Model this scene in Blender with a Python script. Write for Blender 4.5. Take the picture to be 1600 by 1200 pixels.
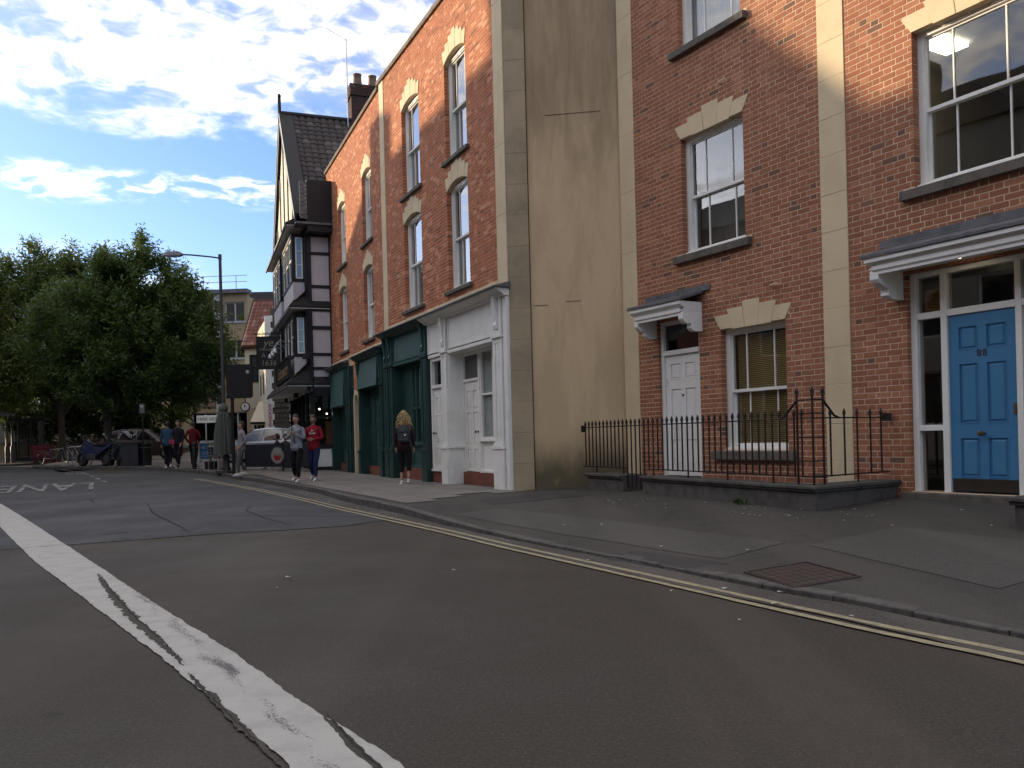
import bpy, bmesh, math, random
import numpy as np
from mathutils import Vector, Matrix, Euler
random.seed(7); np.random.seed(7)
R = math.radians
sc = bpy.context.scene
for o in list(bpy.data.objects): bpy.data.objects.remove(o)
C = sc.collection
# ------------------------------------------------------------------ camera
EYE = 1.15
cam = bpy.data.cameras.new('camera'); cam_o = bpy.data.objects.new('camera', cam); C.objects.link(cam_o)
cam_o.location = (0, 0, EYE)
cam.sensor_fit = 'HORIZONTAL'; cam.sensor_width = 36.0; cam.lens = 36.0*1330/1600
cam.shift_y = 83/1600; cam.clip_start = .1; cam.clip_end = 3000
cam_o.rotation_euler = (Matrix.Rotation(R(90), 3, 'X') @ Matrix.Rotation(math.atan(-.025), 3, 'Z')).to_euler()
sc.camera = cam_o
sc.render.resolution_x = 1024; sc.render.resolution_y = 768
# ------------------------------------------------------------------ world and sun
SUN_AZ = (-.935, .355); SUN_EL = 12.5
w = bpy.data.worlds.new('World'); sc.world = w; w.use_nodes = True
nt = w.node_tree; nt.nodes.clear()
def N(nt, t, **k):
    n = nt.nodes.new(t)
    for a, b in k.items(): setattr(n, a, b)
    return n
def lk(nt, a, b): nt.links.new(a, b)
def MATH(nt, op, a, b=None, c=None, clamp=False):
    n = N(nt, 'ShaderNodeMath', operation=op); n.use_clamp = clamp
    for i, x in enumerate((a, b, c)):
        if x is None: continue
        if isinstance(x, (int, float)): n.inputs[i].default_value = x
        else: lk(nt, x, n.inputs[i])
    return n.outputs[0]
def MAPR(nt, x, a, b, c=0., d=1., smooth=True):
    n = N(nt, 'ShaderNodeMapRange'); n.interpolation_type = 'SMOOTHSTEP' if smooth else 'LINEAR'
    lk(nt, x, n.inputs[0])
    for i, v in zip((1, 2, 3, 4), (a, b, c, d)): n.inputs[i].default_value = v
    return n.outputs[0]
def NOISE(nt, vec, scale, detail=3, rough=.55, dist=0.):
    n = N(nt, 'ShaderNodeTexNoise'); n.inputs['Scale'].default_value = scale; n.inputs['Detail'].default_value = detail
    n.inputs['Roughness'].default_value = rough; n.inputs['Distortion'].default_value = dist
    if vec is not None: lk(nt, vec, n.inputs['Vector'])
    return n.outputs['Fac']
sky = N(nt, 'ShaderNodeTexSky'); sky.sky_type = 'NISHITA'; sky.sun_disc = False
sky.sun_elevation = R(SUN_EL); sky.sun_rotation = math.atan2(SUN_AZ[0], SUN_AZ[1])
sky.air_density = 1.0; sky.dust_density = 1.1; sky.ozone_density = 1.6
tc = N(nt, 'ShaderNodeTexCoord'); sep = N(nt, 'ShaderNodeSeparateXYZ'); lk(nt, tc.outputs['Generated'], sep.inputs[0])
X, Y, Z = sep.outputs
el = MATH(nt, 'MULTIPLY', MATH(nt, 'ARCSINE', Z), 57.2958)          # elevation, degrees
zc = MATH(nt, 'ADD', MATH(nt, 'MAXIMUM', Z, 0.0), .10)
cmb = N(nt, 'ShaderNodeCombineXYZ')                                  # cloud layer seen as a plane overhead
lk(nt, MATH(nt, 'DIVIDE', X, zc), cmb.inputs[0]); lk(nt, MATH(nt, 'DIVIDE', Y, zc), cmb.inputs[1])
P = cmb.outputs[0]
big = NOISE(nt, P, .9, 3, .5); mid = NOISE(nt, P, 3.6, 5, .55, .3); fine = NOISE(nt, P, 13., 4, .55, .6)
edge = MATH(nt, 'ADD', el, MATH(nt, 'MULTIPLY', MATH(nt, 'SUBTRACT', big, .5), 9.0))
edge = MATH(nt, 'ADD', edge, MATH(nt, 'MULTIPLY', MATH(nt, 'SUBTRACT', mid, .5), 8.0))
bank = MAPR(nt, edge, 18.2, 20.6)
mott = MATH(nt, 'ADD', MATH(nt, 'MULTIPLY', mid, .45), MATH(nt, 'MULTIPLY', fine, .55))
mott = MAPR(nt, mott, .38, .60, .16, .96)
bank = MATH(nt, 'MULTIPLY', bank, mott)
eb = MATH(nt, 'ADD', el, MATH(nt, 'MULTIPLY', MATH(nt, 'SUBTRACT', NOISE(nt, P, 1.3, 2, .5), .5), 5.0))
b1 = MAPR(nt, eb, 14.6, 15.7); b2 = MAPR(nt, eb, 17.2, 16.2)
band = MATH(nt, 'MULTIPLY', MATH(nt, 'MULTIPLY', b1, b2), MAPR(nt, MATH(nt, 'ADD', MATH(nt, 'MULTIPLY', mid, .5), MATH(nt, 'MULTIPLY', fine, .5)), .45, .62, 0, .85))
wisp = MATH(nt, 'MULTIPLY', MATH(nt, 'MULTIPLY', MAPR(nt, el, 7.5, 10.5), MAPR(nt, el, 13.5, 11.)), MAPR(nt, NOISE(nt, P, 1.1, 4, .6), .52, .75, 0, .5))
cl = MATH(nt, 'MAXIMUM', MATH(nt, 'MAXIMUM', bank, band), wisp, clamp=True)
low = MAPR(nt, el, 0., 8., .16, 0.)                                  # pale haze low over the horizon
cl = MATH(nt, 'MAXIMUM', cl, low)
glow = N(nt, 'ShaderNodeVectorMath', operation='DOT_PRODUCT'); lk(nt, tc.outputs['Generated'], glow.inputs[0])
ce = math.cos(R(SUN_EL)); glow.inputs[1].default_value = (SUN_AZ[0]*ce, SUN_AZ[1]*ce, math.sin(R(SUN_EL)))
gv = MAPR(nt, glow.outputs['Value'], .1, .95, .88, 1.12, False)
tex = MAPR(nt, MATH(nt, 'ADD', MATH(nt, 'MULTIPLY', mid, .4), MATH(nt, 'MULTIPLY', fine, .6)), .36, .62, .60, 1.06)
gv = MATH(nt, 'MULTIPLY', gv, tex)
ccol = N(nt, 'ShaderNodeVectorMath', operation='SCALE'); ccol.inputs[0].default_value = (10.6, 10.1, 9.7); lk(nt, gv, ccol.inputs['Scale'])
skyg = N(nt, 'ShaderNodeVectorMath', operation='MULTIPLY'); lk(nt, sky.outputs[0], skyg.inputs[0]); skyg.inputs[1].default_value = (.92, 1.12, 1.62)
mx = N(nt, 'ShaderNodeMix', data_type='RGBA'); lk(nt, cl, mx.inputs['Factor']); lk(nt, skyg.outputs[0], mx.inputs['A']); lk(nt, ccol.outputs[0], mx.inputs['B'])
bg = N(nt, 'ShaderNodeBackground'); bg.inputs[1].default_value = .10; lk(nt, mx.outputs['Result'], bg.inputs[0])
lk(nt, bg.outputs[0], N(nt, 'ShaderNodeOutputWorld').inputs[0])
sun = bpy.data.lights.new('sun', 'SUN'); sun.energy = 3.4; sun.angle = R(.55); sun.color = (1, .80, .55)
sun_o = bpy.data.objects.new('sun', sun); C.objects.link(sun_o); sun_o.location = (-20, 8, 30)
sdir = Vector((SUN_AZ[0]*ce, SUN_AZ[1]*ce, math.sin(R(SUN_EL))))
sun_o.rotation_euler = sdir.to_track_quat('Z', 'Y').to_euler()
sc.view_settings.view_transform = 'Standard'; sc.view_settings.look = 'None'; sc.view_settings.exposure = 0.90
sc.view_settings.gamma = 1; sc.view_settings.use_curve_mapping = False

# ------------------------------------------------------------------ materials
def base_mat(name):
    m = bpy.data.materials.new(name); m.use_nodes = True
    nt = m.node_tree; b = nt.nodes['Principled BSDF']
    return m, nt, b
def rgb(nt, c):
    n = N(nt, 'ShaderNodeRGB'); n.outputs[0].default_value = (*c, 1); return n.outputs[0]
def mixc(nt, f, a, b, mode='MIX'):
    n = N(nt, 'ShaderNodeMix', data_type='RGBA', blend_type=mode)
    for s, x in (('Factor', f), ('A', a), ('B', b)):
        i = n.inputs[s] if s == 'Factor' else [q for q in n.inputs if q.name == s and q.type == 'RGBA'][0]
        if isinstance(x, (int, float)): i.default_value = x
        elif isinstance(x, tuple): i.default_value = (*x, 1)
        else: lk(nt, x, i)
    return [q for q in n.outputs if q.type == 'RGBA'][0]
def bump(nt, b, h, strength=.3, dist=.01):
    n = N(nt, 'ShaderNodeBump'); n.inputs['Strength'].default_value = strength; n.inputs['Distance'].default_value = dist
    lk(nt, h, n.inputs['Height']); lk(nt, n.outputs[0], b.inputs['Normal'])
_cache = {}
def M(name, col, rough=.75, col2=None, scale=4., thr=(.4, .65), bmp=.15, bs=60., spec=.35, metal=0., dirt=.0, stretch=None):
    """plain painted, metal, cloth or stone surface: two tones in soft patches, fine grain"""
    if name in _cache: return _cache[name]
    m, nt, b = base_mat(name)
    t = N(nt, 'ShaderNodeTexCoord').outputs['Object']
    if stretch:
        mp = N(nt, 'ShaderNodeMapping'); mp.inputs['Scale'].default_value = stretch; lk(nt, t, mp.inputs[0]); t = mp.outputs[0]
    n1 = NOISE(nt, t, scale, 5, .6); n2 = NOISE(nt, t, bs, 3, .6)
    if col2 is None: col2 = tuple(x*.78 for x in col)
    c = mixc(nt, MAPR(nt, n1, thr[0], thr[1]), col, col2)
    c = mixc(nt, MAPR(nt, n2, .3, .7, 0, .35), c, tuple(x*.8 for x in col))
    if dirt:
        c = mixc(nt, MAPR(nt, NOISE(nt, t, scale*3.3, 6, .7), .55, .75, 0, dirt), c, (.05, .045, .04))
    lk(nt, c, b.inputs['Base Color']); b.inputs['Roughness'].default_value = rough
    b.inputs['Specular IOR Level'].default_value = spec; b.inputs['Metallic'].default_value = metal
    if bmp: bump(nt, b, n2, bmp, .004)
    _cache[name] = m; return m
def brick_mat(name, ca, cb, cc, dark):
    m, nt, b = base_mat(name)
    t = N(nt, 'ShaderNodeTexCoord').outputs['Object']
    g = N(nt, 'ShaderNodeNewGeometry'); oi = N(nt, 'ShaderNodeObjectInfo')
    r = MATH(nt, 'FRACT', MATH(nt, 'ADD', g.outputs['Random Per Island'], oi.outputs['Random']))
    r2 = MATH(nt, 'FRACT', MATH(nt, 'MULTIPLY', r, 17.3))
    c = mixc(nt, MAPR(nt, r, 0, 1, 0, 1, False), ca, cb)
    c = mixc(nt, MAPR(nt, r2, .80, .84), c, cc)
    c = mixc(nt, MAPR(nt, r2, .955, .965), c, dark)
    gp = g.outputs['Position']
    c = mixc(nt, MAPR(nt, NOISE(nt, gp, 38, 4, .65), .35, .72, 0, .55), c, tuple(x*.62 for x in ca))
    c = mixc(nt, MAPR(nt, NOISE(nt, gp, .8, 4, .6), .42, .66, 0, .32), c, tuple(x*.55 for x in ca))
    c = mixc(nt, MAPR(nt, NOISE(nt, gp, 2.7, 5, .7), .58, .74, 0, .30), c, (.36, .27, .20))
    lk(nt, c, b.inputs['Base Color']); b.inputs['Roughness'].default_value = .88; b.inputs['Specular IOR Level'].default_value = .25
    bump(nt, b, NOISE(nt, gp, 90, 4, .65), .45, .006)
    return m
MB_R = brick_mat('brick_red_brown', (.385, .160, .088), (.29, .118, .066), (.44, .205, .115), (.14, .088, .066))
MB_A = brick_mat('brick_orange', (.50, .185, .088), (.35, .118, .056), (.64, .32, .185), (.22, .095, .058))
m_mortar = M('mortar', (.70, .53, .38), .95, (.58, .43, .31), 3, bs=120)
m_mortarA = M('mortar_old', (.68, .43, .28), .95, (.58, .36, .24), 3, bs=120)
m_stone = M('bath_stone', (.68, .55, .36), .85, (.60, .48, .31), 1.6, bs=80, dirt=.08)
m_sill = M('weathered_sill_stone', (.145, .125, .105), .9, (.085, .078, .068), 7, bs=90, bmp=.35)
m_white = M('white_gloss_paint', (.84, .83, .79), .42, (.79, .78, .73), 3, bs=30, bmp=.03, spec=.45)
m_white_old = M('old_white_paint', (.84, .83, .78), .5, (.76, .75, .69), 2.2, bs=40, bmp=.06, dirt=.16)
m_teal = M('faded_teal_board', (.062, .125, .122), .55, (.048, .10, .098), 1.2, bs=30, bmp=.04)
m_green = M('dark_green_paint', (.014, .043, .038), .38, (.020, .056, .050), 2.5, bs=40, bmp=.05, spec=.5)
m_green2 = M('mid_green_paint', (.032, .085, .078), .45, (.026, .068, .062), 2.5, bs=40, bmp=.05)
m_lead = M('lead_sheet', (.125, .128, .138), .6, (.075, .078, .085), 5, bs=40, bmp=.2, spec=.4)
m_blue = M('blue_gloss_door', (.060, .215, .41), .36, (.053, .195, .38), 2, bs=30, bmp=.03, spec=.5)
m_black = M('black_paint', (.0055, .0055, .0065), .5, (.010, .009, .009), 8, bs=60, bmp=.2, spec=.4)
m_rust = M('black_iron_rusting', (.012, .008, .007), .55, (.030, .012, .009), 14, bs=70, bmp=.3)
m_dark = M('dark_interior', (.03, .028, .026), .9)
m_brass = M('tarnished_brass', (.20, .15, .09), .4, metal=.8)
m_terra = M('terracotta_paint', (.22, .070, .045), .75, (.15, .052, .036), 5, bs=50, dirt=.3)
m_net = M('white_net_curtain', (.78, .80, .82), .9, (.66, .68, .70), 3, stretch=(14, 1, .3))
m_curtain = M('grey_net_curtain', (.40, .41, .42), .9, (.30, .31, .32), 3, stretch=(14, 1, .3))
m_concrete = M('grey_concrete', (.20, .19, .175), .9, (.14, .135, .125), 3, bs=60, dirt=.3)
m_timber = M('black_timber', (.008, .0075, .008), .55, (.013, .012, .012), 5, bs=50, bmp=.25)
m_plaster = M('white_plaster_panel', (.56, .53, .55), .85, (.50, .475, .485), 2, bs=30)
def emis(name, col, s):
    m, nt, b = base_mat(name); b.inputs['Emission Color'].default_value = (*col, 1); b.inputs['Emission Strength'].default_value = s
    b.inputs['Base Color'].default_value = (*col, 1); return m
m_lamp = emis('lit_lamp', (1, .88, .62), 6.0)
m_panel_l = emis('lit_ceiling_panel', (1, .95, .80), 5.0)
def glass_mat(name, tint, lo=.075, rough=.015, mult=1.):
    m = bpy.data.materials.new(name); m.use_nodes = True; nt = m.node_tree; nt.nodes.clear()
    t = N(nt, 'ShaderNodeBsdfTransparent'); t.inputs[0].default_value = (*tint, 1)
    g = N(nt, 'ShaderNodeBsdfGlossy'); g.inputs['Roughness'].default_value = rough
    bm = N(nt, 'ShaderNodeBump'); bm.inputs['Strength'].default_value = .06; bm.inputs['Distance'].default_value = .02
    geo = N(nt, 'ShaderNodeNewGeometry')
    dt = N(nt, 'ShaderNodeVectorMath', operation='DOT_PRODUCT'); lk(nt, geo.outputs['Incoming'], dt.inputs[0]); lk(nt, geo.outputs['Normal'], dt.inputs[1])
    cz = MATH(nt, 'SUBTRACT', 1.0, MATH(nt, 'ABSOLUTE', dt.outputs['Value']))
    fr = MATH(nt, 'ADD', MATH(nt, 'MULTIPLY', MATH(nt, 'POWER', cz, 4.0), .9*mult), .04)
    lk(nt, NOISE(nt, geo.outputs['Position'], 1.6, 1, .4), bm.inputs['Height']); lk(nt, bm.outputs[0], g.inputs['Normal'])
    mxs = N(nt, 'ShaderNodeMixShader'); lk(nt, MATH(nt, 'ADD', fr, lo, clamp=True), mxs.inputs[0])
    lk(nt, t.outputs[0], mxs.inputs[1]); lk(nt, g.outputs[0], mxs.inputs[2])
    lk(nt, mxs.outputs[0], N(nt, 'ShaderNodeOutputMaterial').inputs[0]); return m
m_glass = glass_mat('window_glass', (.72, .74, .72))
m_glassA = glass_mat('old_window_glass', (.6, .63, .64), .06, mult=2.1)
m_glass_dk = glass_mat('dark_window_glass', (.30, .32, .33), .08)

# ------------------------------------------------------------------ mesh helpers
class MB:
    def __init__(s): s.v = []; s.f = []
    def quad(s, a, b, c, d):
        n = len(s.v); s.v += [a, b, c, d]; s.f.append((n, n+1, n+2, n+3)); return s
    def poly(s, pts):
        n = len(s.v); s.v += list(pts); s.f.append(tuple(range(n, n+len(pts)))); return s
    def box(s, x0, x1, y0, y1, z0, z1):
        n = len(s.v)
        s.v += [(x0,y0,z0),(x1,y0,z0),(x1,y1,z0),(x0,y1,z0),(x0,y0,z1),(x1,y0,z1),(x1,y1,z1),(x0,y1,z1)]
        s.f += [(n,n+3,n+2,n+1),(n+4,n+5,n+6,n+7),(n,n+1,n+5,n+4),(n+1,n+2,n+6,n+5),(n+2,n+3,n+7,n+6),(n+3,n,n+4,n+7)]; return s
    def frustum(s, x0, x1, y0, y1, z0, z1, b):      # panel: front face at y1 inset by b
        n = len(s.v)
        s.v += [(x0,y0,z0),(x1,y0,z0),(x1,y0,z1),(x0,y0,z1),(x0+b,y1,z0+b),(x1-b,y1,z0+b),(x1-b,y1,z1-b),(x0+b,y1,z1-b)]
        s.f += [(n,n+1,n+2,n+3),(n+4,n+7,n+6,n+5),(n,n+4,n+5,n+1),(n+1,n+5,n+6,n+2),(n+2,n+6,n+7,n+3),(n+3,n+7,n+4,n)]; return s
    def prism(s, pts, axis, a, b):                  # 2-D outline extruded along axis ('x': pts=(y,z), 'y': (x,z), 'z': (x,y))
        k = len(pts); n = len(s.v)
        def P(p, t): return (t, p[0], p[1]) if axis == 'x' else ((p[0], t, p[1]) if axis == 'y' else (p[0], p[1], t))
        s.v += [P(p, a) for p in pts] + [P(p, b) for p in pts]
        s.f.append(tuple(range(n, n+k))); s.f.append(tuple(range(n+2*k-1, n+k-1, -1)))
        for i in range(k): j = (i+1) % k; s.f.append((n+i, n+j, n+k+j, n+k+i))
        return s
    def tube(s, pts, r, seg=8, r2=None, cap=True):
        pts = [Vector(p) for p in pts]; k = len(pts); rings = []
        up = Vector((0, 0, 1))
        for i, p in enumerate(pts):
            d = (pts[min(i+1, k-1)]-pts[max(i-1, 0)]).normalized()
            a = up if abs(d.z) < .95 else Vector((1, 0, 0))
            u = d.cross(a).normalized(); v = d.cross(u).normalized()
            rr = r if r2 is None else r+(r2-r)*i/(k-1)
            if isinstance(r, (list, tuple)): rr = r[i]
            n = len(s.v); rings.append(n)
            for q in range(seg):
                t = 2*math.pi*q/seg; s.v.append(tuple(p+u*math.cos(t)*rr+v*math.sin(t)*rr))
        for a, b in zip(rings, rings[1:]):
            for q in range(seg): e = (q+1) % seg; s.f.append((a+q, a+e, b+e, b+q))
        if cap: s.f.append(tuple(rings[0]+q for q in range(seg))[::-1]); s.f.append(tuple(rings[-1]+q for q in range(seg)))
        return s
    def lathe(s, prof, c=(0, 0, 0), seg=14, axis='z', sx=1, sy=1):
        rings = []
        for r, h in prof:
            n = len(s.v); rings.append(n)
            for q in range(seg):
                t = 2*math.pi*q/seg; a, b = max(r, .0004)*math.cos(t)*sx, max(r, .0004)*math.sin(t)*sy
                s.v.append((c[0]+a, c[1]+b, c[2]+h) if axis == 'z' else ((c[0]+a, c[1]+h, c[2]+b) if axis == 'y' else (c[0]+h, c[1]+a, c[2]+b)))
        for a, b in zip(rings, rings[1:]):
            for q in range(seg): e = (q+1) % seg; s.f.append((a+q, a+e, b+e, b+q))
        s.f.append(tuple(rings[0]+q for q in range(seg))[::-1]); s.f.append(tuple(rings[-1]+q for q in range(seg)))
        return s
    def sphere(s, c, r, seg=12, rings=8, sc=(1, 1, 1)):
        n = len(s.v)
        for i in range(rings+1):
            a = math.pi*i/rings
            for q in range(seg):
                t = 2*math.pi*q/seg
                rr = max(math.sin(a), .002)
                s.v.append((c[0]+r*sc[0]*rr*math.cos(t), c[1]+r*sc[1]*rr*math.sin(t), c[2]+r*sc[2]*math.cos(a)))
        for i in range(rings):
            for q in range(seg):
                e = (q+1) % seg; s.f.append((n+i*seg+q, n+i*seg+e, n+(i+1)*seg+e, n+(i+1)*seg+q))
        return s
    def frame(s, x0, x1, z0, z1, w, y0, y1, wb=None):
        wb = w if wb is None else wb
        s.box(x0, x0+w, y0, y1, z0, z1); s.box(x1-w, x1, y0, y1, z0, z1)
        s.box(x0+w, x1-w, y0, y1, z1-w, z1); s.box(x0+w, x1-w, y0, y1, z0, z0+wb); return s
    def add(s, o, mat=None):
        n = len(s.v); s.v += [tuple(mat @ Vector(p)) for p in o.v] if mat else o.v; s.f += [tuple(i+n for i in f) for f in o.f]; return s
    def build(s, name, mat, parent=None, smooth=False, bevel=0, kind=None, fix=True):
        me = bpy.data.meshes.new(name); me.from_pydata([tuple(p) for p in s.v], [], s.f)
        if fix:
            bm = bmesh.new(); bm.from_mesh(me)
            if smooth: bmesh.ops.remove_doubles(bm, verts=bm.verts, dist=1e-5)
            bmesh.ops.recalc_face_normals(bm, faces=bm.faces)
            if bevel: bmesh.ops.bevel(bm, geom=bm.edges, offset=bevel, segments=1, affect='EDGES', clamp_overlap=True)
            bm.to_mesh(me); bm.free()
        if smooth:
            me.polygons.foreach_set('use_smooth', [True]*len(me.polygons)); me.set_sharp_from_angle(angle=R(50))
        me.materials.append(mat)
        o = bpy.data.objects.new(name, me); C.objects.link(o)
        if parent is not None: o.parent = parent
        if kind: o['kind'] = kind
        return o
def thing(name, label, cat, loc=(0, 0, 0), rz=0., group=None):
    o = bpy.data.objects.new(name, None); C.objects.link(o); o.location = loc; o.rotation_euler = (0, 0, rz); o.empty_display_size = .2
    o['label'] = label; o['category'] = cat
    if group: o['group'] = group
    return o
def tag(o, label, cat, group=None):
    o['label'] = label; o['category'] = cat
    if group: o['group'] = group
    return o
def struct(o): o['kind'] = 'structure'; return o
def meshcopy(o, parent, loc=None, scale=None, name=None):
    c = o.copy(); C.objects.link(c); c.parent = parent
    if loc is not None: c.location = loc
    if scale is not None: c.scale = scale
    return c
def copy_tree(o, parent=None):
    c = o.copy(); C.objects.link(c); c.parent = parent
    for ch in o.children: copy_tree(ch, c)
    return c
def text_mesh(txt, size, depth=.004, font_shear=0., spacing=1., fat=0.):
    cu = bpy.data.curves.new('lettering', 'FONT'); cu.body = txt; cu.size = size; cu.extrude = depth; cu.offset = fat
    cu.align_x = 'CENTER'; cu.align_y = 'CENTER'; cu.shear = font_shear; cu.space_character = spacing; cu.resolution_u = 3
    o = bpy.data.objects.new('tmp', cu); C.objects.link(o); bpy.context.view_layer.update()
    me = bpy.data.meshes.new_from_object(o.evaluated_get(bpy.context.evaluated_depsgraph_get()))
    bpy.data.objects.remove(o); return me
def text_obj(name, txt, size, mat, parent, loc, rot, depth=.004, sx=1., shear=0., spacing=1.):
    me = text_mesh(txt, size, depth, shear, spacing); me.materials.clear(); me.materials.append(mat)
    o = bpy.data.objects.new(name, me); C.objects.link(o); o.parent = parent; o.location = loc; o.rotation_euler = rot; o.scale = (sx, 1, 1)
    return o
# facade frames: local X runs along the wall away from the camera, local Y points out to the street
def facade(px, py, ang): a = R(ang); return (px, py), a, Vector((-math.sin(a), math.cos(a))), Vector((-math.cos(a), -math.sin(a)))
FR = facade(5.55, 9.4, 30.4); FA = facade(0, 15.65, 25.5); FB = facade(-3.39, 22.77, 22.65); FT = facade(-6.82, 29.06, 20.4)
def fw(F, s, n): p = Vector(F[0])+F[2]*s+F[3]*n; return (p.x, p.y)
def wl(F, x, y): d = Vector((x, y))-Vector(F[0]); return d.dot(F[2]), d.dot(F[3])
def fthing(F, name, label, cat, z=0.): return thing(name, label, cat, (F[0][0], F[0][1], z), math.pi/2+F[1])
def ss(t): t = max(0., min(1., t)); return t*t*(3-2*t)
def g(x, y):      # height of the road surface
    return .28*ss((-x-6)/10)*ss((y-19)/10)+.45*ss((y-36)/26)*ss((-x+2)/10)

# ------------------------------------------------------------------ wall builders
def wall_mesh(mb, s0, s1, z0, z1, holes, y0, y1):
    """slab between y0 (back) and y1 (front) with real rectangular openings"""
    xs = sorted(set([s0, s1]+[v for h in holes for v in h[:2] if s0 < v < s1])); zs = sorted(set([z0, z1]+[v for h in holes for v in h[2:4] if z0 < v < z1]))
    nx, nz = len(xs)-1, len(zs)-1
    def solid(i, j):
        if i < 0 or j < 0 or i >= nx or j >= nz: return False
        cx, cz = (xs[i]+xs[i+1])/2, (zs[j]+zs[j+1])/2
        return not any(h[0] < cx < h[1] and h[2] < cz < h[3] for h in holes)
    for i in range(nx):
        for j in range(nz):
            if not solid(i, j): continue
            a, b, c, d = xs[i], xs[i+1], zs[j], zs[j+1]
            mb.quad((a, y1, c), (b, y1, c), (b, y1, d), (a, y1, d)); mb.quad((a, y0, d), (b, y0, d), (b, y0, c), (a, y0, c))
            if not solid(i-1, j): mb.quad((a, y0, c), (a, y1, c), (a, y1, d), (a, y0, d))
            if not solid(i+1, j): mb.quad((b, y1, c), (b, y0, c), (b, y0, d), (b, y1, d))
            if not solid(i, j-1): mb.quad((a, y0, c), (b, y0, c), (b, y1, c), (a, y1, c))
            if not solid(i, j+1): mb.quad((a, y1, d), (b, y1, d), (b, y0, d), (a, y0, d))
    return mb
CO, ST, HD, J = .075, .2135, .101, .0115
def brickwork(parent, s0, s1, z0, z1, block, mat, keep=None, individual=0, F=None):
    """Flemish bond, every brick a solid block 0.1 m deep; block = [(s0,s1,z0,z1)]"""
    out = []; per = ST+HD+2*J; k = 0; z = z0
    while z < z1-.02:
        zt = min(z+CO-J, z1); zm = (z+zt)/2
        bl = sorted([(b[0], b[1]) for b in block if b[2] < zm < b[3]])
        free = []; cur = s0
        for a, b in bl:
            if a > cur: free.append((cur, min(a, s1)))
            cur = max(cur, b)
        if cur < s1: free.append((cur, s1))
        off = (k % 2)*(per/2)
        for a, b in free:
            n0 = int(math.floor((a-off)/per))-1; x = n0*per+off; t = 0; row = []
            while x < b:
                wd = ST if t % 2 == 0 else HD
                l, r = max(x, a), min(x+wd, b)
                if r-l > .03: row.append([l, r])
                x += wd+J; t += 1
            if row: row[0][0] = a; row[-1][1] = b; out += [(l, r, z, zt) for l, r in row]
        z += CO; k += 1
    rnd = random.Random(3)
    solo = []
    if individual:
        def size(b):
            x, y = fw(F, (b[0]+b[1])/2, 0); 
            if y < 1: return -1
            u, v = 1330*x/y+800, 683-1330*((b[2]+b[3])/2-EYE)/y
            return (b[1]-b[0])/y if 0 < u < 1600 and 0 < v < 1200 else -1
        full = sorted([b for b in out if (abs(b[1]-b[0]-ST) < .002 or abs(b[1]-b[0]-HD) < .002) and size(b) > 0], key=size, reverse=True)
        solo = full[:individual]; sset = set(solo); out = [b for b in out if b not in sset]
    mb = MB()
    for l, r, a, b in out:
        y = rnd.uniform(-.0005, .0022); mb.box(l, r, -.10, y, a+rnd.uniform(-.0008, .0008), b+rnd.uniform(-.0008, .0008))
    mb.build('brickwork', mat, parent, kind='stuff', fix=False)
    if solo:
        p = {}
        for wd in (ST, HD):
            m = MB().box(-wd/2, wd/2, -.10, 0, -.0325, .0325); o = m.build('brick', mat, parent, bevel=.0018); p[wd] = o
        used = set()
        for l, r, a, b in solo:
            wd = ST if r-l > .15 else HD
            o = p[wd] if wd not in used else meshcopy(p[wd], parent); used.add(wd)
            o.location = ((l+r)/2, rnd.uniform(-.001, .0025), (a+b)/2); o.rotation_euler = (rnd.uniform(-.008, .008), rnd.uniform(-.004, .004), rnd.uniform(-.008, .008))
        for wd in p:
            if wd not in used: bpy.data.objects.remove(p[wd])
def stone_column(parent, s0, s1, z0, z1, y0, y1, mat=None, step=.52, name='quoin_stone', jt=.0025):
    MB().box(s0+.004, s1-.004, y0, y1-.006, z0, z1).build(name.split('_')[0]+'_core', m_mortar, parent)
    z = z0; rnd = random.Random(int(s0*100)); k = 0
    while z < z1-.05:
        zt = min(z+step*(1 if k % 2 else 1.05), z1)
        dy = rnd.uniform(-.002, .002)
        MB().box(s0, s1, y0, y1+dy, z, zt-jt).build(name, mat or m_stone, parent, bevel=.004)
        z = zt; k += 1
def voussoirs(parent, sc_, zs, hw, heights, splay=.9, rise=0., y0=-.13, y1=.014, drop=0.):
    """stepped flat or segmental arch head of separate stones"""
    n = len(heights); bx = [-hw+2*hw*i/n for i in range(n+1)]; blk = []
    for i, h in enumerate(heights):
        a, b = bx[i], bx[i+1]
        def bot(x): return zs+rise*(1-(x/hw)**2)-(drop if 0 < i < n-1 else 0)
        zt = zs+h; g_ = .0028
        ta = a*(1+splay*(zt-bot(a))); tb = b*(1+splay*(zt-bot(b)))
        m = (a+b)/2
        pts = [(sc_+a+g_, bot(a)), (sc_+m, bot(m)), (sc_+b-g_, bot(b)), (sc_+tb-g_, zt), (sc_+ta+g_, zt)]
        dy = [0, .003, -.002, .002, 0, .003, -.001][i % 7]
        MB().prism(pts, 'y', y0, y1+dy).build('voussoir', m_stone, parent, bevel=.003)
        q = 4
        for j in range(q):
            za = min(bot(a), bot(b))+(zt-min(bot(a), bot(b)))*j/q; zb = za+(zt-min(bot(a), bot(b)))/q
            f = splay*((za+zb)/2-zs)
            blk.append((sc_+a*(1+f)-.001, sc_+b*(1+f)+.001, za-.01, zb-.012))
    return blk
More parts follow.
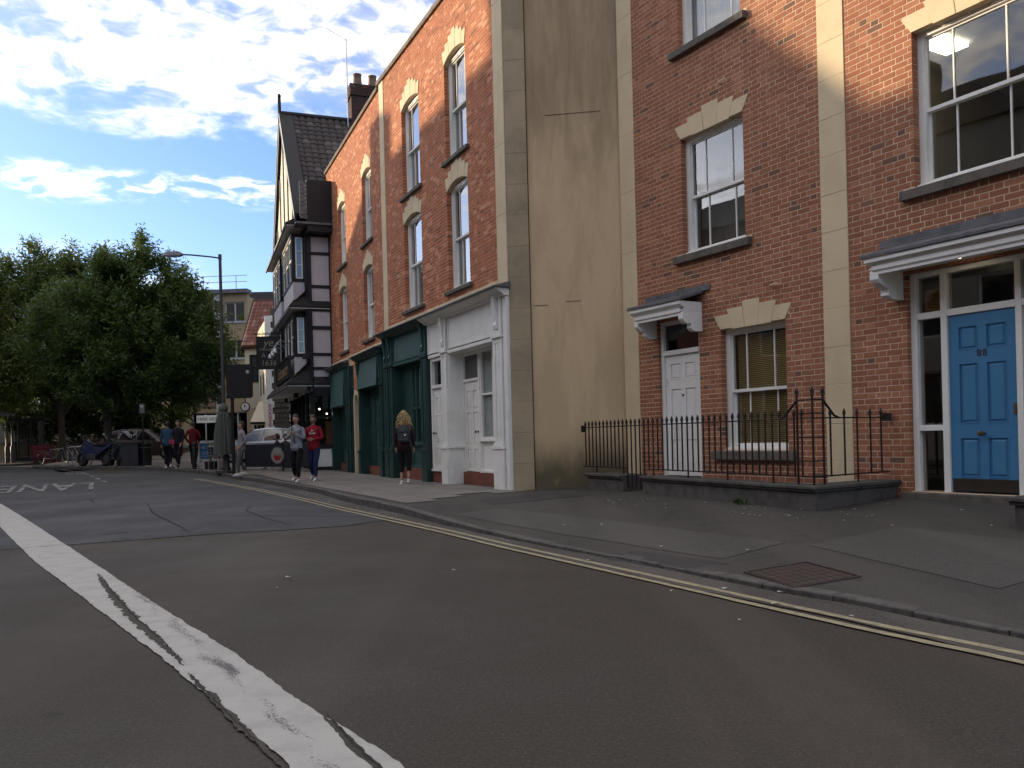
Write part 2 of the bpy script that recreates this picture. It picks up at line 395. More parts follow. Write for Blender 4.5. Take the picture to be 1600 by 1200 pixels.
def sash_window(parent, s0, s1, z0, z1, yw=-.11, fill=None, bars=(.27, .73), rail=.5, curtain=True, glass=None, mat=None, head=.09, depth=.7, lower_curtain=True, room=True, vents=True):
    mat = mat or m_white; glass = glass or m_glass
    W = MB(); jw = .085
    W.box(s0, s0+jw, yw-.12, yw, z0, z1); W.box(s1-jw, s1, yw-.12, yw, z0, z1)
    W.box(s0+jw, s1-jw, yw-.12, yw, z1-head, z1); W.box(s0-.0, s1+.0, yw-.12, yw+.07, z0-.0, z0+.035)
    win = W.build('window', mat, parent, bevel=.003)
    a, b = s0+jw-.02, s1-jw+.02; zt, zb = z1-head+.015, z0+.03; zr = zb+(zt-zb)*rail; fwid = .042
    for nm, lo, hi, y in (('upper_sash', zr-.02, zt, yw-.035), ('lower_sash', zb, zr+.02, yw-.085)):
        m = MB().frame(a, b, lo, hi, fwid, y-.04, y, wb=.07 if nm == 'lower_sash' else .045)
        for t in bars: x = a+(b-a)*t; m.box(x-.010, x+.010, y-.03, y-.004, lo+.045, hi-fwid)
        m.build(nm, mat, win, bevel=.002)
        e = [a+fwid]+[a+(b-a)*t for t in bars]+[b-fwid]
        for l, r in zip(e, e[1:]):
            MB().quad((l, y-.02, lo+.04), (r, y-.02, lo+.04), (r, y-.02, hi-.04), (l, y-.02, hi-.04)).build('pane', glass, win, fix=False)
    if vents:
        for t in (.22, .66):
            x = a+(b-a)*t; MB().box(x-.17, x+.17, yw, yw+.018, zt+.008, zt+.04).build('trickle_vent', m_lead if vents == 'dark' else mat, win, bevel=.003)
    if room:
        y1, y0 = yw-.12, yw-depth
        m = MB(); m.quad((s0, y0, z0), (s1, y0, z0), (s1, y0, z1), (s0, y0, z1)); m.quad((s0, y1, z0), (s1, y1, z0), (s1, y0, z0), (s0, y0, z0))
        m.quad((s0, y1, z1), (s1, y1, z1), (s1, y0, z1), (s0, y0, z1)); m.quad((s0, y1, z0), (s0, y0, z0), (s0, y0, z1), (s0, y1, z1)); m.quad((s1, y1, z0), (s1, y0, z0), (s1, y0, z1), (s1, y1, z1))
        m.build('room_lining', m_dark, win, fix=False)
    if curtain:
        z_hi = zt if curtain == 'full' else zr+.05
        n = 34; pts = []
        for i in range(n+1): x = a+(b-a)*i/n; pts.append((x, yw-.19+.014*math.sin(i*1.9)))
        m = MB()
        for p, q in zip(pts, pts[1:]): m.quad((p[0], p[1], zb), (q[0], q[1], zb), (q[0], q[1], z_hi), (p[0], p[1], z_hi))
        m.build('curtain', m_net, win, fix=False)
    return win
def panel_door(parent, s0, s1, z0, z1, y, mat, panels, th=.045, name='door'):
    """panels in fractions of the leaf (a,b,c,d)"""
    Wd, Ht = s1-s0, z1-z0
    holes = [(s0+Wd*a, s0+Wd*b, z0+Ht*c, z0+Ht*d) for a, b, c, d in panels]
    d = wall_mesh(MB(), s0, s1, z0, z1, holes, y-.016, y).box(s0, s1, y-th, y-.0165, z0, z1).build(name, mat, parent)
    for h in holes:
        m = MB(); e = .018
        m.frustum(h[0]+e, h[1]-e, y-.0163, y-.003, h[2]+e, h[3]-e, .020)
        m.build('panel', mat, d)
        MB().frame(h[0]-.006, h[1]+.006, h[2]-.006, h[3]+.006, .009, y-.008, y+.005).build('panel_moulding', mat, d)
    return d
SIX = [(.15, .43, .80, .93), (.57, .85, .80, .93), (.15, .43, .385, .72), (.57, .85, .385, .72), (.15, .43, .08, .30), (.57, .85, .08, .30)]
# ================================================================== GROUND
def asphalt(name, ca, cb, agg, blotch=.3, crack=0., tint=(.05, .03, .02)):
    m, nt, b = base_mat(name)
    gp = N(nt, 'ShaderNodeNewGeometry').outputs['Position']
    n1 = MATH(nt, 'ADD', MATH(nt, 'MULTIPLY', NOISE(nt, gp, 150, 3, .75), .6), MATH(nt, 'MULTIPLY', NOISE(nt, gp, 52, 3, .7), .4)); n2 = NOISE(nt, gp, .55, 5, .6); n3 = NOISE(nt, gp, 7, 5, .65)
    v = N(nt, 'ShaderNodeTexVoronoi'); v.inputs['Scale'].default_value = 95; lk(nt, gp, v.inputs['Vector'])
    c = mixc(nt, MAPR(nt, n1, .42, .58), tuple(x*1.12 for x in ca), tuple(x*.85 for x in cb))
    vs = N(nt, 'ShaderNodeSeparateColor'); lk(nt, v.outputs['Color'], vs.inputs[0])
    c = mixc(nt, MATH(nt, 'MULTIPLY', MAPR(nt, vs.outputs[0], .88, .97, 0, .8), MAPR(nt, v.outputs['Distance'], .42, .22)), c, agg)
    c = mixc(nt, MAPR(nt, n2, .40, .68, 0, blotch), c, tint)
    c = mixc(nt, MAPR(nt, n3, .5, .75, 0, .34), c, tuple(x*.5 for x in ca))
    wt = N(nt, 'ShaderNodeMapping'); wt.inputs['Rotation'].default_value = (0, 0, R(-25)); wt.inputs['Scale'].default_value = (1.1, .09, 1); lk(nt, gp, wt.inputs[0])
    c = mixc(nt, MAPR(nt, NOISE(nt, wt.outputs[0], 1., 3, .5), .46, .62, 0, .30), c, tuple(x*1.5 for x in ca))
    c = mixc(nt, MAPR(nt, NOISE(nt, gp, 2.3, 2, .5, 1.), .70, .74, 0, .5), c, tuple(x*.4 for x in ca))
    if crack:
        wv = N(nt, 'ShaderNodeVectorMath', operation='ADD'); lk(nt, gp, wv.inputs[0])
        nn = N(nt, 'ShaderNodeTexNoise'); nn.inputs['Scale'].default_value = 1.7; lk(nt, gp, nn.inputs['Vector']); lk(nt, nn.outputs['Color'], wv.inputs[1])
        vo = N(nt, 'ShaderNodeTexVoronoi', feature='DISTANCE_TO_EDGE'); vo.inputs['Scale'].default_value = .33; lk(nt, wv.outputs[0], vo.inputs['Vector'])
        c = mixc(nt, MATH(nt, 'MULTIPLY', MAPR(nt, vo.outputs['Distance'], .010, .003), MAPR(nt, n2, .48, .56, 0, crack)), c, (.012, .012, .012))
    lk(nt, c, b.inputs['Base Color'])
    lk(nt, MAPR(nt, n2, .3, .7, .68, .86), b.inputs['Roughness']); b.inputs['Specular IOR Level'].default_value = .38
    bump(nt, b, MATH(nt, 'ADD', n1, MATH(nt, 'MULTIPLY', v.outputs['Distance'], .6)), .9, .006)
    return m
m_road = asphalt('brown_worn_asphalt', (.060, .049, .036), (.0235, .0195, .015), (.16, .14, .115), .34, 0., (.060, .046, .032))
m_road_far = asphalt('grey_asphalt', (.052, .053, .055), (.031, .032, .034), (.14, .14, .14), .22, .8, (.038, .039, .043))
m_pave = asphalt('pavement_asphalt', (.066, .060, .051), (.039, .036, .031), (.22, .20, .18), .30, .35, (.046, .043, .041))
m_patch = asphalt('pavement_patch_asphalt', (.084, .077, .069), (.054, .050, .046), (.2, .19, .17), .2, 0, (.06, .055, .05))
m_patch2 = asphalt('dark_patch_asphalt', (.048, .044, .042), (.030, .028, .027), (.15, .14, .13), .2, 0, (.035, .033, .032))
m_gutter = asphalt('gutter_grit', (.095, .085, .072), (.045, .040, .034), (.34, .31, .27), .35, 0, (.03, .027, .024))
m_kerb = M('kerb_granite', (.115, .105, .095), .8, (.060, .055, .052), 9, bs=90, bmp=.4, dirt=.35)
m_slab = M('pale_paving', (.205, .185, .16), .85, (.165, .15, .132), 1.1, bs=70, bmp=.2, dirt=.18)
m_slab2 = M('pale_paving_b', (.18, .165, .145), .85, (.15, .135, .12), 1.3, bs=70, bmp=.2, dirt=.22)
m_yellow = M('yellow_line_paint', (.36, .315, .19), .75, (.24, .21, .14), 12, thr=(.40, .66), bs=120, bmp=.2, dirt=.7)

def grid_sheet(name, x0, x1, y0, y1, nx, ny, dz, mat):
    v = []; f = []
    for j in range(ny+1):
        for i in range(nx+1):
            x = x0+(x1-x0)*i/nx; y = y0+(y1-y0)*j/ny; v.append((x, y, g(x, y)+dz))
    for j in range(ny):
        for i in range(nx): a = j*(nx+1)+i; f.append((a, a+1, a+nx+2, a+nx+1))
    m = MB(); m.v = v; m.f = f; return struct(m.build(name, mat, fix=False))
gr = grid_sheet('ground', -700, 700, -500, 900, 140, 140, -.06, m_pave)
grid_sheet('road', -62, 8, -34, 74, 140, 150, 0., m_road)
# resurfaced grey stretch beyond the joint that crosses the street
jl = [(-9.0, 7.2), (-5.89, 9.74), (-5.26, 10.08), (-4.5, 10.55), (-3.88, 10.91), (-3.0, 11.2), (-2.29, 11.54), (-1.72, 12.39), (-1.45, 12.6)]
def lerp2(a, b, t): return (a[0]+(b[0]-a[0])*t, a[1]+(b[1]-a[1])*t)
def dense(pl, step=.4, jit=0., rnd=None):
    out = []
    for a, b in zip(pl, pl[1:]):
        n = max(1, int(math.hypot(b[0]-a[0], b[1]-a[1])/step))
        for i in range(n):
            p = lerp2(a, b, i/n); out.append((p[0]+(rnd.uniform(-jit, jit) if rnd else 0), p[1]+(rnd.uniform(-jit, jit) if rnd else 0)))
    out.append(pl[-1]); return out
rj = random.Random(5)
KERB = [(4.55, .2), (3.6, 2.6), (2.70, 4.54), (2.19, 5.56), (1.72, 6.29), (1.40, 6.92), (.96, 7.72), (.48, 8.58), (-.03, 9.5), (-.42, 10.3), (-.87, 11.21), (-1.55, 12.75), (-2.36, 14.48), (-3.3, 16.4), (-4.3, 18.9), (-5.43, 21.1), (-6.5, 23.2), (-7.9, 25.6), (-9.4, 27.9), (-11.0, 30.0), (-12.8, 31.7), (-14.6, 32.7), (-16.6, 33.6), (-18.6, 34.8), (-20.2, 36.1), (-21.6, 38.2)]
def far_kerb():
    J_ = dense(jl, .25, .035, rj); n = len(J_)
    tgt = dense([(-30, 10), (-30, 24), (-28, 40), (-24, 52), (-22, 40), (-18.6, 34.6), (-14.6, 32.6), (-11.0, 29.9), (-7.9, 25.5), (-5.43, 21.0), (-3.3, 16.3), (-2.36, 14.3), (-1.62, 12.75)], .5)
    m = MB(); K = 46; L = len(tgt)
    v = []; 
    for i in range(n):
        a = J_[i]; b = tgt[min(L-1, round(i*(L-1)/(n-1)))]
        for k in range(K+1):
            p = lerp2(a, b, k/K); v.append((p[0], p[1], g(*p)+.004+.004*(1 if 0 else 0)))
    f = []
    for i in range(n-1):
        for k in range(K): q = i*(K+1)+k; f.append((q, q+K+1, q+K+2, q+1))
    m.v = v; m.f = f; return m
struct(far_kerb().build('road_resurfacing', m_road_far, fix=False))
def strip(pl, w0, w1, dz, seg=.25, jit=0., seed=1):
    """flat band alongside a polyline, offset w0..w1 to its left"""
    rnd = random.Random(seed); P = dense(pl, seg); m = MB(); n = len(P); rows = []
    for i, p in enumerate(P):
        a, b = P[max(i-1, 0)], P[min(i+1, n-1)]; d = Vector((b[0]-a[0], b[1]-a[1])).normalized(); nn = Vector((-d.y, d.x))
        r = []
        for w_ in (w0, w1):
            q = (p[0]+nn.x*(w_+rnd.uniform(-jit, jit)), p[1]+nn.y*(w_+rnd.uniform(-jit, jit))); r.append((q[0], q[1], g(*q)+dz))
        rows.append(r)
    for a, b in zip(rows, rows[1:]): m.quad(a[0], a[1], b[1], b[0])
    return m
# road side is to the left of the kerb polyline
struct(strip(KERB[:18], .02, .40, .008, jit=.03).build('gutter', m_gutter, fix=False))
YL = [(4.3, .2), (3.35, 2.6), (2.49, 4.19), (2.08, 4.88), (1.6, 5.78), (1.15, 6.65), (.6, 7.7), (-.03, 8.89), (-.45, 9.75), (-.82, 10.51), (-1.73, 12.25), (-3.04, 14.75), (-4.0, 16.7), (-5.19, 19.0), (-6.2, 20.9), (-7.35, 22.9), (-8.8, 25.2), (-9.9, 26.7)]
struct(strip(YL, .075, .138, .010, .12, .004, 2).build('yellow_line', m_yellow, fix=False))
struct(strip(YL, -.078, -.015, .010, .12, .004, 3).build('yellow_line', m_yellow, fix=False))
# pavement : loft kerb -> walls
def wallpt(x): return x
WALL = []
def zk(x, y): return g(x, y)+.035+.075*ss((y-9)/5)
PV = []
wallpts = [(14, 1.0, .30), (11.8, 1.2, .30), (9.0, 4.6, .30), (8.2, 6.0, .30), (7.0, 8.0, .30), (6.2, 9.0, .30), (5.6, 10.2, .30), (4.6, 11.8, .30), (3.0, 14.6, .29), (2.1, 15.9, .25), (.5, 16.1, .19), (-.5, 17.8, .17), (-2.0, 20.9, .16), (-3.0, 23.0, .17), (-4.2, 25.6, .17), (-5.4, 28.4, .17), (-7.0, 31.0, .19), (-8.5, 34.0, .22), (-9.5, 37.0, .26), (-10.5, 40.5, .34), (-12, 43, .42), (-14, 45, .5), (-16.5, 46, .55), (-19, 46.5, .58), (-21, 46.5, .6), (-22.5, 46, .6)]
nW = len(KERB)
V = []; Fc = []; K = 14
kd = KERB
for i in range(nW):
    kx, ky = kd[i]; wx, wy, wz = wallpts[i]
    for k in range(K+1):
        t = k/K; x = kx+(wx-kx)*t; y = ky+(wy-ky)*t; z0 = zk(kx, ky)
        V.append((x, y, z0+(wz-z0)*(t**.8)))
for i in range(nW-1):
    for k in range(K): a = i*(K+1)+k; Fc.append((a, a+1, a+K+2, a+K+1))
m = MB(); m.v = V; m.f = Fc; pav = struct(m.build('pavement', m_pave, fix=False, smooth=False))
pme = pav.data
from mathutils.bvhtree import BVHTree
bvh = BVHTree.FromPolygons([v.co for v in pme.vertices], [tuple(p.vertices) for p in pme.polygons])
def gz(x, y):
    h = bvh.ray_cast(Vector((x, y, 5)), Vector((0, 0, -1)))
    return h[0].z if h[0] else g(x, y)
# kerb stones, one by one where they read singly
kp = dense(KERB, .05); acc = 0; start = kp[0]; idx = 0; ks = struct(MB().box(4.7, 4.71, -.2, -.19, -.05, -.04).build('kerb', m_kerb))
cum = [0]
for a, b in zip(kp, kp[1:]): cum.append(cum[-1]+math.hypot(b[0]-a[0], b[1]-a[1]))
def kat(d):
    import bisect
    i = min(len(cum)-2, max(0, bisect.bisect_right(cum, d)-1)); t = (d-cum[i])/max(1e-6, cum[i+1]-cum[i]); return lerp2(kp[i], kp[i+1], t)
d = 0.; rk = random.Random(9)
while d < cum[-1]-1:
    ln = .91 if kat(d)[1] > 9 else .60
    a, b = kat(d), kat(d+ln-.005); za, zb = zk(*a), zk(*b)
    dx, dy = b[0]-a[0], b[1]-a[1]; L_ = math.hypot(dx, dy); ux, uy = dx/L_, dy/L_; nx_, ny_ = uy, -ux
    w0, w1 = -.005+rk.uniform(-.006, .006), .125
    lo = min(g(*a), g(*b))-.05; e = .006+rk.uniform(-.004, .004)
    A = [(a[0]+nx_*w0, a[1]+ny_*w0), (b[0]+nx_*w0, b[1]+ny_*w0), (b[0]+nx_*w1, b[1]+ny_*w1), (a[0]+nx_*w1, a[1]+ny_*w1)]
    mm = MB(); mm.v = [(p[0], p[1], lo) for p in A]+[(A[0][0], A[0][1], za+e), (A[1][0], A[1][1], zb+e), (A[2][0], A[2][1], zb+e+.003), (A[3][0], A[3][1], za+e+.003)]
    mm.f = [(0, 3, 2, 1), (4, 5, 6, 7), (0, 1, 5, 4), (1, 2, 6, 5), (2, 3, 7, 6), (3, 0, 4, 7)]
    mm.build('kerb_stone', m_kerb, ks, bevel=.008); d += ln
# pale paved area in front of the shops
def on_pave(pts, dz): return [(x, y, gz(x, y)+dz) for x, y in pts]
sl = MB(); sl2 = MB()
edgeA, edgeB = Vector((-1.75, 13.15)), Vector((.12, 15.5))
cutn = (edgeB-edgeA).normalized(); cutn = Vector((-cutn.y, cutn.x))
du = Vector((-.4305, .9026)); dv = Vector((-.9026, -.4305)); o0 = Vector((0.2, 14.8)); rs = random.Random(4)
for i in range(-8, 42):
    v0 = -1.2
    for jx in range(0, 16):
        s0_ = i*.9; w_ = .62; s_off = .45*(jx % 2)
        c = o0+du*(s0_+s_off+.45)+dv*(jx*w_-.6)
        if (c-edgeA).dot(cutn) < .25: continue
        # inside kerb?
        best = min(range(len(kp)), key=lambda q: (kp[q][0]-c.x)**2+(kp[q][1]-c.y)**2); q = kp[best]; q2 = kp[min(best+1, len(kp)-1)]
        dd = (q2[0]-q[0])*(c.y-q[1])-(q2[1]-q[1])*(c.x-q[0]); dist = math.hypot(c.x-q[0], c.y-q[1])
        if dd > 0 or dist < .36: continue
        sA = wl(FA, c.x, c.y)
        if sA[1] < -1.0 or c.y > 46: continue
        a = c-du*.445-dv*.304; b = c+du*.445-dv*.304; e = c+du*.445+dv*.304; f_ = c-du*.445+dv*.304
        if any(bvh.ray_cast(Vector((p.x, p.y, 5)), Vector((0, 0, -1)))[0] is None for p in (a, b, e, f_)): continue
        (sl if rs.random() < .6 else sl2).poly([(p.x, p.y, gz(p.x, p.y)+.010+rs.uniform(-.001, .0015)) for p in (a, b, e, f_)])
pp = sl.build('paving_slabs', m_slab, pav, fix=False, kind='stuff'); sl2.build('paving_slabs', m_slab2, pav, fix=False, kind='stuff')
# tarmac trims and trench patches on the near pavement
def patch(pts, mat, dz, nm='pavement_patch'):
    m = MB(); P = dense(list(pts)+[pts[0]], .25, .012, rs)[:-1]
    c = (sum(p[0] for p in P)/len(P), sum(p[1] for p in P)/len(P)); n = len(P); rings = 5
    for r_ in range(rings):
        t0, t1 = r_/rings, (r_+1)/rings
        for i in range(n):
            a, b = P[i], P[(i+1) % n]
            q = [lerp2(c, a, t0), lerp2(c, b, t0), lerp2(c, b, t1), lerp2(c, a, t1)]
            z = [(x, y, gz(x, y)+dz) for x, y in q]
            if r_ == 0: m.poly([z[0], z[2], z[3]])
            else: m.poly(z)
    return m.build(nm, mat, pav, fix=False)
patch([(1.75, 7.2), (2.45, 7.75), (.9, 10.6), (-.2, 12.4), (-.85, 11.9), (.6, 9.2)], m_patch, .004)
patch([(3.1, 5.5), (4.6, 6.3), (3.7, 8.2), (2.6, 7.55)], m_patch, .004)
patch([(-.3, 13.0), (1.3, 13.7), (.6, 14.6), (-.6, 14.0)], m_patch2, .004)
patch([(1.45, 6.75), (1.75, 7.0), (1.1, 8.0), (.8, 7.75)], m_patch2, .006)
# painted centre line : worn thermoplastic with a crack running along it
def line_mat():
    m, nt, b = base_mat('worn_white_line')
    gp = N(nt, 'ShaderNodeNewGeometry').outputs['Position']
    mp = N(nt, 'ShaderNodeMapping'); mp.inputs['Rotation'].default_value = (0, 0, R(53)); lk(nt, gp, mp.inputs[0])
    sp = N(nt, 'ShaderNodeMapping'); sp.inputs['Scale'].default_value = (16, 38, 1); lk(nt, mp.outputs[0], sp.inputs[0])
    fine = NOISE(nt, sp.outputs[0], 2.3, 6, .82); grain = NOISE(nt, gp, 160, 3, .7)
    lowp = N(nt, 'ShaderNodeMapping'); lowp.inputs['Scale'].default_value = (1.2, 7, 1); lk(nt, mp.outputs[0], lowp.inputs[0])
    low = NOISE(nt, lowp.outputs[0], 1.0, 3, .6)
    # tyre scuffing runs in one narrow streak along the line
    P1, P2 = Vector((-2.54, 6.0)), Vector((-.70, 3.05)); dn = (P2-P1).normalized(); nv_ = Vector((-dn.y, dn.x))
    dp = N(nt, 'ShaderNodeVectorMath', operation='DOT_PRODUCT'); lk(nt, gp, dp.inputs[0]); dp.inputs[1].default_value = (nv_.x, nv_.y, 0)
    dist = MATH(nt, 'ABSOLUTE', MATH(nt, 'ADD', MATH(nt, 'SUBTRACT', dp.outputs['Value'], P1.dot(nv_)), MATH(nt, 'MULTIPLY', MATH(nt, 'SUBTRACT', NOISE(nt, gp, 2.2, 2), .5), .12)))
    streak = MAPR(nt, dist, .10, .0, 0., .30)
    k = MATH(nt, 'ADD', MATH(nt, 'ADD', MATH(nt, 'MULTIPLY', low, .75), fine), streak)
    c = mixc(nt, MAPR(nt, NOISE(nt, gp, 5, 5, .65), .4, .7), (.42, .41, .365), (.34, .33, .295))
    c = mixc(nt, MAPR(nt, grain, .45, .8, 0, .4), c, (.24, .23, .21))
    c = mixc(nt, MAPR(nt, k, 1.13, 1.24, 0, .90), c, (.055, .05, .045))
    lk(nt, c, b.inputs['Base Color']); b.inputs['Roughness'].default_value = .7; bump(nt, b, grain, .3, .004); return m
wr = [(-.25, 2.4), (-.40, 2.98), (-.76, 3.48), (-.99, 3.8), (-1.62, 4.71), (-2.65, 6.22), (-4.98, 9.46), (-10.37, 17.19), (-13.9, 22.6)]
wlft = [(-.66, 2.4), (-.81, 3.01), (-1.0, 3.27), (-1.20, 3.56), (-1.69, 4.32), (-2.76, 5.81)]
def ribbon(lf, rt, dz, seg=.08, jit=.006, seed=2):
    rnd = random.Random(seed); n = max(len(dense(lf, seg)), 60)
    def samp(pl, t):
        c = [0]
        for a, b in zip(pl, pl[1:]): c.append(c[-1]+math.hypot(b[0]-a[0], b[1]-a[1]))
        d = t*c[-1]
        for i in range(len(pl)-1):
            if d <= c[i+1] or i == len(pl)-2: return lerp2(pl[i], pl[i+1], (d-c[i])/max(1e-9, c[i+1]-c[i]))
    m = MB(); pr = None; ja = jb = 0
    for i in range(n+1):
        ja = ja*.45+rnd.uniform(-jit, jit)*.7; jb = jb*.45+rnd.uniform(-jit, jit)*.7
        a, b = samp(lf, i/n), samp(rt, i/n); a = (a[0]+ja, a[1]+ja); b = (b[0]+jb, b[1]+jb)
        A, B = (a[0], a[1], g(*a)+dz), (b[0], b[1], g(*b)+dz)
        if pr: m.quad(pr[0], pr[1], B, A)
        pr = (A, B)
    return m
wl_l = [(-.66, 2.4), (-.81, 3.01), (-1.20, 3.56), (-1.72, 4.32), (-2.80, 5.81), (-4.95, 8.75), (-8.05, 13.25), (-10.95, 17.4), (-14.4, 22.4)]
wl_r = [(-.25, 2.4), (-.40, 2.98), (-.99, 3.8), (-1.58, 4.71), (-2.58, 6.12), (-4.62, 9.08), (-7.75, 13.6), (-10.62, 17.7), (-14.2, 22.7)]
ln = struct(ribbon(wl_l, wl_r, .0075, .04, .006).build('centre_line', line_mat(), fix=False))
m_crack = M('road_crack', (.020, .018, .016), .95, (.05, .045, .04), 30)
def crack(pl, w_, seed, name='road_crack', dz=.0105, mat=None, jit=.0045):
    rnd = random.Random(seed); P = dense(pl, .025, jit, rnd); m = MB(); n = len(P)
    prev = None; ra = rb = .5
    for i, p in enumerate(P):
        t = abs(math.sin(math.pi*i/(n-1)))**.6; ra = ra*.6+rnd.uniform(0, .8); rb = rb*.6+rnd.uniform(0, .8)
        a, b = P[max(i-2, 0)], P[min(i+2, n-1)]; d = Vector((b[0]-a[0], b[1]-a[1])).normalized(); nn = Vector((-d.y, d.x))*w_*t/2
        q = ((p[0]-nn.x*ra, p[1]-nn.y*ra, g(*p)+dz), (p[0]+nn.x*rb, p[1]+nn.y*rb, g(*p)+dz))
        if prev: m.quad(prev[0], prev[1], q[1], q[0])
        prev = q
    return struct(m.build(name, mat or m_crack, fix=False))
# wide ragged gaps where the paint has gone, with a dark split along them
C1 = [(-3.79, 7.72), (-3.21, 6.73), (-2.55, 5.66), (-2.09, 4.98), (-1.73, 4.41)]; C2 = [(-1.66, 4.28), (-1.26, 3.65), (-.98, 3.22), (-.80, 2.95)]; C3 = [(-.83, 3.59), (-.62, 3.18), (-.51, 2.99), (-.40, 2.78)]
crack(C1, .062, 1, 'paint_gap', .0092, m_road, .007); crack(C2, .040, 2, 'paint_gap', .0092, m_road, .006); crack(C3, .034, 3, 'paint_gap', .0092, m_road, .006)
crack([(x+.012, y+.01) for x, y in C1], .014, 4); crack([(x+.008, y+.006) for x, y in C3], .016, 5); crack(C2[:3], .008, 6)
crack([(-4.2, 11.0), (-4.7, 12.0), (-5.4, 13.2), (-6.2, 14.6), (-7.4, 17.2)], .032, 4, dz=.010)
crack([(-2.9, 11.5), (-3.8, 13.0), (-4.6, 14.6), (-5.0, 16.4)], .024, 5, dz=.010); crack([(-1.9, 12.7), (-3.2, 13.2), (-5.2, 13.9)], .03, 6, dz=.010)
crack(jl[1:], .03, 7, dz=.010)
# markings farther down the street: letters painted for drivers coming towards us
m_mark = M('faded_white_marking', (.26, .26, .25), .75, (.10, .10, .10), 3, thr=(.42, .54), bs=90, dirt=.8)
def road_text(txt, cx, cy, size, stretch, rot):
    me = text_mesh(txt, size, 0., 0., 1.05, .010); me.materials.clear(); me.materials.append(m_mark)
    T = Matrix.Translation((cx, cy, 0)) @ Matrix.Rotation(rot, 4, 'Z') @ Matrix.Diagonal((1, stretch, 1, 1)); me.transform(T)
    bm = bmesh.new(); bm.from_mesh(me)
    for _ in range(2): bmesh.ops.subdivide_edges(bm, edges=[e for e in bm.edges if e.calc_length() > .5], cuts=2)
    bmesh.ops.triangulate(bm, faces=bm.faces)
    for v in bm.verts: v.co.z = g(v.co.x, v.co.y)+.018
    bm.to_mesh(me); bm.free()
    o = bpy.data.objects.new('road_lettering', me); C.objects.link(o); struct(o); return o
rot = R(180+26)
road_text('LANE', -12.75, 23.3, .95, 3.9, rot); road_text('BUS', -14.9, 29.0, .36, 5.0, rot)
for i in range(9):
    t = i/8; x, y = -17.7+(-12.1+17.7)*t, 33.6+(25.2-33.6)*t
    dd = Vector((5.6, -8.4)).normalized()*.34; nn = Vector((-dd.y, dd.x)).normalized()*.06
    pts = [(x-dd.x-nn.x, y-dd.y-nn.y), (x+dd.x-nn.x, y+dd.y-nn.y), (x+dd.x+nn.x, y+dd.y+nn.y), (x-dd.x+nn.x, y-dd.y+nn.y)]
    struct(MB().poly([(a, b, g(a, b)+.016) for a, b in pts]).build('lane_dash', m_mark, fix=False))
struct(strip([(-23.5, 37.5), (-21.0, 34.3)], -.08, .08, .018).build('lane_line', m_mark, fix=False))
struct(strip([(-19.2, 28.6), (-17.0, 29.1)], -.07, .07, .018).build('lane_line', m_mark, fix=False))
# far kerb and pavement across the side street, and the pale crossing beyond
def slabpoly(name, pts, h, mat):
    m = MB(); n = len(pts); top = [(x, y, g(x, y)+h) for x, y in pts]; bot = [(x, y, g(x, y)-.1) for x, y in pts]
    m.poly(top)
    for i in range(n): j = (i+1) % n; m.quad(bot[i], bot[j], top[j], top[i])
    return struct(m.build(name, mat, fix=True))
slabpoly('far_pavement', [(-64, 41.5), (-46, 41.3), (-36, 41.2), (-29, 41.2), (-24.5, 41.8), (-23.8, 44), (-26, 50), (-46, 62), (-64, 62)], .10, m_pave)
slabpoly('plaza_paving', [(-23, 46.2), (-17, 45.5), (-12, 43.8), (-8, 41.0), (-4, 50), (-12, 62), (-24, 66), (-34, 60)], .12, m_slab2)
# red cast inspection cover and litter on the near pavement
_n = bvh.ray_cast(Vector((2.13, 6.36, 5)), Vector((0, 0, -1)))[1]
cov = thing('inspection_cover', 'rusty red rectangular inspection cover set into the dark pavement near the kerb', 'manhole cover', (2.13, 6.36, gz(2.13, 6.36)+.003), R(-17)); cov.rotation_euler = ((_n if _n.z > 0 else -_n).to_track_quat('Z', 'Y').to_matrix() @ Matrix.Rotation(R(-17), 3, 'Z')).to_euler(); cov.location.z = gz(2.13, 6.36)+.001
m_cov = M('rusty_cover', (.062, .043, .035), .7, (.045, .036, .031), 8, bs=60, bmp=.4)
MB().frame(-.33, .33, -.27, .27, .02, 0, 1).build('tmp', m_cov)
bpy.data.objects.remove(bpy.data.objects['tmp'])
cm = MB(); cm.box(-.33, .33, -.28, -.265, 0, .010).box(-.33, .33, .265, .28, 0, .010).box(-.33, -.315, -.265, .265, 0, .010).box(.315, .33, -.265, .265, 0, .010); cm.build('frame', m_cov, cov)
for i in range(6):
    for j in range(7):
        MB().box(-.30+i*.10+.004, -.30+(i+1)*.10-.004, -.25+j*.0714+.003, -.25+(j+1)*.0714-.003, 0, .007).build('cover_tile', m_cov, cov)
m_litter = M('litter_paper', (.55, .54, .50), .8)
lt = MB(); rl = random.Random(12)
for i in range(95):
    if rl.random() < .45: p = kat(rl.uniform(2, 22)); x, y = p[0]-rl.uniform(.02, .35), p[1]-rl.uniform(.0, .2); z = g(x, y)+.016
    elif rl.random() < .7: x = rl.uniform(.5, 5.5); y = rl.uniform(5, 12); z = gz(x, y)+.012
    else: x = rl.uniform(-3, 1.5); y = rl.uniform(3, 11); z = g(x, y)+.016
    if rl.random() < .4 and y < 12: x, y = fw(FR, rl.uniform(.2, 5), rl.uniform(1.55, 2.3)); z = gz(x, y)+.01
    a = rl.uniform(0, 6.3); l, w_ = rl.uniform(.006, .028), rl.uniform(.005, .014)
    ca, sa = math.cos(a), math.sin(a)
    lt.poly([(x+ca*l-sa*w_, y+sa*l+ca*w_, z), (x-ca*l-sa*w_, y-sa*l+ca*w_, z+.004), (x-ca*l+sa*w_*.6, y-sa*l-ca*w_, z), (x+ca*l+sa*w_, y+sa*l-ca*w_, z+.006)])
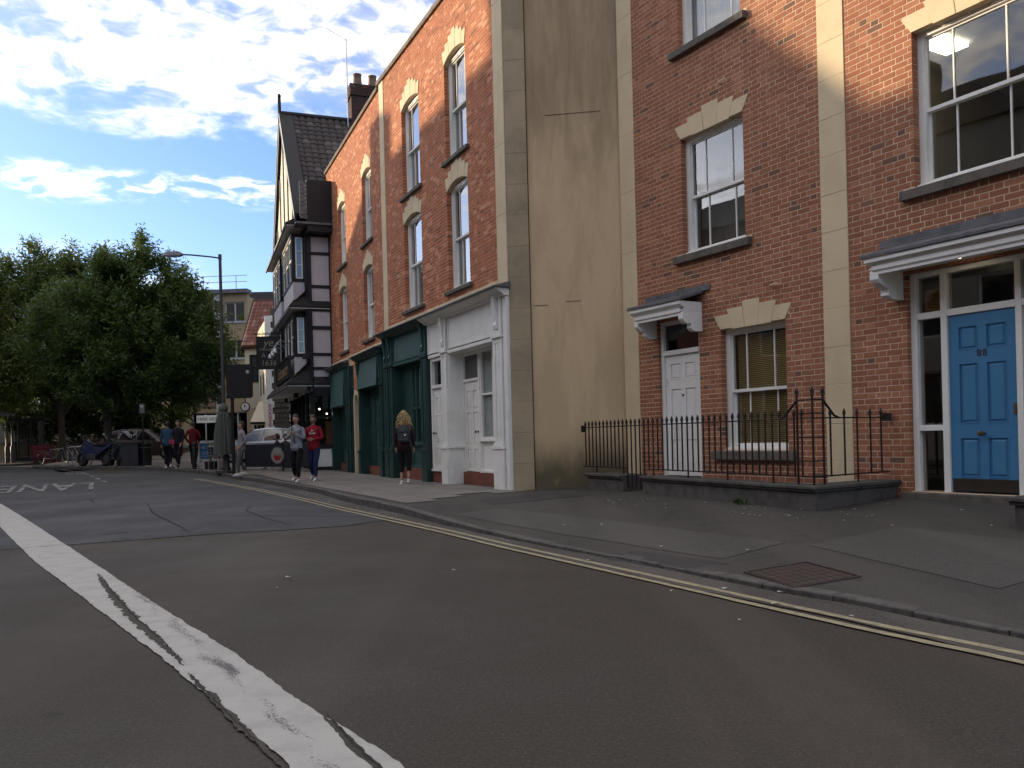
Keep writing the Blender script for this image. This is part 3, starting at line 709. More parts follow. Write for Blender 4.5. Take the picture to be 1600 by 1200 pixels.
lo_ = lt.build('litter', m_litter, fix=False, kind='stuff'); tag(lo_, 'small scraps of pale litter and chewing gum scattered along the gutter and pavement', 'litter')
# ================================================================== RIGHT-HAND BRICK HOUSES
ZT = 10.9
def stone_sill(parent, s0, s1, z0, z1, proj=.09):
    MB().prism([(-.12, z0), (proj, z0), (proj, z1-.022), (-.12, z1)], 'x', s0, s1).build('window_sill', m_sill, parent, bevel=.006)
# ---- house with the white door
h1 = fthing(FR, 'brick_house', 'red brick house with a white panelled door, a small canopy and a railed front', 'house')
wins1 = [(3.90, 5.27, 4.06, 5.95), (3.90, 5.27, 7.42, 9.35), (3.18, 4.47, .87, 2.74)]
door1 = (4.95, 5.95, .40, 3.05)
vb = []
vb += voussoirs(h1, 4.585, 5.95, .685, [.21, .29, .38, .29, .21], drop=.018)
vb += voussoirs(h1, 4.585, 9.35, .685, [.21, .29, .38, .29, .21], drop=.018)
vb += voussoirs(h1, 3.825, 2.74, .645, [.22, .30, .38, .30, .22], drop=.018)
op1 = wins1+[door1]
sills1 = [(3.77, 5.44, 3.92, 4.06), (3.77, 5.44, 7.29, 7.42), (3.03, 4.66, .72, .87)]
e = .006
holes1 = [(a-e, b+e, c, d+.02) for a, b, c, d in op1]
wall1 = wall_mesh(MB(), 2.5, 6.88, -.2, ZT, holes1, -.34, -.0022).build('wall', m_mortar, h1)
brickwork(wall1, 2.515, 6.465, .26, ZT-.2, op1+sills1+vb, MB_R, individual=299, F=FR)
stone_column(h1, 6.47, 6.88, .2, ZT, -.3, .012, step=1.02)
stone_column(h1, 2.09, 2.51, .2, ZT, -.3, .014, step=.50)
MB().box(2.09, 2.50, -.34, -.301, -.2, ZT).build('pier_core', m_mortar, h1)
MB().box(2.09, 6.9, -.42, .07, ZT, ZT+.12).build('parapet_coping', m_sill, h1, bevel=.01)
MB().box(2.09, 6.9, -9.0, -.42, -.2, ZT-.4).build('house_body', m_concrete, h1)
for s in sills1: stone_sill(h1, s[0], s[1], s[2], s[3])
sash_window(h1, 3.90, 5.27, 4.06, 5.97, glass=m_glass, curtain=False, bars=(.25, .72))
sash_window(h1, 3.90, 5.27, 7.42, 9.37, glass=m_glass, curtain='full', bars=(.25, .72))
wl1 = sash_window(h1, 3.18, 4.47, .87, 2.76, curtain=False, bars=(.25, .72), rail=.49)
# yellowed venetian blind behind the ground floor window
m_blind = M('yellowed_blind', (.80, .66, .34), .6, (.70, .57, .28), 2)
bm_ = MB()
for i in range(58):
    z = .98+i*.0285
    bm_.box(3.30, 4.35, -.262, -.240, z, z+.004); bm_.quad((3.30, -.262, z+.002), (4.35, -.262, z+.002), (4.35, -.244, z+.016), (3.30, -.244, z+.016))
bm_.build('venetian_blind', m_blind, wl1, fix=False, kind='stuff')
# flue stubs over the windows
for s, z in ((4.35, 6.52), (3.42, 3.24)): MB().tube([(s, -.02, z), (s-.03, .06, z+.01), (s-.17, .07, z+.015)], .014, 6).build('pipe_stub', m_stone, h1)
# door, fanlight, frame
df = MB().box(4.95, 5.02, -.16, -.05, .40, 3.05).box(5.88, 5.95, -.16, -.05, .40, 3.05).box(5.02, 5.88, -.16, -.05, 2.97, 3.05).box(5.02, 5.88, -.16, -.04, 2.46, 2.54)
dfo = df.build('door_frame', m_white, h1, bevel=.004)
MB().quad((5.02, -.11, 2.54), (5.88, -.11, 2.54), (5.88, -.11, 2.97), (5.02, -.11, 2.97)).build('pane', m_glass_dk, dfo, fix=False)
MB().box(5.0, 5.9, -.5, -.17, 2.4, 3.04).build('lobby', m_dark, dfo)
d1 = panel_door(h1, 5.025, 5.875, .44, 2.455, -.085, m_white, SIX)
MB().box(4.95, 5.95, -.33, .10, .30, .415).build('door_step', m_sill, h1, bevel=.008)
MB().box(5.83, 5.845, -.083, -.06, 1.95, 2.08).build('hinge', m_white, d1)
MB().lathe([(.02, 0), (.022, .012), (.008, .016)], (5.45, -.085, 1.78), 10, 'y').build('spyhole', m_brass, d1, smooth=True)
def canopy(parent, s0, s1, zf0, zf1, proj, zb, zw, over=.09, bw=.10):
    """flat door hood: moulded fascia, soffit, lead top, two shaped brackets"""
    m = MB()
    m.box(s0, s1, .003, proj, zf0+.012, zf0+.035)                                   # soffit board
    m.box(s0+bw*.6, s1-bw*.6, proj-.05, proj-.012, zf0-.055, zf1-.03)
    m.prism([(proj-.012, zf0-.02), (proj+.012, zf0), (proj+.012, zf0+.05), (proj-.012, zf0+.05)], 'x', s0+.04, s1-.04)
    m.prism([(proj-.04, zf0+.07), (proj+.03, zf0+.095), (proj+.06, zf1-.05), (proj+.06, zf1), (proj-.04, zf1)], 'x', s0-.03, s1+.03)
    m.box(s0, s0+.02, .003, proj-.04, zf0+.036, zf1); m.box(s1-.02, s1, .003, proj-.04, zf0+.036, zf1)
    can = m.build('canopy', m_white, parent, bevel=.003)
    p = proj+over*.9
    MB().prism([(.004, zw), (.004, zw-.035), (p-.02, zf1+.002), (p, zf1+.002), (p, zf1+.05), (p-.03, zf1+.06)], 'x', s0-.07, s1+.07).build('lead_roof', m_lead, can, bevel=.006)
    MB().prism([(.004, zw+.09), (.016, zw+.09), (.016, zw+.012), (.05, zw-.008), (.03, zw+.001), (.004, zw)], 'x', s0-.20, s1+.20).build('lead_flashing', m_lead, can)
    k = .0
    for a in (s0-.005, s1-bw+.005):
        q = proj-.03
        pr = [(.003, zf0+.01), (q, zf0+.01), (q+.02, zf0-.02), (q+.02, zf0-.11), (q-.01, zf0-.15), (q*.80, zf0-.19), (q*.62, zb+.13), (q*.60, zb+.09), (q*.62, zb+.05), (q*.52, zb+.015), (q*.42, zb), (.003, zb)]
        MB().prism(pr, 'x', a, a+bw).build('bracket', m_white, can, bevel=.004)
    return can
canopy(h1, 4.87, 6.07, 3.06, 3.23, .43, 2.76, 3.41)
# ---- house with the blue door
h2 = fthing(FR, 'brick_house', 'red brick house with a glossy blue door numbered 88 under a wide white canopy', 'house')
S0 = -3.4
dr2 = (-.47, 1.27, .36, 3.05); wins2 = [(-.32, 1.12, 4.06, 5.95), (-.32, 1.12, 7.42, 9.35)]
wins2b = [(-2.9, -1.6, 4.06, 5.95), (-2.9, -1.6, .87, 2.74)]
vb = voussoirs(h2, .40, 5.95, .72, [.21, .29, .38, .29, .21], drop=.018)+voussoirs(h2, .40, 9.35, .72, [.21, .29, .38, .29, .21], drop=.018)
vb += voussoirs(h2, -2.25, 5.95, .65, [.21, .29, .38, .29, .21], drop=.018)+voussoirs(h2, -2.25, 2.74, .65, [.21, .29, .38, .29, .21], drop=.018)
op2 = wins2+wins2b+[dr2]
sills2 = [(-.48, 1.28, 3.92, 4.06), (-.48, 1.28, 7.29, 7.42), (-3.05, -1.45, 3.92, 4.06), (-3.05, -1.45, .72, .87)]
wall2 = wall_mesh(MB(), S0, 2.085, -.2, ZT, [(a-e, b+e, c, d+.02) for a, b, c, d in op2], -.34, -.0022).build('wall', m_mortar, h2)
brickwork(wall2, S0+.005, 2.083, .26, ZT-.2, op2+sills2+vb, MB_R, individual=299, F=FR)
MB().box(S0, 2.085, -.42, .07, ZT, ZT+.12).build('parapet_coping', m_sill, h2, bevel=.01)
MB().box(S0, 2.085, -9.0, -3.6, -.2, ZT-.4).build('house_body', m_concrete, h2)
MB().box(S0, S0+.3, -3.6, -.35, -.2, ZT-.4).box(1.78, 2.085, -3.6, -.35, -.2, ZT-.4).box(S0+.3, 1.78, -3.6, -.35, ZT-.7, ZT-.4).build('party_wall', m_concrete, h2)
for s in sills2: stone_sill(h2, *s)
bw_ = sash_window(h2, -.32, 1.12, 4.06, 5.97, curtain=False, room=False, bars=(.24, .72))
sash_window(h2, -.32, 1.12, 7.42, 9.37, curtain='full', bars=(.24, .72))
sash_window(h2, -2.9, -1.6, 4.06, 5.97, curtain='full'); sash_window(h2, -2.9, -1.6, .87, 2.76, curtain='full')
# office room behind the first floor window, with its ceiling light on
m_roomw = M('room_wall', (.20, .17, .11), .9, (.16, .14, .09), 2)
m_ceil = M('room_ceiling', (.62, .58, .48), .9, (.55, .52, .43), 2)
rm = MB(); rm.quad((-.5, -3.4, 3.2), (1.7, -3.4, 3.2), (1.7, -3.4, 6.0), (-.5, -3.4, 6.0)).quad((-.5, -3.4, 3.2), (-.5, -.35, 3.2), (-.5, -.35, 6.0), (-.5, -3.4, 6.0)).quad((1.7, -3.4, 3.2), (1.7, -.35, 3.2), (1.7, -.35, 6.0), (1.7, -3.4, 6.0)).quad((-.5, -3.4, 3.2), (1.7, -3.4, 3.2), (1.7, -.35, 3.2), (-.5, -.35, 3.2))
room = rm.build('office_room', m_roomw, h2, fix=False)
MB().box(-.5, 1.7, -3.4, -.35, 5.98, 6.02).build('ceiling', m_ceil, room)
MB().box(.98, 1.28, -.95, -.40, 5.93, 5.975).build('ceiling_light', m_panel_l, room)
MB().lathe([(.15, 0), (.15, .02), (.13, .025)], (.25, -3.37, 5.05), 18, 'y').build('wall_clock', m_sill, room)
# lobby behind the door
lb = MB(); lb.quad((-.7, -2.2, .3), (1.5, -2.2, .3), (1.5, -2.2, 3.1), (-.7, -2.2, 3.1)).quad((-.7, -2.2, .3), (-.7, -.35, .3), (-.7, -.35, 3.1), (-.7, -2.2, 3.1)).quad((1.5, -2.2, .3), (1.5, -.35, .3), (1.5, -.35, 3.1), (1.5, -2.2, 3.1)).quad((-.7, -2.2, .3), (1.5, -2.2, .3), (1.5, -.35, .3), (-.7, -.35, .3)).quad((-.7, -2.2, 3.1), (1.5, -2.2, 3.1), (1.5, -.35, 3.1), (-.7, -.35, 3.1))
lob = lb.build('lobby', m_roomw, h2, fix=False)
MB().box(.95, 1.45, -1.9, -1.5, .32, .95).build('lobby_cabinet', m_dark, lob)
dm = MB()
for a, b in ((-.47, -.40), (1.19, 1.27), (.80, .88), (-.07, .0)): dm.box(a, b, -.19, -.065, .36, 3.05)
dm.box(-.40, -.07, -.19, -.07, 2.97, 3.05).box(0, .80, -.19, -.07, 2.97, 3.05).box(.88, 1.19, -.19, -.07, 2.97, 3.05)
dm.box(-.40, -.07, -.19, -.07, 2.46, 2.54).box(0, .80, -.19, -.07, 2.46, 2.54).box(.88, 1.19, -.19, -.07, 2.46, 2.54)
dm.box(.88, 1.19, -.19, -.07, 1.10, 1.17).box(-.40, -.07, -.19, -.07, 1.10, 1.17)
fr2 = dm.build('door_frame', m_white, h2, bevel=.004)
for a, b, c, d in ((.88, 1.19, .36, 1.10), (.88, 1.19, 1.17, 2.46), (.88, 1.19, 2.54, 2.97), (0, .80, 2.54, 2.97), (-.40, -.07, .36, 1.10), (-.40, -.07, 1.17, 2.46), (-.40, -.07, 2.54, 2.97)):
    MB().quad((a, -.13, c), (b, -.13, c), (b, -.13, d), (a, -.13, d)).build('pane', m_glass, fr2, fix=False)
m_notice = M('orange_notice', (.42, .21, .03), .7); m_ink = M('notice_ink', (.06, .035, .02), .8)
MB().box(.93, 1.13, -.150, -.147, 2.56, 2.82).build('notice', m_notice, fr2)
nk = MB()
for i in range(7): nk.box(.95+.01*(i % 3), 1.11-.012*((i*2) % 3), -.1465, -.146, 2.60+i*.028, 2.608+i*.028)
nk.build('notice_lines', m_ink, fr2)
bd = panel_door(h2, .006, .794, .385, 2.455, -.095, m_blue, SIX)
MB().box(.02, .78, -.094, -.089, .39, .53).build('kick_plate', M('bronze_kick_plate', (.05, .038, .028), .5, metal=.3), bd)
kn = MB().lathe([(.022, 0), (.022, .01), (.012, .02), (.012, .04), (.030, .055), (.036, .075), (.028, .095), (.01, .10)], (.40, -.095, 1.06), 16, 'y').build('door_knob', m_brass, bd, smooth=True)
MB().box(.015, .05, -.095, -.08, 1.27, 1.39).build('lock', m_brass, bd, bevel=.003)
for i, s in enumerate((.434, .366)):
    text_obj('house_number', '8', .115, M('bronze_numeral', (.075, .06, .045), .5, metal=.5), bd, (s, -.092, 1.985), (R(90), 0, R(180)), .004)
MB().box(-.55, 1.35, -.34, .10, .22, .355).build('door_step', m_sill, h2, bevel=.01)
canopy(h2, -.62, 1.42, 3.06, 3.20, .50, 2.72, 3.42, bw=.12)
MB().lathe([(.05, 0), (.05, .012), (.04, .02)], (.45, .25, 3.055), 14).build('porch_lamp', m_lamp, h2, smooth=True)
# ---- stone plinth and spear-headed railings
m_plinth = M('plinth_stone', (.105, .098, .088), .9, (.06, .056, .052), 5, bs=70, bmp=.4, dirt=.35)
m_moss = m_plinth
def plinth(parent, pts, z0, z1, wd=.30, cap=.045):
    """pts: world polyline, front edge; body plus moulded coping, mitred at corners"""
    def off(pl, d):
        out = []
        for i, p in enumerate(pl):
            a = Vector(pl[max(i-1, 0)]); b = Vector(pl[i]); c = Vector(pl[min(i+1, len(pl)-1)])
            n1 = ((b-a) if i else (c-b)).normalized(); n2 = ((c-b) if i < len(pl)-1 else (b-a)).normalized()
            n1 = Vector((n1.y, -n1.x)); n2 = Vector((n2.y, -n2.x)); n_ = (n1+n2).normalized(); k = d/max(.4, n_.dot(n1))
            out.append((b.x+n_.x*k, b.y+n_.y*k))
        return out
    for d0, d1, a, b, nm in ((0, -wd, z0, z1-cap*1.6, 'plinth_body'), (.035, -wd-.03, z1-cap*1.6, z1-cap*.9, 'plinth_moulding'), (.06, -wd-.05, z1-cap*.9, z1, 'plinth_coping')):
        f_, r_ = off(pts, d0), off(pts, d1)
        MB().prism(f_+r_[::-1], 'z', a, b).build(nm, m_plinth, parent, bevel=.007)
PA, PB = (1.28, 15.22), (3.50, 9.90)
PRt = fw(FR, 1.56, .02)
def pl_at(t): return lerp2(PA, PB, t)
fd = Vector((PB[0]-PA[0], PB[1]-PA[1])).normalized(); fo = Vector((fd.y, -fd.x))  # fo: to the street side (negative)
stn = Vector((-fo.x, -fo.y)) if fo.dot(FR[3]) < 0 else fo
def shift(p, d): return (p[0]+stn.x*d, p[1]+stn.y*d)
pln = thing('plinth', 'long low dark stone plinth with moulded coping carrying the railings by the white door', 'plinth', (0, 0, 0))
c_out = (PB[0]+stn.x*.13+.06*fd.x*2, PB[1]+stn.y*.13+.06*fd.y*2)
# make polyline run so that its left normal points inwards
plinth(pln, [shift(pl_at(.367), .09), shift((PB[0]+fd.x*.11, PB[1]+fd.y*.11), .09), fw(FR, 1.45, .012)], .15, .50, wd=.26)
pln2 = thing('plinth', 'short dark stone plinth against the rendered wall at the far end of the railings', 'plinth', (0, 0, 0))
plinth(pln2, [shift(pl_at(.05), .09), shift(pl_at(.262), .09)], .15, .49, wd=.40)
rg = thing('iron_railing', 'black spear-headed iron railing with a raised corner standing on the long stone plinth', 'railing', (0, 0, 0))
ZR, ZL = 1.375, .60
def rail(parent, a, b, z, r=.014, nm='rail'):
    d = Vector((b[0]-a[0], b[1]-a[1], 0)).normalized(); n = Vector((-d.y, d.x, 0))*.018; h = .008
    m = MB(); A = Vector((*a, z)); B = Vector((*b, z))
    m.v = [tuple(p) for p in (A-n-Vector((0,0,h)), B-n-Vector((0,0,h)), B+n-Vector((0,0,h)), A+n-Vector((0,0,h)), A-n+Vector((0,0,h)), B-n+Vector((0,0,h)), B+n+Vector((0,0,h)), A+n+Vector((0,0,h)))]
    m.f = [(0,3,2,1),(4,5,6,7),(0,1,5,4),(1,2,6,5),(2,3,7,6),(3,0,4,7)]
    return m.build(nm, m_rust, parent)
bar_me = {}
def bar(parent, x, y, z0, z1, head=True, r=.012, nm='bar'):
    k = (round(z1-z0, 2), head, r)
    if k not in bar_me:
        h = z1-z0
        prof = [(r, 0), (r, h-.13)] if head else [(r, 0), (r, h)]
        if head: prof += [(r*1.0, h-.125), (r*1.7, h-.115), (r*1.0, h-.10), (r*1.9, h-.062), (r*1.2, h-.03), (.001, h)]
        o = MB().lathe(prof, (0, 0, 0), 8).build(nm, m_rust, parent, smooth=True); bar_me[k] = o; o.location = (x, y, z0); return o
    return meshcopy(bar_me[k], parent, (x, y, z0))
rail(rg, PA, PB, ZR-.09); 
rail(rg, pl_at(.0), pl_at(.262), ZL); rail(rg, pl_at(.372), PB, ZL)
nb = 44
for i in range(nb):
    t = (i+.6)/nb
    if t > .97: continue
    x, y = pl_at(t); low = .262 < t < .372
    foot = i % 7 == 3
    bar(rg, x, y, .28 if low else (.50 if foot else ZL-.012), ZR+.03)
# return to the wall
RE = (PRt[0], PRt[1]); rail(rg, PB, RE, ZR-.09); rail(rg, PB, RE, ZL)
for t in (.22, .40, .57, .75, .90): x, y = lerp2(PB, RE, t); bar(rg, x, y, .50 if t == .57 else ZL-.012, ZR+.03)
for t in (.08, .16):  x, y = lerp2(PB, RE, t)
# raised corner of tall posts with ladder-like rungs and sloping shoulders
cA, cB, cC = pl_at(.955), PB, lerp2(PB, RE, .13)
for p in (cA, cB, cC): bar(rg, p[0], p[1], .50, 1.66, r=.014)
for a, b in ((cA, cB), (cB, cC)):
    for z in (1.50, 1.34, 1.06, .78): rail(rg, a, b, z, nm='rung')
for a, b in ((pl_at(.90), cA), (lerp2(PB, RE, .33), cC)):
    MB().tube([(a[0], a[1], ZR-.09), (lerp2(a, b, .3)[0], lerp2(a, b, .3)[1], ZR-.06), (b[0], b[1], 1.50)], .014, 6).build('shoulder', m_rust, rg)
MB().box(-.05, .05, -.03, .03, -.05, .05).build('wall_bracket', m_rust, rg).location = (RE[0]-.03, RE[1]-.03, ZR-.09)
MB().box(-.04, .04, -.04, .04, -.07, .05).build('wall_bracket', m_rust, rg).location = (PA[0], PA[1]+.02, ZR-.10)
# next plinth and railing at the right edge of the view
pl3 = thing('plinth', 'dark stone plinth right of the blue door at the far right', 'plinth', (0, 0, 0))
q0, q1, q2 = fw(FR, -.98, .012), fw(FR, -.98, 1.80), fw(FR, -3.3, 2.1)
plinth(pl3, [q0, q1, q2], .15, .50, wd=.28)
rg3 = thing('iron_railing', 'black iron railing post and bars at the right edge beside the blue door', 'railing', (0, 0, 0))
r0, r1, r2 = fw(FR, -1.10, .02), fw(FR, -1.10, 1.66), fw(FR, -3.3, 1.95)
for a, b in ((r0, r1), (r1, r2)):
    rail(rg3, a, b, ZR-.09); rail(rg3, a, b, ZL)
bar(rg3, r1[0], r1[1], .50, 1.56, r=.018)
for i in range(1, 12): x, y = lerp2(r1, r2, i/12); bar(rg3, x, y, ZL-.012, ZR+.03)
for i in range(1, 9): x, y = lerp2(r0, r1, i/9); bar(rg3, x, y, ZL-.012, ZR+.03)
# weed at the foot of the plinth
m_leafw = M('weed_green', (.075, .13, .035), .7, (.05, .09, .025), 20)
wd_ = MB(); rw = random.Random(3)
wp = shift(pl_at(.80), .18)
for i in range(46):
    a = rw.uniform(0, 6.28); r_ = rw.uniform(.01, .10); x, y = wp[0]+math.cos(a)*r_, wp[1]+math.sin(a)*r_; z = gz(x, y); h = rw.uniform(.03, .11); l = rw.uniform(.012, .03)
    dx, dy = math.cos(a)*l, math.sin(a)*l
    wd_.quad((x, y, z), (x+dy*.5, y-dx*.5, z+h*.5), (x+dx*2, y+dy*2, z+h), (x-dy*.5, y+dx*.5, z+h*.55))
tag(wd_.build('weed', m_leafw, fix=False), 'small green weed growing at the foot of the long stone plinth', 'weed')
for i, (t, dd) in enumerate(((.40, .17), (.50, .18), (.30, .5))):
    wd2 = MB(); p0 = shift(pl_at(t), dd)
    for k in range(10):
        a = rw.uniform(0, 6.28); x, y = p0[0]+math.cos(a)*.03, p0[1]+math.sin(a)*.03; z = gz(x, y)
        wd2.poly([(x, y, z), (x+.012*math.cos(a), y+.012*math.sin(a), z+.02), (x+.03*math.cos(a+.4), y+.03*math.sin(a+.4), z+.035)])
    tag(wd2.build('weed', m_leafw, fix=False), ['tiny tuft of weed at the left end of the long plinth', 'tiny tuft of weed midway under the railings near the white door', 'tiny tuft of weed on the tarmac by the short plinth'][i], 'weed')
# ================================================================== LEFT TERRACE (two houses over shopfronts)
def stain_render():
    m, nt, b = base_mat('stained_buff_render')
    gp = N(nt, 'ShaderNodeNewGeometry').outputs['Position']
    mp = N(nt, 'ShaderNodeMapping'); mp.inputs['Scale'].default_value = (2.2, 2.2, .55); lk(nt, gp, mp.inputs[0])
    st = N(nt, 'ShaderNodeMapping'); st.inputs['Scale'].default_value = (7, 7, .8); lk(nt, gp, st.inputs[0])
    n1 = NOISE(nt, mp.outputs[0], 1.0, 7, .62, .4); n2 = NOISE(nt, st.outputs[0], 1.0, 6, .7); n3 = NOISE(nt, gp, 55, 4, .65)
    sp = N(nt, 'ShaderNodeSeparateXYZ'); lk(nt, gp, sp.inputs[0])
    c = mixc(nt, MAPR(nt, n1, .38, .62), (.62, .465, .285), (.53, .395, .24))
    c = mixc(nt, MAPR(nt, n2, .60, .82, 0, .25), c, (.20, .165, .11))
    up = MAPR(nt, MATH(nt, 'ADD', sp.outputs[2], MATH(nt, 'MULTIPLY', n1, 2.2)), 6.6, 8.6, 0, .62)   # soot and rain streaks from above
    c = mixc(nt, MATH(nt, 'MULTIPLY', up, MAPR(nt, n2, .30, .62, .55, .9)), c, (.15, .12, .08))
    lowd = MAPR(nt, MATH(nt, 'ADD', sp.outputs[2], MATH(nt, 'MULTIPLY', n1, 1.3)), 1.95, 1.05, 0, .85)
    c = mixc(nt, lowd, c, (.060, .058, .036))
    c = mixc(nt, MAPR(nt, NOISE(nt, gp, 1.4, 6, .7, 1.6), .60, .66, 0, .22), c, (.40, .34, .22))
    lk(nt, c, b.inputs['Base Color']); b.inputs['Roughness'].default_value = .92; b.inputs['Specular IOR Level'].default_value = .2
    bump(nt, b, MATH(nt, 'ADD', n3, MATH(nt, 'MULTIPLY', n1, .8)), .35, .01); return m
m_render = stain_render()
m_pier = M('sooty_stone', (.42, .335, .22), .9, (.27, .225, .15), .9, thr=(.40, .66), bs=60, bmp=.3, dirt=.25)
hA = fthing(FA, 'terrace_house', 'near orange-brick terrace house over white and green shopfronts with a bare rendered end wall', 'house')
ZA = 10.56
winA = [(1.77, 2.95, 7.10, 9.16), (4.60, 5.87, 7.10, 9.20), (1.77, 2.95, 4.32, 6.44), (4.60, 5.87, 4.32, 6.42)]
vb = []
for a, b, c, d in winA: vb += voussoirs(hA, (a+b)/2, d, (b-a)/2+.0, [.30, .40, .50, .58, .50, .40, .30], splay=.42, rise=.13)
opA = [(a, b, c, d+.13) for a, b, c, d in winA]
silA = [(a-.12, b+.12, c-.10, c) for a, b, c, d in winA]
shopA = (.0, 7.5, -.3, 4.0)
wallA = wall_mesh(MB(), 0, 7.75, 3.86, ZA, [(a-e, b+e, c, d+.02) for a, b, c, d in opA], -.34, -.0022).build('wall', m_mortarA, hA)
def ab(lst): return [(a-.0, b+.0, c, d) for a, b, c, d in lst]
brickwork(wallA, .425, 7.275, 4.12, ZA, [(a, b, c, d+.02) for a, b, c, d in opA]+silA+vb+[(.0, 0, 0, 0)], MB_A)
brickwork(wallA, 7.655, 7.74, 3.9, ZA, [], MB_A)
stone_column(hA, .0, .42, 3.92, ZA, -.3, .014, step=1.3)
stone_column(hA, 7.28, 7.65, 3.9, ZA+.06, -.3, .016, step=1.3)
m_cop = M('parapet_stone', (.20, .165, .125), .9, (.12, .10, .085), 4, bs=60)
MB().box(-.02, 7.76, -.42, .06, ZA, ZA+.12).build('parapet_coping', m_cop, hA, bevel=.012)
for s in silA: stone_sill(hA, s[0], s[1], s[2], s[3], .08)
for i, (a, b, c, d) in enumerate(winA):
    sash_window(hA, a, b, c, d+.10, curtain='half', bars=(.27, .72), head=.10, mat=m_white_old, yw=-.10, glass=m_glassA)
# string course of worn stone over the shopfronts
rs2 = random.Random(8); s = .43
while s < 7.25:
    l = rs2.uniform(.35, .7); MB().box(s, min(s+l, 7.27)-.006, -.1, .02+rs2.uniform(-.006, .01), 3.99, 4.115+rs2.uniform(-.01, .005)).build('string_course_stone', m_stone, hA, bevel=.008); s += l
# rendered end wall facing the camera: from the near corner to the set-back houses
ea, eb = wl(FA, 0, 15.65), wl(FA, 2.085, 15.325)
A0 = Vector((ea[0], ea[1])); B0 = Vector((eb[0], eb[1])); ed = (B0-A0).normalized(); en = Vector((ed.y, -ed.x))
if (fw(FA, *(A0+en))[1]) > 15.7: en = -en
LW = (B0-A0).length
def endbox(a, b, f0, f1, z0, z1, nm, mat, bv=0):
    p = [A0+ed*a+en*f0, A0+ed*b+en*f0, A0+ed*b+en*f1, A0+ed*a+en*f1]
    return MB().prism([(q.x, q.y) for q in p], 'z', z0, z1).build(nm, mat, hA, bevel=bv)
endbox(.40, LW-.002, -.3, -.055, -.2, ZA, 'end_wall', m_render)
z = .10; k = 0
while z < ZA-.1:
    h = .56+.01*(k % 3); endbox(.012, .40, -.3, .0+.001*((k*7) % 3), z, min(z+h-.001, ZA), 'pier_stone', m_pier, .004); z += h; k += 1
endbox(.75, 1.75, -.055, -.048, 7.02, 7.026, 'render_crack', m_crack)
endbox(.46, .72, -.055, -.047, 3.55, 3.555, 'render_crack', m_crack); endbox(1.05, 1.32, -.055, -.047, 3.60, 3.605, 'render_crack', m_crack)
endbox(.398, .412, -.054, -.045, .2, ZA, 'render_joint', m_crack)
endbox(.44, 1.28, -.055, .02, .12, .19, 'footing', m_sill)
MB().box(.35, 7.7, -8.5, -1.2, -.2, ZA-.5).build('house_body', m_concrete, hA)
MB().box(.02, 7.7, -1.2, -.35, ZA-.3, ZA-.1).build('roof', m_lead, hA)
# ---- shopfronts of the near house
def pilaster(parent, s0, s1, mat, zt, zb=.13, base=.83, depth=.07, console=True, ztop=3.86, mat2=None):
    m = MB(); m.box(s0-.015, s1+.015, -.25, depth+.03, zb, zb+base-.06); m.box(s0-.03, s1+.03, -.2, depth+.05, zb+base-.06, zb+base)
    m.box(s0-.005, s1+.005, -.2, depth+.025, zb+base, zb+base+.05)
    w_ = (s1-s0); e_ = w_*.24
    m.box(s0, s1, -.25, depth-.02, zb+base+.05, zt)
    m.frame(s0, s1, zb+base+.05, zt, e_, depth-.0205, depth)
    m.box(s0+e_*1.35, s1-e_*1.35, depth-.021, depth-.008, zb+base+.12, zt-.10)
    m.box(s0-.02, s1+.02, -.2, depth+.04, zt, zt+.05)
    pl = m.build('pilaster', mat, parent, bevel=.003)
    if console:
        c = MB(); c.box(s0, s1, -.2, depth-.01, zt+.05, ztop); c.frame(s0, s1, zt+.06, ztop, e_*.8, depth-.0105, depth+.01)
        sm, q = (s0+s1)/2, w_*.17
        c.prism([(depth-.01, zt+.16), (depth+.03, zt+.16), (depth+.05, zt+.24), (depth+.025, zt+.30), (depth+.045, zt+.42), (depth+.09, ztop-.06), (depth-.01, ztop-.06)], 'x', sm-q, sm+q)
        c.build('console', mat2 or mat, pl, bevel=.003)
    return pl
def cornice(parent, s0, s1, z, mat, lead=True, out=.30):
    m = MB(); m.prism([(-.1, z-.14), (.10, z-.14), (.12, z-.10), (.18, z-.07), (out-.05, z-.03), (out-.03, z), (-.1, z)], 'x', s0, s1)
    c = m.build('cornice', mat, parent, bevel=.003)
    n = max(1, int((s1-s0)/.9)); 
    for i in range(n):
        a, b = s0-.06*(i == 0)+(s1-s0)*i/n, s0+(s1-s0)*(i+1)/n+.06*(i == n-1)
        MB().prism([(-.02, z+.12), (-.02, z+.002), (out+.02, z+.002), (out+.035, z-.02), (out+.045, z+.015), (.10, z+.085)], 'x', a+.003, b-.003).build('lead_sheet', m_lead, c, bevel=.006)
    return c
def fascia(parent, s0, s1, z0, z1, mat, y=.02, tilt=0., trim=None):
    m = MB().prism([(y-.08, z0), (y+tilt, z0), (y, z1), (y-.08, z1)], 'x', s0, s1) 
    f = m.build('fascia_board', mat, parent)
    MB().frame(s0, s1, z0, z1, .035, y-.01, y+.022+tilt*.5).build('fascia_moulding', trim or mat, f, bevel=.003)
    return f
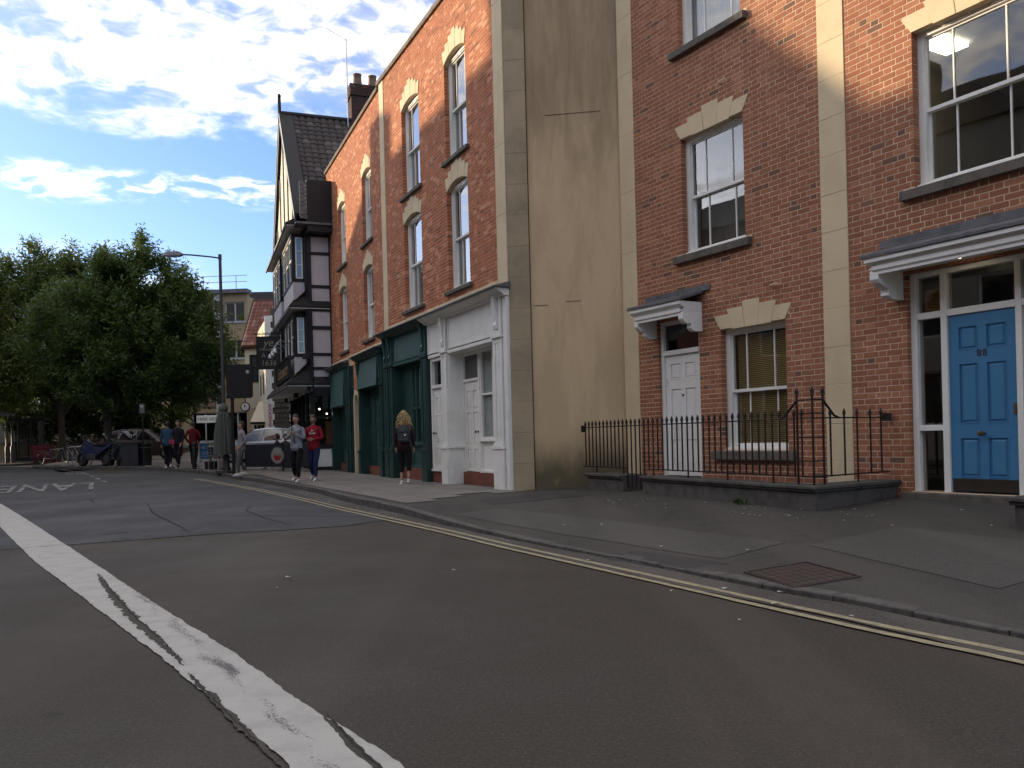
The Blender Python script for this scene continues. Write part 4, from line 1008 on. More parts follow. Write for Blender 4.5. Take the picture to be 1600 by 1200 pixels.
def shop_window(parent, s0, s1, z0, z1, y, mat, glass, mull, rail=.5, curtain_top=True, sill=True, stall=None, zp=.42):
    m = MB().frame(s0, s1, z0, z1, .05, y-.08, y)
    for x in mull: m.box(x-.028, x+.028, y-.075, y+.012, z0+.05, z1-.05)
    zr = z0+(z1-z0)*rail
    e2 = [s0+.05]+[x for x in mull]+[s1-.05]
    for l, r in zip(e2, e2[1:]): m.box(l+.028, r-.028, y-.07, y-.01, zr-.022, zr+.022)
    wn = m.build('window', mat, parent, bevel=.003)
    for l, r in zip(e2, e2[1:]):
        for a, b in ((z0+.04, zr), (zr, z1-.04)): MB().quad((l, y-.045, a), (r, y-.045, a), (r, y-.045, b), (l, y-.045, b)).build('pane', glass, wn, fix=False)
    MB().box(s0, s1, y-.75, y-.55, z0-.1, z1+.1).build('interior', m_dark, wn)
    if curtain_top:
        c = MB(); n = 30; lo = zr if curtain_top == 'top' else z0
        q = [(s0+(s1-s0)*i/n, y-.085+.012*math.sin(i*2.1)) for i in range(n+1)]
        for a, b in zip(q, q[1:]): c.quad((a[0], a[1], lo), (b[0], b[1], lo), (b[0], b[1], z1), (a[0], a[1], z1))
        c.build('curtain', m_net, wn, fix=False)
    if sill: MB().box(s0-.02, s1+.02, y-.10, y+.05, z0-.05, z0).build('sill', mat, wn, bevel=.004)
    if stall:
        st_ = MB(); st_.box(s0, s1, y-.12, y-.02, zp, z0-.055); st_.frame(s0, s1, zp, z0-.055, .055, y-.0205, y+.0); st_.box(s0-.01, s1+.01, y-.10, y+.03, zp, zp+.05)
        st_.build('stall_riser', stall, wn, bevel=.003)
    return wn
DP = [(.14, .42, .70, .90), (.58, .86, .70, .90), (.14, .42, .30, .66), (.58, .86, .30, .66), (.14, .42, .06, .25), (.58, .86, .06, .25)]
DPs = [(.16, .40, .71, .89), (.60, .84, .71, .89), (.16, .40, .34, .67), (.60, .84, .34, .67), (.16, .40, .07, .27), (.60, .84, .07, .27)]
def knob(parent, s, y, z, mat=None):
    MB().lathe([(.026, 0), (.026, .008), (.009, .014), (.009, .045), (.028, .055), (.026, .075), (.01, .08)], (s, y, z), 12, 'y').build('door_knob', mat or m_black, parent, smooth=True)
# white shopfront
sfw = MB().box(.02, .17, -.2, .05, .13, 3.86).box(.17, 4.33, -.25, -.06, 3.80, 3.90).build('shopfront', m_white_old, hA)
pilaster(hA, .22, .62, m_white_old, 3.02, base=.86)
pilaster(hA, 3.08, 3.40, m_white_old, 3.02, base=.86)
cornice(hA, .0, 4.36, 3.90, m_white_old)
fascia(hA, .70, 3.02, 3.08, 3.80, m_white_old); fascia(hA, 3.46, 4.30, 3.08, 3.80, m_white_old)
MB().box(.66, 3.06, -.06, .04, 2.99, 3.06).box(3.42, 4.32, -.06, .03, 2.99, 3.06).build('shopfront_beam', m_white_old, hA, bevel=.004)
YR = -.30
MB().box(3.09, 3.11, YR-.05, -.26, .42, 3.0).box(3.0, 3.125, YR-.01, .06, .95, .99).box(3.055, 3.085, YR, -.005, .16, 3.0).box(.64, .66, YR-.02, -.005, .42, 3.0).box(.66, 3.05, YR, -.065, 2.985, 2.998).build('recess_lining', m_white_old, hA)
dW = MB().box(2.13, 2.20, YR-.08, YR+.01, .42, 2.98).box(3.0, 3.054, YR-.08, YR+.01, .42, 2.98).box(2.2, 3.0, YR-.08, YR+.01, 2.92, 2.98).box(2.2, 3.0, YR-.08, YR+.012, 2.36, 2.42).build('door_frame', m_white_old, hA, bevel=.003)
MB().quad((2.2, YR-.04, 2.42), (3.0, YR-.04, 2.42), (3.0, YR-.04, 2.92), (2.2, YR-.04, 2.92)).build('pane', m_glass_dk, dW, fix=False)
MB().box(2.1, 3.05, YR-.4, YR-.1, 2.2, 2.99).build('lobby', m_dark, dW)
dA1 = panel_door(hA, 2.205, 2.995, .44, 2.355, YR-.02, m_white_old, DP); knob(dA1, 2.29, YR-.02, 1.28)
shop_window(hA, .68, 2.12, 1.12, 2.98, YR, m_white_old, m_glass, (1.36, 1.44), rail=.50, curtain_top=True, stall=m_white_old, zp=.43)
MB().box(.66, 3.055, YR-.10, YR+.03, .14, .42).build('brick_footing', m_terra, hA, bevel=.004)
MB().box(.64, 3.09, -.02, .28, .12, .165).build('threshold', m_slab2, hA, bevel=.006)
# narrow white door
dW2 = MB().box(3.43, 3.50, -.16, -.02, .42, 2.99).box(4.24, 4.31, -.16, -.02, .42, 2.99).box(3.5, 4.24, -.16, -.02, 2.91, 2.99).box(3.5, 4.24, -.16, -.018, 2.30, 2.37).build('door_frame', m_white_old, hA, bevel=.003)
MB().quad((3.5, -.10, 2.37), (4.24, -.10, 2.37), (4.24, -.10, 2.91), (3.5, -.10, 2.91)).build('pane', m_glass_dk, dW2, fix=False)
MB().box(3.45, 4.3, -.45, -.2, 2.2, 2.98).build('lobby', m_dark, dW2)
dA2 = panel_door(hA, 3.505, 4.235, .46, 2.295, -.07, m_white_old, DPs); knob(dA2, 4.15, -.07, 1.28)
MB().box(3.42, 4.33, -.2, -.03, .14, .42).build('brick_footing', m_terra, hA, bevel=.004); MB().box(3.44, 4.30, -.06, .015, .42, .47).build('door_sill', m_white_old, hA, bevel=.004)
# green shopfront
pilaster(hA, 4.38, 4.72, m_green, 3.04, base=.80, mat2=m_green2); pilaster(hA, 6.93, 7.22, m_green, 3.04, base=.80, mat2=m_green2); pilaster(hA, 7.33, 7.62, m_green, 3.04, base=.80, mat2=m_green2); MB().box(7.22, 7.76, -.3, .02, .1, 3.86).build('shop_pier', m_green, hA)
cornice(hA, 4.42, 7.62, 3.90, m_green)
fascia(hA, 4.78, 6.90, 3.12, 3.80, m_teal, trim=m_green2)
MB().box(4.75, 6.92, -.06, .05, 3.03, 3.10).box(4.35, 7.5, -.25, -.07, 3.80, 3.90).build('shopfront_beam', m_green2, hA, bevel=.004)
YG = -.20
MB().box(6.90, 6.93, YG, -.01, .4, 3.03).box(4.74, 4.76, YG, -.01, .4, 3.03).box(4.77, 6.9, YG, -.065, 3.01, 3.03).box(6.2, 6.9, YG-.02, YG, .42, 3.01).build('recess_lining', m_green, hA)
shop_window(hA, 4.78, 6.18, 1.05, 3.0, YG, m_green2, m_glass, (5.2, 5.5, 5.85), rail=.45, curtain_top='top', stall=m_green2, zp=.45)
MB().box(4.76, 6.9, YG-.1, YG+.05, .12, .45).build('brick_footing', m_terra, hA, bevel=.004)
# ---- far house of the pair
hB = fthing(FB, 'terrace_house', 'far orange-brick terrace house beside the timbered pub, over two dark green shopfronts', 'house')
ZB = 10.44
winB = [(.90, 2.02, 6.80, 8.72), (4.38, 5.55, 6.80, 8.70), (.90, 2.05, 4.05, 6.0), (4.42, 5.55, 4.05, 6.0)]
vb = []
for a, b, c, d in winB: vb += voussoirs(hB, (a+b)/2, d, (b-a)/2, [.28, .38, .48, .56, .48, .38, .28], splay=.42, rise=.13)
silB = [(a-.12, b+.12, c-.10, c) for a, b, c, d in winB]
opB = [(a, b, c, d+.13) for a, b, c, d in winB]+[(3.06, 3.64, -.3, 2.62)]
wallB = wall_mesh(MB(), -.18, 7.45, -.2, ZB, [(a-e, b+e, c, d+.02) for a, b, c, d in winB]+[(a-e, b+e, d-.01, d+.15) for a, b, c, d in winB]+[(3.05, 3.65, -.3, 2.62), (.28, 2.72, -.3, 3.6), (4.6, 7.15, -.3, 3.6)], -.34, -.0022).build('wall', m_mortarA, hB)
brickwork(wallB, -.17, 7.44, 3.82, ZB, [(a, b, c, d+.02) for a, b, c, d in opB]+silB+vb, MB_A)
brickwork(wallB, 2.98, 3.72, 2.72, 3.7, [], MB_A)
MB().box(-.2, 7.47, -.42, .06, ZB, ZB+.11).build('parapet_coping', m_cop, hB, bevel=.012)
for s in silB: stone_sill(hB, s[0], s[1], s[2], s[3], .08)
for i, (a, b, c, d) in enumerate(winB): sash_window(hB, a, b, c, d+.10, curtain='half', bars=(.27, .72), head=.10, mat=m_white_old, yw=-.10, glass=m_glassA)
MB().box(-.18, 7.45, -8.5, -1.3, -.2, ZB-.5).build('house_body', m_concrete, hB); MB().box(-.15, 7.4, -1.3, -.35, ZB-.3, ZB-.1).build('roof', m_lead, hB)
s = -.1
while s < 7.3:
    l = rs2.uniform(.3, .6); MB().box(s, min(s+l, 7.4)-.006, -.1, .02+rs2.uniform(-.006, .01), 3.70, 3.815).build('string_course_stone', m_stone, hB, bevel=.008); s += l
# middle shop : fascia, recess, door
def shopB(s0, s1, zf0, wnd, door, pil):
    for a, b in pil: pilaster(hB, a, b, m_green, zf0-.02, base=.72, ztop=3.5, mat2=m_green2, depth=.06)
    cornice(hB, s0-.05, s1+.05, 3.62, m_green, out=.26)
    fascia(hB, pil[0][1]+.02, pil[-1][0]-.02, zf0, 3.52, m_teal, y=.05, tilt=.10, trim=m_green2)
    y = -.22
    a0, a1 = pil[0][1], pil[-1][0]
    MB().box(a1-.01, a1+.01, y, -.01, .2, zf0).box(a0-.01, a0+.01, y, -.01, .2, zf0).box(a0, a1, y, .0, zf0-.02, zf0).build('recess_lining', m_green, hB)
    shop_window(hB, wnd[0], wnd[1], 1.15, zf0-.04, y, m_green2, m_glass_dk, wnd[2], rail=.5, curtain_top='top', stall=m_green2, zp=.42)
    MB().box(wnd[0], a1, y-.1, y+.04, .12, .41).build('brick_footing', m_terra, hB)
    if door:
        panel_door(hB, door[0], door[1], .42, 2.35, y-.02, m_green2, DP); knob(hB, door[0]+.08, y-.02, 1.25, m_brass)
        MB().box(door[1], a1, y-.06, y, .42, zf0).box(door[0], door[1], y-.06, y-.01, 2.37, zf0).build('door_surround', m_green, hB)
    else: MB().box(wnd[1], a1, y-.06, y, .42, zf0).build('door_surround', m_green, hB)
shopB(.0, 2.98, 2.66, (.36, 1.2, (.75,)), (1.24, 1.98), ((.05, .30), (2.68, 2.92)))
shopB(4.5, 7.2, 2.30, (4.82, 5.9, (5.2, 5.5)), None, ((4.50, 4.78), (6.95, 7.18)))
# arched side passage
ar = MB()
for i in range(10):
    t0, t1 = math.pi*i/10, math.pi*(i+1)/10; c, z = 3.35, 2.30
    ar.prism([(c+.27*math.cos(t0), z+.27*math.sin(t0)), (c+.40*math.cos(t0), z+.40*math.sin(t0)), (c+.40*math.cos(t1), z+.40*math.sin(t1)), (c+.27*math.cos(t1), z+.27*math.sin(t1))], 'y', -.15, .03)
ar.box(2.98, 3.08, -.15, .03, .1, 2.30).box(3.62, 3.72, -.15, .03, .1, 2.30).box(2.98, 3.72, -.15, .0, 2.66, 2.72)
ar.build('passage_arch', m_stone, hB, bevel=.004)
panel_door(hB, 3.08, 3.62, .2, 2.6, -.2, m_green2, DP)
MB().tube([(4.05, .08, .14), (4.05, .08, 3.5)], .045, 8).build('downpipe', m_green, hB, smooth=True)
MB().box(3.74, 4.48, -.3, -.0, .1, 3.5).build('shop_pier', m_green, hB)
MB().box(7.19, 7.40, -.3, .02, .1, 3.6).build('shop_pier', m_green, hB)
MB().box(-.19, .32, -.3, .012, .1, 3.6).build('shop_pier', m_green, hB)
MB().box(2.70, 2.98, -.3, .012, .1, 3.6).build('shop_pier', m_green, hB)
# ================================================================== TIMBERED PUB
def tile_mat(name, a, b, c):
    m, nt, bs = base_mat(name); g_ = N(nt, 'ShaderNodeNewGeometry'); oi = N(nt, 'ShaderNodeObjectInfo')
    r = MATH(nt, 'FRACT', MATH(nt, 'ADD', g_.outputs['Random Per Island'], oi.outputs['Random']))
    k = mixc(nt, r, a, b); k = mixc(nt, MAPR(nt, MATH(nt, 'FRACT', MATH(nt, 'MULTIPLY', r, 13.7)), .82, .86), k, c)
    k = mixc(nt, MAPR(nt, NOISE(nt, g_.outputs['Position'], 14, 5, .7), .45, .7, 0, .6), k, tuple(x*.5 for x in a))
    lk(nt, k, bs.inputs['Base Color']); bs.inputs['Roughness'].default_value = .85; bump(nt, bs, NOISE(nt, g_.outputs['Position'], 60, 4, .6), .4, .008); return m
m_tile = tile_mat('old_pantile', (.056, .038, .032), (.034, .027, .025), (.095, .072, .060))
m_tile_r = tile_mat('red_pantile', (.20, .075, .048), (.13, .05, .036), (.26, .14, .10))
def pantiles(parent, o, ex, ey, nrm, nx, ny, wd, ht, mat, individual=True, nm='roof_tile'):
    """o: eave corner, ex along eave, ey up slope. S-profile tiles, each one a piece"""
    rnd = random.Random(6); base = None; k = 0; rest = MB()
    def tile():
        m = MB(); q = 6; pts = [(wd*i/q, .050*math.sin(math.pi*i/q+.15)) for i in range(q+1)]
        top = [(x, 0, y+.030) for x, y in pts]; up = [(x, ht*1.12, y+.006) for x, y in pts]; lo = [(x, 0, y+.008) for x, y in pts]
        n = len(m.v); m.v += top+up+lo
        L = q+1
        for i in range(q): m.f.append((i, i+1, L+i+1, L+i)); m.f.append((2*L+i, 2*L+i+1, i+1, i))
        return m
    T = Matrix((ex, ey, nrm)).transposed().to_4x4()
    t0 = tile(); first = None
    for j in range(ny):
        for i in range(nx):
            p = o+ex*(i*wd)+ey*(j*ht)
            jit = Matrix.Rotation(rnd.uniform(-.02, .02), 4, 'Z')
            if individual and k < 298:
                if first is None: first = t0.build(nm, mat, parent, fix=False); ob = first
                else: ob = meshcopy(first, parent)
                ob.matrix_local = Matrix.Translation(p+nrm*rnd.uniform(0, .008)) @ T @ jit
            else: rest.add(t0, Matrix.Translation(p+nrm*rnd.uniform(0, .008)) @ T @ jit)
            k += 1
    if rest.v: rest.build(nm+'s', mat, parent, fix=False, kind='stuff')
pt = fthing(FT, 'timbered_pub', 'black and white timber-framed pub with a steep tiled gable, oriel windows and jettied floors', 'pub')
GO = .37; ZE, ZP, GW = 8.70, 13.75, 4.1            # gable plane offset, eave, apex, half width
# side wall timber frame, facing the camera (plane s=0)
def sidebox(y0, y1, z0, z1, nm, mat, x0=-.06, x1=.12, bv=.004): return MB().box(x0, x1, y0, y1, z0, z1).build(nm, mat, pt, bevel=bv)
MB().box(.02, 8.2, -9.0, -.02, 2.9, 8.4).build('upper_walls', m_plaster, pt)
MB().box(.3, 8.2, -9.0, -.9, .0, 2.9).build('ground_floor_core', m_dark, pt)
for z0, z1 in ((7.08, 8.62), (5.86, 6.08)): pass
for y0, y1, z0, z1 in ((-.86, -.70, 3.0, 8.75), (-.10, .02, 3.0, 8.75)): sidebox(y0, y1, z0, z1, 'corner_post', m_timber)
for z0, z1 in ((2.72, 3.02), (3.62, 3.72), (4.10, 4.20), (5.0, 5.12), (5.62, 5.92), (6.42, 6.52), (7.55, 7.65), (8.16, 8.75)): sidebox(-.698, -.102, z0, z1, 'beam', m_timber, x0=-.05)
for z0, z1 in ((3.02, 3.62), (3.72, 4.10), (4.20, 5.0), (5.12, 5.62), (5.92, 6.42), (6.52, 7.55), (7.65, 8.16)):
    sidebox(-.70, -.10, z0+.0005, z1-.0005, 'plaster_panel', m_plaster, x0=-.012, x1=.05, bv=0)
# front framing
for s in (.06, 3.95, 4.35, 8.0): MB().box(s, s+.2, -.05, .10, 2.9, ZE).build('front_post', m_timber, pt, bevel=.004)
for z in (5.55, 8.35): MB().box(.0, 8.2, -.04, .12, z, z+.32).build('front_beam', m_timber, pt, bevel=.004)
m_cream = M('cream_plaster', (.66, .60, .46), .85, (.60, .54, .42), 2)
# oriel windows
def oriel(s0, s1, z0, z1, proj=.50):
    m = MB(); m.box(s0, s1, .0, proj, z0-.0, z0+.10).box(s0, s1, .0, proj, z1-.12, z1)
    for a in (s0, s1-.12, (s0*2+s1)/3, (s0+s1*2)/3): m.box(a, a+.12, proj-.12, proj, z0+.10, z1-.12)
    m.box(s0, s0+.10, .0, .12, z0+.10, z1-.12).box(s1-.10, s1, .0, .12, z0+.10, z1-.12)
    o = m.build('oriel_frame', m_timber, pt, bevel=.004)
    MB().box(s0+.03, s1-.03, .0, proj-.03, z0-.62, z0-.002).build('oriel_apron', m_plaster, o)
    def light(x0, x1, y0, y1, a, b, side):
        w_ = .045; f = MB()
        if side:   # pane in plane s = x0
            x = x0; f.box(x-.02, x+.03, y0, y0+w_, a, b).box(x-.02, x+.03, y1-w_, y1, a, b).box(x-.02, x+.03, y0+w_, y1-w_, a, a+w_).box(x-.02, x+.03, y0+w_, y1-w_, b-w_, b)
            for k in (1, 2): f.box(x-.01, x+.02, y0+w_, y1-w_, a+(b-a)*k/3-.012, a+(b-a)*k/3+.012)
            ff = f.build('side_sash', m_white_old, o, bevel=.002)
            MB().quad((x+.006, y0, a), (x+.006, y1, a), (x+.006, y1, b), (x+.006, y0, b)).build('pane', m_glass, ff, fix=False) if False else None
            return MB().quad((x+.006, y0, a), (x+.006, y1, a), (x+.006, y1, b), (x+.006, y0, b)).build('pane', m_glass, o, fix=False)
        y = y0; f.box(x0, x0+w_, y-.03, y+.02, a, b).box(x1-w_, x1, y-.03, y+.02, a, b).box(x0+w_, x1-w_, y-.03, y+.02, a, a+w_).box(x0+w_, x1-w_, y-.03, y+.02, b-w_, b).box(x0+w_, x1-w_, y-.03, y+.02, (a+b)/2-.02, (a+b)/2+.02)
        f.build('front_sash', m_white_old, o, bevel=.002); MB().quad((x0, y-.004, a), (x1, y-.004, a), (x1, y-.004, b), (x0, y-.004, b)).build('pane', m_glass, o, fix=False)
    light(s0+.02, 0, .13, proj-.13, z0+.11, z1-.13, True); light(s1-.02, 0, .13, proj-.13, z0+.11, z1-.13, True)
    q = [s0+.12, (s0*2+s1)/3, (s0*2+s1)/3+.12, (s0+s1*2)/3, (s0+s1*2)/3+.12, s1-.12]
    for a, b in ((q[0], q[1]), (q[2], q[3]), (q[4], q[5])): light(a, b, proj-.05, 0, z0+.11, z1-.13, False)
    MB().box(s0+.15, s1-.15, -.01, .03, z0+.1, z1-.1).build('room_back', m_dark, o)
    c = MB()
    for k in range(14): a = s0+.09+.02*math.sin(k*2.); c.quad((a, .15+.02*k, z0+.12), (a, .17+.02*k, z0+.12), (a, .17+.02*k, z1-.14), (a, .15+.02*k, z1-.14))
    c.build('curtain', m_curtain, o, fix=False)
    return o
for s0, s1 in ((.35, 3.65), (4.6, 7.8)):
    oriel(s0, s1, 6.68, 8.34); oriel(s0, s1, 4.10, 5.58)
# pent roofs (skirts of tiles) over each jetty, with mitred side slopes seen from the camera
def pent(z, top, out, nm='pent_roof'):
    m = MB(); a0, a1 = -.10, 8.3; y0, y1 = .0, out
    m.v = [(a0, y1, z), (a1, y1, z), (a1-.3, y0, top), (a0+.3, y0, top), (a0, y1, z-.07), (a1, y1, z-.07), (a1, y0-.72, z-.07), (a0, y0-.72, z-.07), (a1, y0-.72, z), (a0, y0-.72, z), (a0+.3, y0-.72, top-.02), (a1-.3, y0-.72, top-.02)]
    m.f = [(0, 1, 2, 3), (0, 4, 5, 1), (4, 7, 6, 5), (0, 3, 10, 9), (0, 9, 7, 4), (1, 8, 11, 2), (1, 5, 6, 8), (3, 2, 11, 10), (9, 10, 11, 8, 6, 7)]
    p = m.build(nm, m_timber, pt)
    L = math.hypot(out, top-z); ey = Vector((0, -out, top-z)).normalized(); nr = Vector((1, 0, 0)).cross(ey).normalized()
    pantiles(p, Vector((a0+.05, y1+.03, z+.0)), Vector((1, 0, 0)), ey, nr, 37, max(1, int(L/.26)), .22, .27, m_tile, individual=False)
    MB().box(a0, a1, out-.03, out+.03, z-.14, z-.06).build('gutter_board', m_lead, p, bevel=.003)
    MB().box(a0+.02, a1-.02, -.70, out-.04, z-.10, z-.075).build('soffit', m_white_old, p)
    return p
pent(8.60, 9.02, .72); pent(5.80, 6.42, .66)
pj = pent(3.16, 3.95, .80)
# name board on the lower pent, unreadable gilt lettering
nb_ = MB().box(.55, 5.3, .60, .66, 3.42, 4.12).frame(.5, 5.35, 3.38, 4.16, .06, .60, .69).build('name_board', m_timber, pt, bevel=.003)
m_gilt = M('gilt_lettering', (.34, .22, .13), .5, (.25, .17, .10), 6)
text_obj('board_lettering', 'Shakespeare', .62, m_gilt, pt, (2.9, .665, 3.74), (R(90), 0, R(180)), .004, 1.2)
# gable wall with barge boards, tiled roof
ap = GW+.0
MB().prism([(.0, ZE), (8.2, ZE), (ap, ZP-.15)], 'y', .05, GO-.06).build('gable_wall', m_cream, pt)
for s in (1.2, 2.6, 4.0, 5.4, 6.8):
    h = ZE+(ZP-ZE)*(1-abs(s+.1-ap)/GW)-.35; MB().box(s, s+.18, GO-.055, GO-.02, ZE, max(h, ZE+.3)).build('gable_stud', m_timber, pt, bevel=.003)
sl_ = Vector((GW, ZP-ZE)).normalized(); nn_ = Vector((-sl_.y, sl_.x))
for sg in (1, -1):
    def q(s, z): return (s if sg == 1 else 8.2-s, z)
    a = Vector((-.22, ZE-.28)); b = Vector((ap, ZP))
    pts = [q(*a), q(a.x-.0, a.y+.42), q(b.x, b.y+.10), q(b.x, b.y-.36)]
    MB().prism(pts, 'y', GO, GO+.06).build('barge_board', m_timber, pt, bevel=.004)
    pts = [q(a.x+.02, a.y+.43), q(a.x+.02, a.y+.49), q(b.x, b.y+.17), q(b.x, b.y+.11)]
    MB().prism(pts, 'y', GO-.42, GO+.07).build('verge_board', m_timber, pt); MB().prism([(p_[0], p_[1]-.03) for p_ in pts], 'y', GO+.065, GO+.085).build('verge_trim', m_white_old, pt)
fin = MB().prism([(ap-.07, ZP-.3), (ap+.07, ZP-.3), (ap+.05, ZP+.35), (ap+.02, ZP+.72), (ap-.02, ZP+.72), (ap-.05, ZP+.35)], 'y', GO-.02, GO+.10)
fin.sphere((ap, GO+.04, ZP+.76), .075, 8, 6).build('finial', m_timber, pt, bevel=0)
Ls = math.hypot(GW+.15, ZP-ZE+.1)
for sg in (1, -1):
    ex = Vector((0, -1, 0)) if sg == 1 else Vector((0, -1, 0))
    ey = Vector((sl_.x*sg, 0, sl_.y)); nr = ex.cross(ey).normalized()
    if nr.z < 0: nr = -nr
    o_ = Vector((-.12 if sg == 1 else 8.32, GO, ZE-.12))
    MB().prism([(o_.x, o_.z), (o_.x+ey.x*Ls, o_.z+ey.z*Ls), (o_.x+ey.x*Ls, o_.z+ey.z*Ls-.14), (o_.x+.1*sg, o_.z-.05)], 'y', -8.0, GO-.01).build('roof', m_tile, pt)
    if sg == 1: pantiles(pt, o_+nr*.015+ex*.40, ex, ey, nr, 14, int(Ls/.30), .27, .30, m_tile, True)
MB().box(ap-.13, ap+.13, -8.0, GO, ZP+.02, ZP+.15).build('ridge', m_tile, pt, bevel=.03)
# tile-hung cheek and black fascia between roof foot and neighbour's wall
MB().box(-.62, .02, -3.2, .06, 8.52, 9.95).build('dormer_cheek', m_timber, pt, bevel=.01)
for i in range(9): MB().box(-.64+.005*(i%2), -.60, .06, .30, 8.62+i*.14, 8.745+i*.14).build('hung_slate', m_lead, pt, bevel=.003)
MB().box(-.66, .0, -3.2, .45, 8.44, 8.515).build('flashing', m_lead, pt, bevel=.004)
MB().box(-.60, .06, -3.0, .05, 8.22, 8.43).build('eaves_beam', m_timber, pt, bevel=.004)
# ground floor: side window with warm interior, white panel below, stallriser
MB().box(.0, .12, -.95, -.0, .0, .30).build('plinth_board', m_timber, pt); MB().box(.02, .10, -.85, -.10, .30, .92).build('white_panel', m_white_old, pt)
MB().box(-.02, .14, -.9, .0, .92, 1.05).build('sill', m_timber, pt, bevel=.005)
MB().box(-.02, .14, -.97, -.86, .3, 2.74).box(-.02, .14, -.12, -.0, .3, 2.74).box(-.02, .12, -.85, -.13, 1.95, 2.02).build('window_posts', m_timber, pt, bevel=.004)
MB().quad((.05, -.86, 1.05), (.05, -.12, 1.05), (.05, -.12, 2.72), (.05, -.86, 2.72)).build('pane', m_glass, pt, fix=False)
MB().box(.28, .30, -.84, -.5, 1.05, 1.85).build('orange_settle', M('orange_wood', (.30, .12, .05), .6), pt)
for y, z in ((-.30, 2.28), (-.55, 2.12), (-.56, 1.98)): MB().sphere((.26, y, z), .028, 8, 6).build('light_bulb', m_lamp, pt)
MB().box(.40, .44, -.30, -.16, .30, .78).build('vent_grille', m_timber, pt)
MB().box(.0, 8.0, -.12, -.02, .0, 1.0).build('front_stall_riser', m_timber, pt)
for i in range(6): MB().box(.3+i*1.3, .38+i*1.3, -.13, .0, 1.0, 2.95).build('front_post', m_timber, pt)
MB().box(.2, 7.9, -.10, -.07, 1.0, 2.95).build('front_glazing', m_glass_dk, pt)
MB().tube([(-.07, -.06, .1), (-.07, -.06, 5.5)], .03, 8).build('downpipe', m_black, pt, smooth=True)
fl = MB(); fl.box(-.16, .0, .06, .26, 3.98, 4.08).prism([(-.16, 4.08), (-.02, 4.08), (-.02, 4.18)], 'y', .08, .24); fl.build('floodlight', m_black, pt)
# gooseneck floodlights over the board
m_chrome = M('brushed_steel', (.42, .42, .42), .35, metal=.8)
for i, s in enumerate((1.2, 2.2, 3.2, 4.2)):
    f = MB().tube([(s, .60, 4.55), (s, .70, 4.68), (s, .86, 4.74), (s, 1.0, 4.64), (s, 1.04, 4.45)], .018, 6).lathe([(.03, .10), (.07, .06), (.10, -.02), (.10, -.08)], (s, 1.04, 4.38), 10)
    f.build('gooseneck_lamp', m_chrome, pt, smooth=True)
# hanging sign
sg_ = thing('hanging_sign', 'black hanging sign lettered in pale gold YE and AD 1636, outside the timbered pub', 'sign', (-9.2, 32.45, 3.96), 0)
MB().box(-.45, .45, -.03, .03, 0, 1.26).build('sign_board', m_black, sg_, bevel=.006)
MB().frame(-.45, .45, 0, 1.26, .035, -.042, -.028).build('sign_frame', m_black, sg_, bevel=.004)
m_pale = M('pale_gold_paint', (.27, .25, .17), .6)
for t, z, sz, sh in (('ye', 1.01, .42, .25), ('Shakespeare', .765, .135, 0), ('A . D', .53, .24, 0), ('1636', .235, .30, .2)):
    text_obj('sign_lettering', t, sz, m_pale, sg_, (0, -.034, z), (R(90), 0, 0), .002, 1.0, sh)
br = MB().box(-.55, 1.0, -.015, .015, 1.34, 1.37).tube([(-.35, 0, 1.26), (-.35, 0, 1.35)], .01, 5).tube([(.35, 0, 1.26), (.35, 0, 1.35)], .01, 5)
for i in range(5): br.tube([(-.4+i*.16, 0, 1.37), (-.36+i*.16, 0, 1.43), (-.32+i*.16, 0, 1.37)], .009, 5)
br.tube([(.45, 0, 1.37), (.75, 0, 1.52), (1.0, 0, 1.66)], .012, 6); br.build('sign_bracket', m_black, sg_)
# chimney and aerial
cx, cy = -5.5, 33.9
ch = thing('chimney_stack', 'sooty dark brick chimney stack with two clay pots above the parapet line', 'chimney', (cx, cy, 10.2), R(20))
for z in range(44):
    pass
mc = brick_mat('sooty_brick', (.075, .042, .034), (.045, .030, .027), (.13, .05, .035), (.02, .018, .018))
cmb = MB(); rc = random.Random(2)
for j in range(66):
    z = j*.075; o1 = .0; ww, dd = .62, .40
    if 60 <= j < 66: ww, dd = .68, .46
    x = -ww+(.11 if j % 2 else 0)
    if j % 2: cmb.box(-ww, -ww+.10, -dd, -dd+.1, z, z+.067)
    while x < ww-.03: cmb.box(x, min(x+.215, ww), -dd-.0, -dd+.1, z, z+.067); cmb.box(x, min(x+.215, ww), dd-.1, dd, z, z+.067); x += .225
    y = -dd+.11
    while y < dd-.12: cmb.box(-ww, -ww+.1, y, min(y+.215, dd-.11), z, z+.067); cmb.box(ww-.1, ww, y, min(y+.215, dd-.11), z, z+.067); y += .225
cmb.build('chimney_bricks', mc, ch, fix=False, kind='stuff')
MB().box(-.615, .615, -.392, .392, 0, 4.94).build('chimney_core', m_sill, ch)
m_pot = M('clay_pot', (.20, .125, .085), .85, (.12, .085, .065), 5)
for x in (-.30, .30): MB().lathe([(.20, 0), (.19, .05), (.165, .30), (.15, .48), (.17, .50), (.17, .54), (.13, .55), (.12, .3)], (x, 0, 4.95), 16).build('chimney_pot', m_pot, ch, smooth=True)
m_alu = M('aluminium_tube', (.55, .52, .50), .35, metal=.6)
